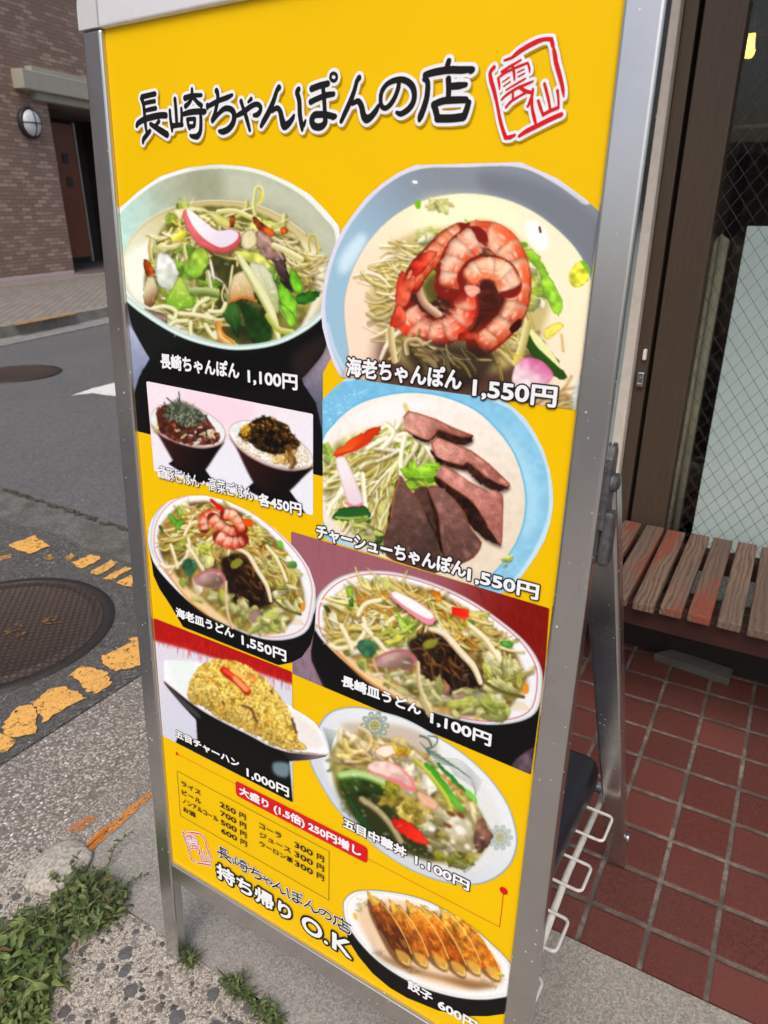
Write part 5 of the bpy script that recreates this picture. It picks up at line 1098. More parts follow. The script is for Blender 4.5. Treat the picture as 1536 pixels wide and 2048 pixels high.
def dish_chuka_don():
    c = Canvas(580, 1380, 3.072, 1410, 1210, 18)
    pl = [(122, 440), (135, 370), (150, 310), (190, 195), (265, 125), (400, 102), (560, 130), (720, 180), (900, 280), (1080, 400), (1230, 540), (1340, 700), (1390, 850), (1397, 960), (1350, 1080), (1250, 1162), (1130, 1196), (960, 1182), (780, 1122), (600, 1020), (430, 880), (280, 720), (190, 580)]
    c.outline(pl, 1)
    c.poly([(0, 0), (1500, 0), (1500, 1300), (0, 1300)], (150, 164, 172), smooth=0)
    P = np.array(pl); cen = P.mean(0)
    sc = lambda k: [tuple(cen+(p-cen)*k) for p in P]
    c.poly(sc(.985), (222, 228, 232), grad=((900, 300), (420, 900), (196, 204, 212)))
    c.poly(sc(.86), (226, 228, 226), f=20, grad=((400, 150), (1200, 1000), (214, 218, 218)))
    c.poly([(330, 200), (700, 220), (900, 330), (860, 420), (560, 300), (380, 270)], (176, 160, 140), f=26, a=.7)
    def med(x, y, r, a):
        for k in range(10):
            t = k*.6283; c.ell(x+r*.72*math.cos(t), y+r*.72*math.sin(t), r*.26, r*.2, math.degrees(t), (130, 144, 134), a=a); c.ell(x+r*.72*math.cos(t), y+r*.72*math.sin(t), r*.12, r*.1, 0, (196, 202, 196), a=a)
        c.ell(x, y, r*.55, r*.55, 0, (138, 150, 138), a=a); c.ell(x, y, r*.4, r*.4, 0, (196, 200, 186), a=a)
        for k in range(8): t = k*.785; c.ell(x+r*.24*math.cos(t), y+r*.24*math.sin(t), r*.12, r*.09, math.degrees(t), (150, 146, 84), a=a)
        c.ell(x, y, r*.1, r*.1, 0, (120, 116, 60), a=a)
    med(522, 218, 92, .9); med(1290, 905, 84, .55)
    for k in range(9):
        c.stk([(800+k*14, 320+k*16), (840+k*22, 360+k*14), (900+k*26, 380+k*20)], 7, (96, 120, 112), a=.8)
        c.stk([(960+k*6, 420+k*12), (1060+k*9, 440+k*20), (1180-k*6, 560+k*14)], 5, (134, 146, 140), a=.7)
    c.stk([(800, 280), (850, 300), (870, 350), (840, 360), (860, 390)], 13, (90, 110, 104)); c.stk([(850, 280), (900, 290), (905, 320), (880, 350)], 9, (90, 110, 104))
    for k in range(8): c.stk([(250, 400), (235+k*4, 320), (205+k*12, 230+k*3)], 5, (120, 136, 130), a=.8)
    c.leaves([(215, 420), (270, 420), (290, 520), (240, 500)], 8, 26, [(120, 156, 140)], a=.6); c.leaves([(320, 690), (420, 760), (420, 800), (330, 740)], 8, 30, [(190, 206, 196)], a=.7)
    food = [(245, 400), (290, 320), (350, 275), (420, 262), (560, 288), (720, 330), (860, 420), (980, 540), (1100, 640), (1180, 760), (1235, 880), (1200, 980), (1130, 1060), (1000, 1075), (850, 1045), (700, 995), (520, 900), (380, 760), (300, 640), (260, 520)]
    c.poly(food, (150, 140, 84), f=10, noise=.2)
    c.poly([(290, 560), (420, 560), (640, 720), (800, 860), (900, 1040), (720, 1000), (520, 900), (360, 740)], (44, 50, 22), f=30, a=.95)
    c.leaves([(260, 400), (420, 270), (700, 330), (860, 440), (900, 640), (700, 600), (420, 480)], 34, 74, [(226, 206, 160), (236, 222, 190), (216, 192, 130), (232, 214, 166), (240, 230, 206)])
    c.sprouts([(330, 290), (450, 270), (560, 320), (440, 440), (300, 440)], 14, 130, 40, [(240, 222, 176), (232, 206, 150)], 20, 60)
    c.leaves([(560, 640), (800, 660), (900, 760), (860, 880), (700, 780)], 20, 76, [(150, 134, 50), (180, 160, 70), (120, 112, 40), (196, 176, 96)])
    c.leaves([(860, 760), (1100, 780), (1180, 940), (1080, 1040), (900, 1010), (820, 900)], 20, 74, [(166, 160, 112), (190, 182, 140), (130, 126, 80), (206, 198, 164)])
    c.leaves([(900, 480), (1040, 640), (1140, 760), (1060, 760), (940, 640)], 14, 56, [(232, 212, 160), (240, 226, 190), (216, 196, 120)])
    c.poly([(310, 500), (420, 490), (560, 520), (660, 570), (640, 640), (520, 650), (400, 640), (330, 600)], (60, 84, 30), edge=.3, noise=.3, grad=((400, 500), (480, 640), (36, 52, 20)))
    c.stk([(315, 525), (400, 515), (500, 535), (620, 590)], 56, (150, 186, 110), lo=(70, 110, 40), hi=(206, 222, 170))
    c.leaves([(580, 570), (660, 580), (660, 650), (600, 660)], 5, 50, [(176, 176, 56), (150, 150, 40)])
    c.poly([(340, 640), (380, 660), (460, 790), (520, 880), (470, 860), (390, 760)], (36, 74, 34), edge=.3)
    c.stk([(440, 670), (540, 740), (620, 830), (680, 930)], 40, (150, 140, 104), lo=(90, 84, 50), hi=(186, 176, 140))
    c.poly([(520, 380), (560, 340), (640, 336), (730, 370), (700, 410), (610, 400), (580, 420)], (222, 150, 90), edge=.2); c.poly([(528, 378), (570, 346), (640, 342), (716, 372), (640, 388), (585, 410)], (244, 226, 206))
    c.leaves([(620, 340), (740, 370), (740, 400), (640, 390)], 6, 36, [(214, 176, 50)])
    c.poly([(760, 380), (860, 450), (960, 560), (1000, 640), (900, 560), (820, 460)], (242, 226, 206), edge=.2)
    c.poly([(830, 455), (870, 460), (960, 570), (1075, 730), (1050, 738), (960, 660), (880, 560)], (62, 146, 40), edge=.25, grad=((860, 470), (1040, 720), (110, 180, 60)))
    c.poly([(890, 440), (930, 460), (1040, 570), (1150, 690), (1100, 650), (1000, 560)], (50, 130, 50), edge=.25); c.poly([(1080, 600), (1140, 650), (1150, 695), (1090, 640)], (120, 200, 80))
    c.stk([(770, 430), (860, 520), (960, 660), (990, 740)], 26, (206, 206, 96), lo=(150, 150, 50)); c.stk([(930, 520), (990, 570), (1060, 620)], 9, (214, 110, 40))
    c.poly([(475, 470), (520, 440), (600, 436), (680, 470), (750, 540), (775, 600), (750, 625), (680, 590), (580, 540), (500, 510)], (216, 128, 134))
    c.poly([(480, 466), (525, 440), (600, 442), (670, 476), (735, 545), (750, 596), (690, 560), (580, 520), (510, 498)], (236, 206, 196), noise=.12, grad=((520, 450), (720, 590), (216, 176, 170)))
    c.poly([(780, 620), (880, 660), (915, 710), (880, 740), (800, 690)], (222, 176, 150), edge=.3)
    c.poly([(622, 800), (700, 796), (760, 830), (820, 890), (858, 945), (770, 930), (680, 880)], (196, 32, 22), edge=.25, grad=((640, 800), (820, 940), (226, 60, 40)))
    c.poly([(950, 820), (1040, 760), (1110, 800), (1140, 900), (1120, 990), (1040, 990), (980, 920)], (196, 192, 172), edge=.25, noise=.15, grad=((1000, 780), (1080, 980), (160, 150, 112)))
    for x, y, r in ((1050, 860, 40), (1090, 960, 22), (1000, 930, 18), (870, 850, 26)): c.ell(x, y, r, r*.6, 40, (244, 244, 238), f=8, a=.75)
    for x, y in ((990, 760), (1050, 770), (970, 830)): c.ell(x, y, 30, 12, 30, (110, 60, 30), f=4)
    c.poly([(1150, 810), (1195, 790), (1215, 850), (1250, 900), (1210, 960), (1160, 1000), (1130, 930)], (156, 112, 96), edge=.3, noise=.3, grad=((1170, 820), (1190, 980), (76, 54, 48)))
    c.leaves([(900, 1010), (1130, 1010), (1110, 1075), (960, 1075)], 9, 44, [(150, 150, 50), (120, 124, 40), (186, 180, 80)])
    c.sprouts([(1020, 1040), (1120, 1080), (1060, 1130), (1000, 1100)], 8, 100, 5, [(176, 186, 176)], 20, 40, hi=False)
    c.smear(food, 1, .8)
    c.gloss(food, 90, 13, .6)
    c.grain_noise()
    return c

def dish_dumplings():
    c = Canvas(660, 1740, 3.4909, 1300, 1075, 19)
    pl = [(92, 240), (108, 195), (150, 158), (230, 138), (400, 145), (620, 190), (800, 270), (980, 380), (1130, 510), (1240, 620), (1310, 740), (1310, 860), (1230, 884), (1060, 904), (850, 880), (600, 800), (380, 670), (220, 520), (112, 360)]
    c.outline(pl, 1)
    c.outline([(112, 360), (125, 480), (200, 600), (300, 720), (420, 820), (540, 890), (760, 980), (960, 1016), (1100, 1018), (1300, 990), (1300, 800), (600, 600)])
    c.poly([(0, 0), (1400, 0), (1400, 1100), (0, 1100)], (17, 17, 18), smooth=0)
    P = np.array(pl); cen = P.mean(0); sc = lambda k: [tuple(cen+(p-cen)*k) for p in P]
    c.poly(pl, (206, 210, 206), edge=.2, rg=False); c.poly(sc(.985), (234, 238, 238)); c.ring(sc(.95), 4, (176, 176, 168), a=.7)
    c.poly(sc(.83), (222, 196, 166), f=22, grad=((300, 300), (900, 800), (232, 206, 178)))
    c.poly([(820, 320), (1000, 430), (1130, 560), (1180, 680), (1060, 560), (900, 400)], (240, 230, 216), f=26, a=.8)
    def scrib(poly, n, col):
        for x, y in c.pts_in(poly, n):
            a = c.rng.uniform(0, 6.28); c.stk([(x, y), (x+22*math.cos(a), y+18*math.sin(a)), (x+36*math.cos(a+.8), y+26*math.sin(a+.8))], 5, col, a=.6)
    scrib([(180, 210), (280, 180), (420, 220), (300, 260), (200, 290)], 26, (130, 124, 84)); scrib([(625, 240), (760, 280), (740, 330), (640, 290)], 16, (96, 100, 84)); scrib([(480, 650), (560, 670), (690, 760), (560, 710)], 18, (136, 130, 100)); scrib([(1040, 770), (1200, 750), (1180, 800), (1080, 830)], 22, (150, 140, 100)); scrib([(960, 400), (1020, 440), (1010, 480)], 10, (110, 110, 90)); scrib([(300, 520), (380, 590), (350, 600)], 8, (150, 140, 110))
    c.poly([(165, 295), (190, 310), (190, 350), (170, 330)], (214, 170, 60), f=4)
    c.poly([(260, 420), (330, 560), (520, 650), (720, 720), (960, 760), (1160, 800), (1000, 830), (760, 760), (500, 690), (330, 590)], (120, 84, 50), f=26, a=.8)
    def gy(top, tip, w, col, dark):
        (x0, y0), (x1, y1) = top, tip
        d = np.array([x1-x0, y1-y0], float); L = np.hypot(*d); d /= L; n = np.array([-d[1], d[0]])
        at = lambda t, u: tuple(np.array([x0, y0])+d*L*t+n*w*u)
        c.poly([at(.0, .05), at(.12, .45), at(.45, .62), at(.8, .66), at(1.02, .3), at(1.0, .0), at(.6, 0)], (84, 54, 28), f=8, a=.75)
        c.poly([at(-.06, .0), at(.0, -.14), at(.08, -.42), at(.3, -.52), at(.62, -.5), at(.86, -.42), at(1.0, -.05), at(.97, .24), at(.8, .4), at(.5, .42), at(.2, .38), at(.05, .22)], col, noise=.28, fine=.12, edge=.35, grad=(at(.2, -.4), at(.4, .45), dark))
        for _ in range(26):
            t, u = c.rng.uniform(.08, .78), c.rng.uniform(-.4, .3); q = at(t, u); q2 = at(t+.09, u+c.rng.uniform(-.12, .12))
            c.stk([q, q2], c.rng.uniform(5, 13), [(150, 70, 16), (206, 130, 40), (236, 186, 90), (110, 50, 14)][c.rng.integers(4)], a=.5)
        c.poly([at(.74, .3), at(.8, .0), at(.93, -.2), at(1.03, .0), at(1.0, .25), at(.88, .42)], (216, 176, 92), f=9, a=.75, edge=.2); c.stk([at(.95, -.1), at(1.0, .1), at(.93, .3)], 8, (240, 222, 160), a=.7)
        c.stk([at(.05, -.3), at(.3, -.5), at(.65, -.49), at(.9, -.34)], 9, (240, 214, 130), a=.75)
        c.poly([at(-.12, -.02), at(-.02, -.16), at(.1, -.3), at(.1, .1), at(.0, .12)], (226, 176, 80), edge=.3, noise=.2)
    gy((870, 310), (1185, 750), 120, (222, 160, 66), (196, 120, 40))
    gy((790, 300), (1050, 715), 120, (226, 166, 66), (190, 120, 40))
    gy((665, 290), (945, 725), 125, (206, 130, 44), (160, 84, 24))
    gy((560, 255), (820, 680), 125, (216, 140, 48), (170, 92, 26))
    gy((440, 250), (680, 660), 120, (204, 136, 54), (160, 92, 34))
    gy((290, 200), (560, 650), 130, (150, 86, 34), (84, 44, 20))
    c.poly([(880, 320), (900, 300), (920, 310), (910, 340)], (236, 214, 150))
    c.stk([(1060, 650), (1090, 680)], 12, (206, 60, 20)); c.leaves([(1180, 720), (1210, 730), (1190, 750)], 3, 20, [(196, 190, 60)])
    c.grain_noise()
    return c
# ---------------------------------------------------------------- flat sheets from arrays: marching squares on a signed distance field
def field_mesh(name, parts, mats, parent, to3d):
    """parts: list of (field, level_sign_inside_negative, origin, step, layer offset, material index, colours or None)"""
    VV, LOOPS, STARTS, TOT, MI, CC = [], [], [], [], [], []; nv = nl = 0; anycol = False
    for fld, org, step, off, mi, rgb in parts:
        h, w = fld.shape; ins = fld < 0
        used = np.zeros((h, w), bool)
        full = ins[:-1, :-1] & ins[1:, :-1] & ins[:-1, 1:] & ins[1:, 1:]
        anyi = ins[:-1, :-1] | ins[1:, :-1] | ins[:-1, 1:] | ins[1:, 1:]
        for dy in (0, 1):
            for dx in (0, 1): used[dy:h-1+dy, dx:w-1+dx] |= full
        part = anyi & ~full
        pts = []; idx = -np.ones((h, w), np.int64); yy, xx = np.nonzero(used); idx[yy, xx] = np.arange(len(yy))+nv
        P = np.stack([xx, yy], 1).astype(float); C = rgb[yy, xx] if rgb is not None else np.zeros((len(yy), 3))
        fy, fx = np.nonzero(full)
        q = np.stack([idx[fy, fx], idx[fy+1, fx], idx[fy+1, fx+1], idx[fy, fx+1]], 1)
        LOOPS.append(q.ravel()); STARTS.append(nl+np.arange(len(q))*4); TOT.append(np.full(len(q), 4)); MI.append(np.full(len(q), mi)); nl += len(q)*4
        ep, ec, el, es, et = [], [], [], [], []; n0 = nv+len(P); k0 = nl
        for y, x in zip(*np.nonzero(part)):
            cs = ((x, y), (x, y+1), (x+1, y+1), (x+1, y)); poly = []
            for i in range(4):
                a, b = cs[i], cs[(i+1) % 4]; fa, fb = fld[a[1], a[0]], fld[b[1], b[0]]
                if fa < 0: poly.append(a)
                if (fa < 0) != (fb < 0):
                    t = fa/(fa-fb); poly.append((a[0]+(b[0]-a[0])*t, a[1]+(b[1]-a[1])*t))
            if len(poly) < 3: continue
            es.append(k0); et.append(len(poly)); k0 += len(poly)
            for p in poly:
                el.append(n0+len(ep)); ep.append(p)
                if rgb is not None: ec.append(rgb[min(h-1, int(round(p[1]))), min(w-1, int(round(p[0])))])
        if ep:
            P = np.concatenate([P, np.array(ep)]); C = np.concatenate([C, np.array(ec) if rgb is not None else np.zeros((len(ep), 3))])
            LOOPS.append(np.array(el)); STARTS.append(np.array(es)); TOT.append(np.array(et)); MI.append(np.full(len(es), mi)); nl = k0
        nv += len(P); VV.append(to3d(P[:, 0]*step+org[0], P[:, 1]*step+org[1], off)); CC.append(C)
        anycol |= rgb is not None
    V = np.concatenate(VV); L = np.concatenate(LOOPS); S = np.concatenate(STARTS); M = np.concatenate(MI)
    me = bpy.data.meshes.new(name); me.vertices.add(len(V)); me.vertices.foreach_set('co', V.astype(np.float32).ravel())
    me.loops.add(len(L)); me.loops.foreach_set('vertex_index', L.astype(np.int32)); me.polygons.add(len(S)); me.polygons.foreach_set('loop_start', S.astype(np.int32))
    me.polygons.foreach_set('material_index', M.astype(np.int32)); me.update(calc_edges=True)
    if anycol:
        C = np.concatenate(CC); C = np.where(C <= .04045, C/12.92, ((C+.055)/1.055)**2.4)
        at = me.attributes.new('print', 'FLOAT_COLOR', 'POINT'); at.data.foreach_set('color', np.c_[C, np.ones(len(C))].astype(np.float32).ravel())
    return link(name, me, mats, parent)
def uv3(u, v, off):                                    # poster millimetres -> sign coordinates (x right, y back, z up from the feet)
    return np.stack([np.asarray(u)/1000, np.full(np.shape(u), off), (FOOT-np.asarray(v))/1000], 1)
FOOT = 1452.
BOLD = None
def glyph_segments(text):
    cu = bpy.data.curves.new('lettering', 'FONT'); cu.body = text; cu.size = 1; cu.resolution_u = 4; cu.fill_mode = 'BOTH'
    o = bpy.data.objects.new('lettering', cu); col.objects.link(o)
    ev = o.evaluated_get(bpy.context.evaluated_depsgraph_get()); me = ev.to_mesh()
    n = len(me.vertices); co = np.empty(n*3); me.vertices.foreach_get('co', co); co = co.reshape(-1, 3)[:, :2]
    ke = {}
    for p in me.polygons:
        for e in p.edge_keys: ke[e] = ke.get(e, 0)+1
    seg = np.array([(co[a], co[b]) for (a, b), k in ke.items() if k == 1])
    ev.to_mesh_clear(); bpy.data.objects.remove(o); bpy.data.curves.remove(cu)
    seg[..., 1] *= -1
    return seg
def seg_field(seg, org, step, shape, reach):
    h, w = shape; D = np.full(shape, reach); ins = np.zeros(shape, bool)
    xs = org[0]+np.arange(w)*step; ys = org[1]+np.arange(h)*step+1e-5
    for (x0, y0), (x1, y1) in seg:
        a0, a1 = max(0, int((min(x0, x1)-reach-org[0])/step)), min(w, int((max(x0, x1)+reach-org[0])/step)+2)
        b0, b1 = max(0, int((min(y0, y1)-reach-org[1])/step)), min(h, int((max(y0, y1)+reach-org[1])/step)+2)
        if a1 <= a0 or b1 <= b0: continue
        X, Y = xs[None, a0:a1], ys[b0:b1, None]; dx, dy = x1-x0, y1-y0; L = dx*dx+dy*dy+1e-12
        t = np.clip(((X-x0)*dx+(Y-y0)*dy)/L, 0, 1); d = np.hypot(X-x0-t*dx, Y-y0-t*dy)
        D[b0:b1, a0:a1] = np.minimum(D[b0:b1, a0:a1], d)
        if y0 != y1:
            lo, hi = min(y0, y1), max(y0, y1); r0, r1 = np.searchsorted(ys, lo, 'right'), np.searchsorted(ys, hi, 'right')
            for r in range(r0, min(r1, h)):
                xc = x0+(ys[r]-y0)*dx/dy; k = int(np.clip((xc-org[0])/step+1, 0, w)) if xc >= org[0] else 0
                ins[r, :k] ^= True
    return np.where(ins, -D, D)
def stroke_field(strokes, org, step, shape, reach):
    h, w = shape; F = np.full(shape, reach); xs = org[0]+np.arange(w)*step; ys = org[1]+np.arange(h)*step
    for P in strokes:
        for (x0, y0, r0), (x1, y1, r1) in zip(P, P[1:]):
            R_ = max(r0, r1)+reach
            a0, a1 = max(0, int((min(x0, x1)-R_-org[0])/step)), min(w, int((max(x0, x1)+R_-org[0])/step)+2)
            b0, b1 = max(0, int((min(y0, y1)-R_-org[1])/step)), min(h, int((max(y0, y1)+R_-org[1])/step)+2)
            if a1 <= a0 or b1 <= b0: continue
            X, Y = xs[None, a0:a1], ys[b0:b1, None]; dx, dy = x1-x0, y1-y0; L = dx*dx+dy*dy+1e-12
            t = np.clip(((X-x0)*dx+(Y-y0)*dy)/L, 0, 1); d = np.hypot(X-x0-t*dx, Y-y0-t*dy)-(r0+(r1-r0)*t)
            F[b0:b1, a0:a1] = np.minimum(F[b0:b1, a0:a1], d)
    return F
INK = [m_plain('black_ink', (.013, .012, .013), .42, var=.05, spec=.1), m_plain('white_ink', (.80, .82, .86), .42, var=.02, spec=.1), m_plain('red_ink', (.62, .012, .018), .42, var=.05, spec=.1), m_plain('printed_shadow', (.50, .30, .003), .42, var=.03, spec=.1)]
LAY = [-.0013]
def lettering(text, box, parent, fill=1, out=0, fat=.4, edge=.9, label=None, step=.4, skew=0., warp=None, z=None):
    """text fitted into box (u0, v0, u1, v1); fat widens the strokes, edge is the printed outline"""
    seg = glyph_segments(text); lo, hi = seg.reshape(-1, 2).min(0), seg.reshape(-1, 2).max(0); u0, v0, u1, v1 = box
    q = (seg-lo)/(hi-lo)*np.array([u1-u0-2*fat, v1-v0-2*fat])+np.array([u0+fat, v0+fat])
    if warp: q = warp(q)
    reach = fat+edge+1.2; org = (q[..., 0].min()-reach, q[..., 1].min()-reach); shape = (int((q[..., 1].max()+reach-org[1])/step)+1, int((q[..., 0].max()+reach-org[0])/step)+1)
    F = seg_field(q, org, step, shape, reach); parts = []; mats = []
    base = LAY[0] if z is None else z
    if out is not None: parts.append((F-fat-edge, org, step, base, 0, None)); mats.append(INK[out])
    parts.append((F-fat, org, step, base-.00025, len(mats), None)); mats.append(INK[fill])
    o = field_mesh('lettering', parts, mats, parent, uv3)
    if label: o['label'] = label
    return o
# brush lettering traced stroke by stroke
def zoomed(strokes, ox, oy, k):
    out = []
    for P in strokes:
        p = np.array(P, float)
        if len(p) > 2:
            t = np.arange(len(p)); c = catmull(p[:, :2], False, 5); r = np.interp(np.linspace(0, len(p)-1, len(c)), t, p[:, 2]); p = np.c_[c, r]
        Q = []
        for x, y, r in p:
            a = photo_to_uv(ox+x/k, oy+y/k); b = photo_to_uv(ox+(x+r)/k, oy+y/k); c_ = photo_to_uv(ox+x/k, oy+(y+r)/k)
            Q.append((a[0], a[1], .5*(math.hypot(b[0]-a[0], b[1]-a[1])+math.hypot(c_[0]-a[0], c_[1]-a[1]))))
        out.append(Q)
    return out
SA = [[(165, 220, 28), (250, 198, 27), (328, 180, 27)], [(160, 240, 29), (185, 330, 24), (200, 480, 25), (212, 600, 22), (222, 660, 18)], [(190, 303, 20), (260, 285, 22), (325, 274, 23)], [(205, 395, 20), (270, 378, 24), (338, 364, 25)],
  [(98, 590, 22), (115, 555, 28), (190, 508, 32), (300, 474, 34), (400, 455, 33), (468, 455, 33)], [(265, 655, 24), (225, 705, 28), (185, 760, 26), (175, 808, 16)], [(275, 568, 24), (340, 610, 30), (420, 660, 36), (482, 700, 36)], [(380, 532, 24), (350, 570, 21), (318, 606, 19)],
  [(585, 245, 25), (595, 350, 24), (605, 500, 24), (610, 570, 24)], [(520, 390, 19), (528, 500, 22), (545, 600, 26), (550, 662, 13)], [(550, 590, 28), (620, 580, 26), (676, 575, 26)], [(668, 368, 20), (672, 470, 22), (668, 570, 24)],
  [(803, 118, 20), (805, 200, 24)], [(716, 235, 32), (800, 205, 26), (922, 196, 22)], [(800, 230, 24), (770, 290, 24), (722, 338, 28)], [(830, 240, 22), (880, 295, 26), (922, 328, 28)], [(700, 438, 25), (780, 415, 32), (880, 405, 32), (965, 405, 30)], [(968, 405, 30), (955, 432, 18)],
  [(915, 440, 24), (918, 560, 26), (910, 660, 28), (872, 722, 34), (805, 722, 24), (780, 708, 15)], [(745, 515, 20), (758, 580, 22), (772, 626, 18)], [(745, 505, 22), (838, 498, 22)], [(840, 500, 22), (835, 570, 24), (828, 592, 20)], [(775, 600, 26), (828, 592, 22)],
  [(1118, 142, 32), (1128, 165, 30), (1135, 220, 26), (1125, 300, 26), (1100, 420, 26), (1070, 508, 30), (1066, 538, 18)], [(1000, 345, 24), (1060, 312, 28), (1150, 265, 28), (1250, 228, 29), (1316, 194, 20)], [(1004, 330, 30), (1002, 366, 18)], [(1080, 515, 22), (1130, 450, 24), (1205, 378, 30), (1270, 366, 32), (1325, 400, 36), (1345, 470, 36), (1325, 560, 36), (1270, 630, 36), (1200, 663, 34), (1152, 658, 20)]]
SB = [[(130, 455, 23), (150, 520, 21), (190, 640, 25), (225, 772, 18)], [(240, 430, 22), (210, 463, 14)], [(90, 610, 22), (160, 570, 28), (240, 510, 26), (300, 487, 25), (340, 512, 25), (340, 560, 25), (310, 600, 27), (272, 608, 19)],
  [(545, 305, 30), (520, 345, 24), (490, 440, 27), (440, 560, 32), (380, 670, 30), (350, 728, 20)], [(470, 560, 22), (525, 530, 26), (560, 570, 29), (580, 660, 34), (605, 722, 42), (650, 700, 34), (690, 650, 26), (710, 608, 15)],
  [(760, 325, 28), (745, 362, 29), (768, 450, 28), (775, 600, 28), (795, 720, 27), (800, 775, 14)], [(835, 668, 15), (818, 720, 20)], [(905, 318, 32), (990, 285, 32), (1080, 262, 31)], [(895, 462, 30), (960, 430, 28), (1060, 390, 30), (1142, 376, 26)], [(1028, 300, 25), (1040, 420, 26), (1048, 560, 26), (1050, 600, 25)],
  [(1030, 600, 32), (940, 605, 34), (905, 660, 33), (930, 725, 36), (1000, 735, 36), (1050, 690, 32), (1050, 620, 27)], [(1050, 590, 25), (1110, 615, 33), (1165, 620, 22), (1135, 644, 18)], [(1145+35*math.cos(t), 190+42*math.sin(t), 17) for t in np.linspace(0, 6.2832, 13)]]
SC = [[(210, 298, 29), (185, 338, 25), (160, 430, 25), (120, 540, 30), (60, 670, 28), (20, 758, 22)], [(140, 570, 22), (200, 545, 28), (235, 600, 32), (255, 690, 34), (288, 732, 42), (340, 705, 34), (390, 640, 30), (415, 592, 20)],
  [(630, 335, 24), (625, 400, 27), (590, 500, 27), (540, 580, 27), (490, 618, 25), (452, 600, 25), (437, 540, 24), (452, 440, 26), (512, 360, 26), (600, 322, 29), (690, 322, 31), (768, 380, 35), (795, 470, 32), (780, 560, 32), (730, 630, 32), (655, 678, 28), (607, 664, 18)],
  [(1160, 120, 30), (1145, 170, 32)], [(910, 268, 32), (1000, 240, 36), (1150, 215, 37), (1300, 215, 37), (1410, 208, 29), (1390, 234, 24)], [(900, 312, 26), (935, 345, 30), (930, 480, 33), (900, 600, 35), (862, 700, 37), (846, 752, 17)],
  [(1155, 310, 33), (1158, 400, 33), (1155, 510, 30)], [(1180, 388, 34), (1260, 382, 37), (1340, 370, 25)], [(1000, 590, 34), (1020, 640, 36), (1040, 730, 34)], [(1000, 580, 34), (1100, 542, 36), (1220, 532, 36), (1340, 530, 33)], [(1370, 560, 32), (1345, 640, 36), (1320, 710, 36)], [(1040, 727, 40), (1180, 727, 40), (1310, 712, 42)]]
SS = [[(235, 612, 38), (175, 690, 34), (190, 820, 40), (235, 980, 38), (275, 1150, 31), (310, 1330, 31), (340, 1480, 33), (380, 1620, 35), (420, 1730, 38)], [(420, 1745, 34), (500, 1735, 38), (572, 1702, 24)], [(640, 1720, 28), (760, 1640, 42), (950, 1545, 42), (1150, 1445, 42), (1320, 1370, 42)], [(405, 495, 22), (520, 452, 28), (620, 372, 42), (760, 282, 44), (920, 198, 44), (1050, 156, 34), (1165, 156, 36)],
  [(1165, 170, 38), (1185, 250, 38), (1196, 290, 22), (1205, 340, 36), (1222, 430, 42), (1240, 540, 42), (1280, 680, 42), (1325, 850, 38), (1350, 980, 34), (1364, 1090, 14)], [(360, 680, 25), (500, 590, 26), (670, 490, 21)], [(300, 785, 22), (400, 708, 24), (500, 655, 24), (640, 592, 26), (780, 535, 22)], [(305, 800, 26), (320, 880, 26), (325, 958, 17)], [(785, 545, 23), (810, 640, 23), (810, 690, 14)], [(540, 600, 26), (560, 700, 29), (565, 808, 20)],
  [(375, 845, 16), (485, 768, 16)], [(392, 915, 16), (500, 838, 16)], [(617, 690, 16), (722, 638, 16)], [(627, 760, 16), (732, 703, 16)], [(430, 975, 16), (600, 872, 22), (740, 792, 20)], [(360, 1132, 20), (430, 1060, 25), (600, 950, 27), (760, 880, 27), (868, 832, 18)], [(545, 990, 22), (540, 1100, 26)], [(430, 1252, 25), (500, 1170, 26), (600, 1102, 23), (740, 1022, 25)], [(640, 925, 28), (740, 990, 34), (820, 1010, 30)],
  [(865, 960, 25), (850, 1060, 30), (805, 1190, 30), (780, 1238, 25)], [(850, 1080, 26), (850, 1250, 30), (880, 1400, 34), (905, 1500, 28)], [(950, 1150, 29), (985, 1260, 30), (1030, 1385, 26)], [(1050, 872, 28), (1080, 980, 30), (1120, 1150, 28), (1140, 1270, 26)], [(1260, 985, 30), (1275, 1100, 25), (1280, 1258, 24)], [(1035, 1370, 32), (1140, 1312, 34), (1272, 1260, 32)]]
def brush(strokes, parent, inks, edge, step, label=None, shadow=1.6, z=-.0010, name='lettering', trim=0.):
    a = np.array([p for P in strokes for p in P]); reach = edge+shadow+1.5
    org = (a[:, 0].min()-a[:, 2].max()-reach, a[:, 1].min()-a[:, 2].max()-reach)
    shape = (int((a[:, 1].max()+a[:, 2].max()+reach-org[1])/step)+1, int((a[:, 0].max()+a[:, 2].max()+reach-org[0])/step)+1)
    F = stroke_field(strokes, org, step, shape, reach)
    parts, mats = [], []
    if shadow: parts.append((F-edge, (org[0]+shadow, org[1]+shadow), step, z+.0003, 0, None)); mats.append(INK[3])
    parts.append((F-edge, org, step, z, len(mats), None)); mats.append(INK[inks[1]])
    parts.append((F+trim, org, step, z-.00025, len(mats), None)); mats.append(INK[inks[0]])
    o = field_mesh(name, parts, mats, parent, uv3)
    if label: o['label'] = label
    return o
def moved(strokes, f, s): return [[f(u, v)+(r*s,) for u, v, r in P] for P in strokes]
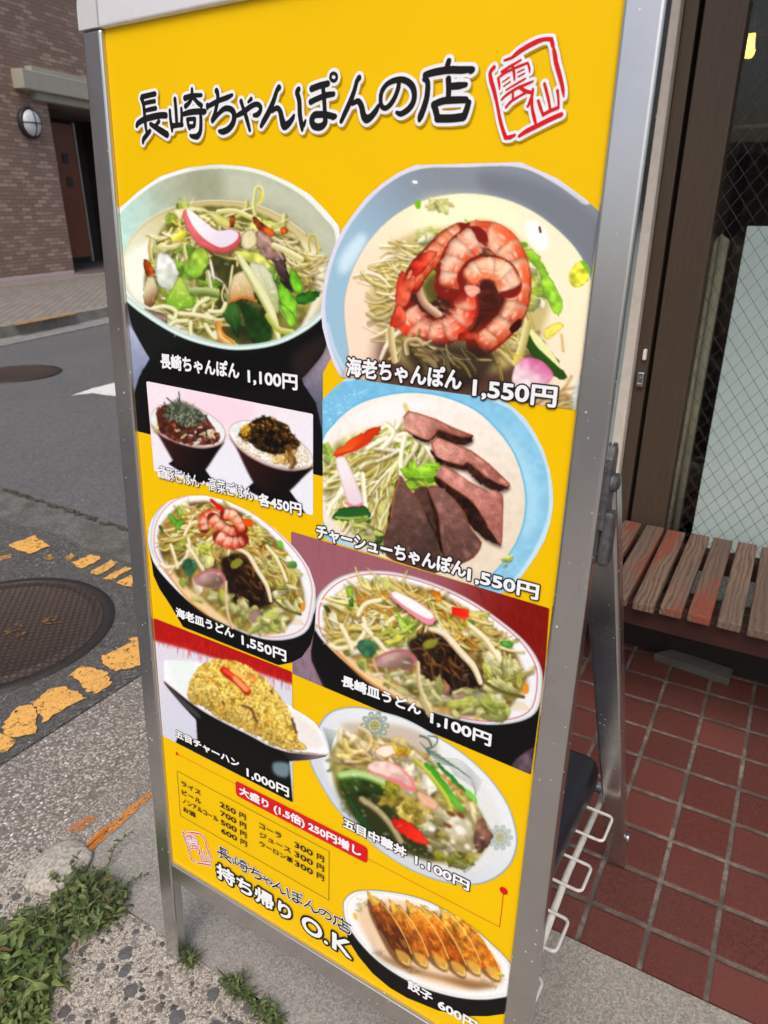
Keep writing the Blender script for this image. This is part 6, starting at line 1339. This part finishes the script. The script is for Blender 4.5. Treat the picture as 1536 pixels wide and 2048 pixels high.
# ---------------------------------------------------------------- the menu sign
AL = m_alu(); AL2 = m_alu('top_rail_aluminium', (.80, .80, .82), .42, .35)
MS = Matrix(((PU[0], PN[0], -PV[0], 0), (PU[1], PN[1], -PV[1], 0), (PU[2], PN[2], -PV[2], 0), (0, 0, 0, 1)))
root = PA+PV*FOOT/1000
sign = empty('menu_sign', root); MS.translation = Vector(root); sign.matrix_world = MS
tag(sign, 'tall aluminium framed standing menu sign with a yellow noodle shop poster', 'sign')
H = lambda v: (FOOT-v)/1000
YF0, YB0 = -.0047, .0155
def rail(name, a, b, mat=AL, bev=.003): m = MB(); m.box(a, b, bev, seg=3); return m.build(name, mat, sign)
def post(x0, x1):
    m = MB(); m.box((x0, YF0, 0), (x1, YB0, H(-1.5)), .0035, seg=3); o = m.build('post', AL, sign)
    m = MB(); m.box((x0+.003, YF0+.003, -.004), (x1-.003, YB0-.003, .012), .002); m.build('foot', m_plain('foot_cap', (.05, .05, .05), .7), o); return o
post(-.0335, -.0002); post(.6016, .6345)
rail('bottom_rail', (-.0001, YF0, H(1257)), (.6015, YB0, H(1220.6)))
rail('top_rail', (-.0001, YF0-.002, H(-.8)), (.6015, YB0+.002, H(-47)), AL2)
cap = m_plain('grey_corner_cap', (.52, .53, .54), .5, var=.06)
for sx, x0, x1 in ((1, -.0345, -.0006), (-1, .6020, .6355)):
    pr = []; rr = .024
    a, b = (x0, x1) if sx == 1 else (x1, x0)
    pr = [(b, H(-2)), (b, H(-48))]+[(a+sx*rr-sx*rr*math.sin(t), H(-48)-rr+rr*math.cos(t)) for t in np.linspace(0, math.pi/2, 9)]+[(a, H(-2))]
    m = MB(); n = len(pr); f0 = [m.bm.verts.new((x, YF0-.0025, z)) for x, z in pr]; f1 = [m.bm.verts.new((x, YB0+.0025, z)) for x, z in pr]
    m.bm.faces.new(f0); m.bm.faces.new(f1[::-1])
    for i in range(n): m.bm.faces.new((f0[i], f1[i], f1[(i+1) % n], f0[(i+1) % n]))
    bmesh.ops.bevel(m.bm, geom=[e for e in m.bm.edges if e.calc_face_angle(0) > .6], offset=.0018, segments=2, affect='EDGES')
    m.build('corner_cap', cap, sign)
m = MB(); m.box((.0, .004, H(1221)), (.6015, .011, H(-.8))); m.build('backing_board', m_plain('grey_board', (.25, .25, .25), .7), sign)
# inner lip round the poster: pale on the left and below
lip = m_alu('inner_lip', (.62, .58, .50), .45)
m = MB(); m.box((.0, -.0036, H(1220.4)), (.0016, .0003, H(0))); m.box((.0016, -.0036, H(1220.4)), (.6014, .0003, H(1217.8))); m.build('inner_lip', lip, sign)
pm = Mat('yellow_poster', .42, spec=.1); pm.set(base=pm.mix(pm.ramp(pm.noise(5, 3), [(.3, 0), (.7, 1)]), (.80, .50, .0006), (.83, .525, .0008)))
pm.bump(pm.noise(4, 2), .04, .004)
m = MB(); m.box((.0017, .0004, H(1217.7)), (.6015, .0039, H(-.6)), 0); poster = m.build('poster', pm.m, sign)
prm = Mat('printed_picture', .4, spec=.14); prm.set(base=prm.n('Attribute', attribute_name='print').outputs['Color']); prm = prm.m
PIC = [(dish_champon, 'printed picture of a noodle bowl with green vegetables in a mint bowl'), (dish_rice_bowls, 'printed picture of two dark rice bowls side by side'), (dish_pork_champon, 'printed picture of pork slices in a light blue bowl'), (dish_shrimp_champon, 'printed picture of shrimps in a creamy soup bowl'), (dish_plain_udon, 'printed picture of a fried noodle plate on a red table'), (dish_shrimp_udon, 'printed picture of a noodle plate topped with shrimps'), (dish_chuka_don, 'printed picture of a glazed vegetable rice dish on a patterned plate'), (dish_fried_rice, 'printed picture of a mound of fried rice'), (dish_dumplings, 'printed picture of six fried dumplings')]
for k, (fn, lab) in enumerate(PIC):
    c = fn(); f = .5-boxblur(c.mask, 1); rho = c.q*c.k; st = 1/rho
    yy, xx = np.mgrid[0:c.H, 0:c.W]; u, v = photo_to_uv_array(c.ox+xx*st, c.oy+yy*st)
    f = np.maximum(f, np.maximum(np.maximum(1.9-u, u-601.3), np.maximum(.0-v, v-1217.5))*.3)
    f[[0, -1], :] = np.maximum(f[[0, -1], :], .01); f[:, [0, -1]] = np.maximum(f[:, [0, -1]], .01)
    def to3(x, y, off):
        u, v = photo_to_uv_array(x, y); return uv3(u, v, off)
    o = field_mesh('dish_picture', [(f, (c.ox, c.oy), st, .0002-.00012*k, 0, c.rgb)], prm, poster, to3); o['label'] = lab
# captions and prices
Z_ = {'D1': (230, 320, 1536/460), 'D2': (640, 320, 1536/560), 'D3': (270, 750, 1536/390), 'D4': (580, 740, 1536/570), 'D5': (280, 980, 1536/380), 'D6': (560, 1050, 1536/550), 'D7': (300, 1230, 1536/380), 'D8': (580, 1380, 1536/500), 'D9': (660, 1740, 1536/440), 'T': (330, 1490, 1536/430), 'T2': (340, 1640, 1536/420)}
def zp(k, x, y): o = Z_[k]; return photo_to_uv(o[0]+x/o[2], o[1]+y/o[2])
for t, b, e in (('長崎ちゃんぽん', (58.4, 360.6, 193.5, 380.7), .2), ('1,100円', (206.4, 366.3, 281.2, 384.9), .2), ('海老ちゃんぽん', (348.1, 339.3, 485.8, 360.7), 1.5), ('1,550円', (497.9, 346.3, 582.9, 366.5), 1.5),
               ('煮豚ごはん・高菜ごはん', (39.4, 512.4, 209.7, 531.2), .6), ('各450円', (217.4, 517.3, 285.5, 534.2), .9), ('チャーシューちゃんぽん', (307.4, 537.9, 505.2, 558.0), 1.4), ('1,550円', (506.8, 543.8, 586.1, 561.5), 1.4),
               ('海老皿うどん', (54., 721.7, 166.9, 738.), .8), ('1,550円', (180.4, 726.1, 258.6, 744.2), .3), ('長崎皿うどん', (346.9, 730., 460.9, 746.7), .5), ('1,100円', (473.4, 734.8, 550.7, 752.6), .3),
               ('五目チャーハン', (33.2, 939.1, 166.2, 953.2), .9), ('1,000円', (180.3, 944.0, 259.5, 962.0), .3), ('五目中華丼', (352.2, 947.2, 451.2, 964.4), 1.4), ('1,100円', (463.6, 950.8, 540., 967.6), 1.4),
               ('餃子', (462.9, 1165.8, 502., 1183.6), .3), ('600円', (510.2, 1168.6, 568, 1186.5), .3)):
    lettering(t, b, poster, 1, 0, fat=.28 if '煮' in t else .74, edge=e)
# badge
bx = zp('T', 508, 300)[0], 978., 392.4, 1006.5
seg = np.array([[(bx[0]+5, bx[1]+13), (bx[2]-5, bx[1]+13)]])
m = MB(); q = []
cx0, cy0, hw, hh, rr = (bx[0]+bx[2])/2, (979+1006.)/2, (bx[2]-bx[0])/2, 13.5, 5.5
for sx, sy, a0 in ((1, 1, 0), (-1, 1, 90), (-1, -1, 180), (1, -1, 270)):
    for t in np.linspace(0, 90, 7): q.append((cx0+sx*(hw-rr)+rr*math.cos(R(a0+t)), cy0+sy*(hh-rr)+rr*math.sin(R(a0+t))))
m.face([(u/1000, -.0011, H(v)) for u, v in q]); m.build('red_badge', INK[2], poster)
lettering('大盛り (1.5倍) 250円増し', (164.3, 984.0, 382.4, 1002.6), poster, 1, None, fat=.75)
m = MB(); m.mi = 0
def bar(a, b, w):
    a, b = np.array(a), np.array(b); d = (b-a)/np.linalg.norm(b-a); n = np.array([-d[1], d[0]])*w/2; a = a-d*w/2; b = b+d*w/2
    m.face([((p[0])/1000, -.0009, H(p[1])) for p in (a-n, b-n, b+n, a+n)])
y0 = 985.4
bar((32.6, y0), (bx[0], y0+.4), .7); m.build('red_rule', INK[2], poster); m = MB(); bar((bx[2], 997.3), (583, 997.3), .7); bar((583, 997.3), (583.2, 942), .9); m.build('red_rule', INK[2], poster)
for c_ in ((32.6, 985.3, 2.9), (583.2, 940.6, 5.2)): m = MB(); m.face([((c_[0]+c_[2]*math.cos(t))/1000, -.00092, H(c_[1]+c_[2]*math.sin(t))) for t in np.linspace(0, 6.2832, 24, endpoint=False)]); m.build('red_dot', INK[2], poster)
m = MB()
for a, b in (((29.6, 1019.5), (328.8, 1019.5)), ((29.6, 1107.6), (329, 1107.6)), ((29.6, 1019.5), (29.6, 1107.6)), ((329, 1019.5), (329, 1107.6))): bar(a, b, .75)
m.build('price_box_rule', INK[0], poster)
# drinks list
rows = [1032.6, 1049.6, 1066.6, 1083.4]
for i, (t, u1) in enumerate((('ライス', 81.), ('ビール', 81.), ('ノンアルコール', 116.), ('お酒', 65.6))): lettering(t, (37.6, rows[i]+.6, u1, rows[i]+10.6), poster, 0, None, fat=.32, step=.35)
for i, t in enumerate(('250', '700', '500', '600')):
    lettering(t, (121.6, rows[i]+1., 154.6, rows[i]+11.), poster, 0, None, fat=.32, step=.35); lettering('円', (161.8, rows[i]+.6, 174.8, rows[i]+11.4), poster, 0, None, fat=.32, step=.35)
for i, (t, u1) in enumerate((('コーラ', 243.5), ('ジュース', 261.), ('ウーロン茶', 265.))):
    lettering(t, (200.9, rows[i]+.6, u1, rows[i]+10.8), poster, 0, None, fat=.32, step=.35); lettering('300', (267.7, rows[i]+1., 301., rows[i]+11.), poster, 0, None, fat=.32, step=.35); lettering('円', (307.9, rows[i]+.6, 320.7, rows[i]+11.4), poster, 0, None, fat=.32, step=.35)
# title, seal, and their small copies
ST = zoomed(SA, 260, 160, 6.4)+zoomed(SB, 460, 120, 1536/280)+zoomed(SC, 680, 100, 1536/290)
SE = zoomed(SS, 960, 60, 1536/190)
brush(ST, poster, (0, 1), 2.9, .4, 'large brush written black shop title', 1.5)
brush(SE, poster, (2, 1), 2.3, .4, 'large red seal mark beside the title', 1.3, trim=.15, name='seal_mark')
a = np.array([p for P in ST for p in P]); lo, hi = a[:, :2].min(0), a[:, :2].max(0)
B0, B1 = np.array([110., 1124.5]), np.array([368., 1148.])
k_ = (B1-B0)/(hi-lo)
brush(moved(ST, lambda u, v: (B0[0]+(u-lo[0])*k_[0], B0[1]+(v-lo[1])*k_[1]), k_.mean()*.86), poster, (0, 1), 1.1, .3, 'small brush written copy of the title at the bottom', .6)
a = np.array([p for P in SE for p in P]); lo2, hi2 = a[:, :2].min(0), a[:, :2].max(0)
pts = [zp('T2', x, y) for x, y in ((95, 95), (240, 105), (310, 330), (205, 320))]; S0, S1 = np.min(pts, 0)+1.2, np.max(pts, 0)-1.2
k2 = (S1-S0)/(hi2-lo2)
brush(moved(SE, lambda u, v: (S0[0]+(u-lo2[0])*k2[0], S0[1]+(v-lo2[1])*k2[1]), k2.mean()*.62), poster, (2, 1), 1.3, .3, 'small red seal mark at the bottom left of the poster', .0, name='seal_mark')
zu = lambda x, y: zp('T2', x, y)[0]
for t, x0, x1, v0, v1 in (('持ち帰り', 106.5, 260., 1160.5, 1193.), ('O', zu(972, 770)-1, zu(1114, 800)+1, 1161.5, 1193.5), ('.', zu(1132, 900)-.5, zu(1158, 920)+.5, 1187., 1193.5), ('K', zu(1190, 900), zu(1335, 930), 1161.5, 1193.5)):
    lettering(t, (x0, v0, x1, v1), poster, 1, 0, fat=1.25, edge=3.4)
# hinges, rear legs and their cross bar
zh = 1.015; Yh = .672; hl = math.hypot(1.19-Yh, zh)
for X in (-.173, -.785):
    g0 = Vector((X, 1.19, 0)); g1 = Vector((X, Yh, zh)); dz = (g1-g0).normalized(); dx = Vector((1, 0, 0)); dy = dz.cross(dx)
    M = Matrix(((dx[0], dy[0], dz[0], g0[0]), (dx[1], dy[1], dz[1], g0[1]), (dx[2], dy[2], dz[2], g0[2]), (0, 0, 0, 1))); M = MS.inverted() @ M
    m = MB(); m.box((-.019, -.011, .006), (.019, .011, hl), .004, seg=3); 
    for v in m.bm.verts: v.co = M @ v.co
    lg = m.build('support_leg', AL, sign)
    m = MB(); m.box((-.0175, -.0095, -.003), (.0175, .0095, .008), .002)
    for v in m.bm.verts: v.co = M @ v.co
    m.build('foot', bpy.data.materials['foot_cap'], lg)
    m = MB(); m.tube([(-.024, 0, .165), (.024, 0, .165)], .0055, 12); m.tube([(.019, 0, .165), (.0255, 0, .165)], .0085, 6)
    for v in m.bm.verts: v.co = M @ v.co
    m.build('bolt', bpy.data.materials['latch_steel'], lg)
hg = m_plain('scuffed_hinge_steel', (.10, .10, .105), .5, .6, var=.4, scale=120, bump=.4)
for x, s in ((.6345, 1), (-.0335, -1)):
    m = MB(); zc = H(430)
    pr = [(-.004, -.047), (-.004, .022), (.001, .034), (.008, .036), (.014, .028), (.016, -.006), (.013, -.047)]
    f0 = [m.bm.verts.new((x, .012+y, zc+z)) for y, z in pr]; f1 = [m.bm.verts.new((x+s*.0035, .012+y, zc+z)) for y, z in pr]; n = len(pr)
    m.bm.faces.new(f0); m.bm.faces.new(f1[::-1])
    for i in range(n): m.bm.faces.new((f0[i], f1[i], f1[(i+1) % n], f0[(i+1) % n]))
    m.build('hinge_plate', hg, sign)
    m = MB(); MM = Matrix.Translation((x+s*.0035, .020, zc-.002)) @ Matrix.Rotation(R(90*s), 4, 'Y'); m.lathe([(0, .007), (.005, .0065), (.0085, .004), (.0095, 0)], MM, 18); m.build('rivet', hg, sign)
    m = MB(); m.box((x-.001*s, .012, zc-.085) if s > 0 else (x-.012, .012, zc-.085), (x+.011, .030, zc-.030) if s > 0 else (x+.001, .030, zc-.030), .004, seg=3); m.build('hinge_sleeve', hg, sign)
# wire shelf hung between the front posts and the rear legs
ZS = .275
wire = m_plain('white_coated_wire', (.62, .61, .58), .5, var=.12, scale=60)
rk = empty('wire_shelf', (-.49, .88, ZS)); tag(rk, 'white coated wire shelf hung between the legs of the menu sign', 'wire shelf')
L_ = lambda p: tuple(np.array(p)-np.array((-.49, .88, ZS)))
yA, yB = .655, 1.078
for x in (-.197, -.783):
    m = MB(); m.tube([L_((x+.012 if x > -.5 else x-.012, yA, ZS-.006)), L_((x, (yA+yB)/2, ZS-.004)), L_((x, yB, ZS-.002))], .0055, 12); m.build('side_bar', wire, rk)
for y0_, y1_ in ((1.013, .951), (.893, .838), (.782, .722), (.675, .62)):
    for x0_, s in ((-.197, 1), (-.783, -1)):
        pass
    xr, xl = -.166, -.814; rr = .008
    def corner(cx_, cy_, a0): return [L_((cx_+rr*math.cos(R(a)), cy_+rr*math.sin(R(a)), ZS+.004)) for a in np.linspace(a0, a0+90, 5)]
    pts = corner(xr-rr, y1_+rr, -90)+corner(xr-rr, y0_-rr, 0)+corner(xl+rr, y0_-rr, 90)+corner(xl+rr, y1_+rr, 180)
    m = MB(); m.tube(pts+[pts[0]], .0026, 8, cap=False); m.build('cross_wire', wire, rk)
m = MB(); m.tube([L_((-.79, 1.075, ZS+.0)), L_((-.19, 1.075, ZS+.0))], .010, 16); m.build('cross_bar', bpy.data.materials['latch_steel'], rk)
# navy plastic weight lying on the shelf
wt = m_plain('navy_plastic', (.016, .017, .026), .38, var=.15, scale=20)
m = MB(); m.box((-.62, .66, ZS+.008), (-.206, 1.062, ZS+.085), .026, seg=6)
o = tag(m.build('weight', wt), 'dark navy plastic weight lying on the wire shelf behind the sign', 'weight')
for f in o.data.polygons: f.use_smooth = True
lf = m_leaf('weed_leaf', (.05, .085, .028), (.20, .25, .09)); lf2 = m_leaf('broad_leaf', (.055, .10, .028), (.22, .285, .085)); stem = m_plain('weed_stem', (.07, .085, .03), .7)
def leaf(V, Fc, T, base, an, L, wd, el, droop, rg, lobes=0):
    d = Vector((math.cos(an)*math.cos(el), math.sin(an)*math.cos(el), math.sin(el))); sd = Vector((-math.sin(an), math.cos(an), 0)); n = 7; tone = rg.random() if rg.random() > .03 else 1.6
    roll = rg.uniform(-.6, .6); tw = rg.uniform(-.8, .8); p = Vector(base); i0 = len(V)
    for k in range(n):
        t = k/(n-1); wv = wd*max(.02, math.sin(math.pi*min(1, t**.75))*(1-.25*t))*(1+lobes*.45*(1 if k % 2 else -1))
        r = roll+tw*t; s2 = sd*math.cos(r)+Vector((0, 0, 1))*math.sin(r); up = d.cross(s2)
        V += [p+s2*wv+up*wv*.35, p, p-s2*wv+up*wv*.35]; T += [tone, tone*.85, tone]
        d = (d+Vector((rg.uniform(-.12, .12), rg.uniform(-.12, .12), -droop/n*2))).normalized(); p = p+d*L/(n-1)
    for k in range(n-1):
        a = i0+k*3; Fc += [(a, a+1, a+4, a+3), (a+1, a+2, a+5, a+4)]
def weed(name, c, label, pts, nl, L, wd, h, mat, seed, stems=12, lobes=0., z0=0., flat=.5, tall=()):
    rg = random.Random(seed); t = empty(name, (c[0], c[1], z0)); tag(t, label, 'weed', 'weeds in the pavement joints')
    V, Fc, T = [], [], []; sm = MB()
    P = np.array(pts); lo, hi = P.min(0), P.max(0); k = 0
    while k < nl:
        q = lo+(hi-lo)*np.array([rg.random(), rg.random()])
        if not inpoly(P, np.array([q[0]]), np.array([q[1]]))[0]: continue
        ctr = P.mean(0); e = 1-min(1, np.hypot(*(q-ctr))/np.max(np.hypot(*(P-ctr).T)))
        z = h*rg.random()**1.3*(.35+e); k += 1
        bl = k % 6 == 0
        leaf(V, Fc, T, (q[0]-c[0], q[1]-c[1], z+.002), rg.uniform(0, 6.28), L*rg.uniform(.45, 1.15)*(1.7 if bl else 1), wd*rg.uniform(.6, 1.2)*(.3 if bl else 1), rg.uniform(-.1, flat), rg.uniform(.2, 1.3), rg, lobes if rg.random() < .7 else 0)
        if k % max(1, nl//max(stems, 22)) == 0:
            a = rg.uniform(0, 6.28); b = (q[0]-c[0], q[1]-c[1]); sm.tube([(0, 0, .004), (b[0]*.5, b[1]*.5, .003), (b[0], b[1], .003), (b[0]+.01*math.cos(a), b[1]+.01*math.sin(a), z*.6+.008), (b[0]+.025*math.cos(a), b[1]+.025*math.sin(a), z+.012)], [.0013, .0012, .0012, .001, .0007], 5)
    for (x0, y0), (x1, y1, z1) in tall:
        pp = [(x0+(x1-x0)*s-c[0]+.006*math.sin(s*7), y0+(y1-y0)*s-c[1]+.004*math.cos(s*6), z1*s**.8) for s in np.linspace(0, 1, 9)]; fs_ = MB(); fs_.tube(pp, [.0018-.0013*s for s in np.linspace(0, 1, 9)], 5); fs_.build('flower_stem', stem, t)
        for q in pp[3:]:
            for _ in range(4): leaf(V, Fc, T, q, rg.uniform(0, 6.28), .012*rg.uniform(.5, 1.2), .0022, .6, .4, rg)
    me = bpy.data.meshes.new('foliage'); me.from_pydata([tuple(v) for v in V], [], Fc); me.update()
    at = me.attributes.new('tone', 'FLOAT', 'POINT'); at.data.foreach_set('value', T)
    for p in me.polygons: p.use_smooth = True
    link('foliage', me, mat, t); sm.build('stem', stem, t); return t
gp_ = lambda L, z=0: [G(x, y, z) for x, y in L]
A1 = gp_([(95, 1815), (120, 1785), (140, 1750), (175, 1735), (215, 1750), (240, 1775), (252, 1800), (235, 1835), (200, 1860), (165, 1875), (130, 1870), (100, 1850)], .015)
weed('weed', np.mean(A1, 0), 'tufted narrow leaved weed growing at the end of the orange kerb line', A1, 560, .027, .0043, .05, lf, 3, 20, .5, 0, .9, tall=[(gp_([(200, 1745)])[0], gp_([(258, 1665)], .03)[0]+(.03,)), (gp_([(235, 1790)])[0], gp_([(286, 1750)], .02)[0]+(.02,)), (gp_([(150, 1760)])[0], gp_([(150, 1712)], .05)[0]+(.05,)), (gp_([(140, 1770)])[0], gp_([(98, 1750)], .03)[0]+(.03,))])
A2 = gp_([(-60, 1860), (10, 1850), (60, 1845), (105, 1870), (125, 1910), (128, 1950), (105, 1985), (60, 2000), (0, 1995), (-60, 2000)], .015)
weed('weed', np.mean(A2, 0), 'broad leaved green weed spreading in the lower left corner', A2, 440, .034, .0062, .042, lf2, 4, 14, .35, 0, .75)
A3 = gp_([(-40, 1985), (40, 1990), (95, 1985), (100, 2040), (60, 2100), (-40, 2110)], .01)
weed('weed', np.mean(A3, 0), 'low yellowish green weed at the very bottom left of the pavement', A3, 620, .021, .0036, .03, lf2, 5, 16, .4, 0, .9)
A4 = gp_([(20, 1845), (60, 1815), (100, 1830), (110, 1865), (60, 1870)], .01)
weed('weed', np.mean(A4, 0), 'small ragged weed between the kerb stone and the broad leaved weed', A4, 200, .024, .004, .03, lf, 6, 14, .4, 0, .8)
for nm, pp, n_, sd, lb in (('a', [(440, 1965), (462, 1950), (490, 1972), (510, 1995), (490, 2005), (455, 1985)], 120, 8, 'mossy green tuft in the joint right of the sign leg'), ('b', [(505, 2000), (530, 2010), (565, 2040), (560, 2060), (520, 2040)], 140, 9, 'larger mossy tuft farther along the same paving joint'), ('c', [(366, 1922), (378, 1908), (392, 1920), (384, 1932), (372, 1932)], 34, 10, 'tiny green tuft touching the foot of the left sign post')):
    q = gp_(pp, .004); weed('moss_tuft', np.mean(q, 0), lb, q, n_, .020, .0028, .016, lf, sd, 16, .3, 0, 1.1)
# rounded end of the old kerb stone
bm = bmesh.new(); bmesh.ops.create_icosphere(bm, subdivisions=4, radius=1)
rg = np.random.default_rng(2)
for v in bm.verts:
    n = v.co.copy(); k = 1+.07*math.sin(n.x*5+1)*math.cos(n.y*4)+.05*math.sin(n.z*9+n.x*7); v.co = Vector((n.x*.056*k, n.y*.066*k, max(-.2, n.z)*.019*k))
    s_ = abs(n.x)**3+abs(n.y)**3; 
for f in bm.faces: f.smooth = True
me = bpy.data.meshes.new('kerb_stone'); bm.to_mesh(me); bm.free(); o = link('kerb_stone', me, m_plain('pale_old_concrete', (.42, .385, .335), .9, var=.5, scale=130, bump=.9)); q = G(118, 1728, .012); o.location = (q[0], q[1], .004); o.rotation_euler = (0, 0, .2)
tag(o, 'rounded broken end of the pale kerb beside the weeds', 'kerb stone')
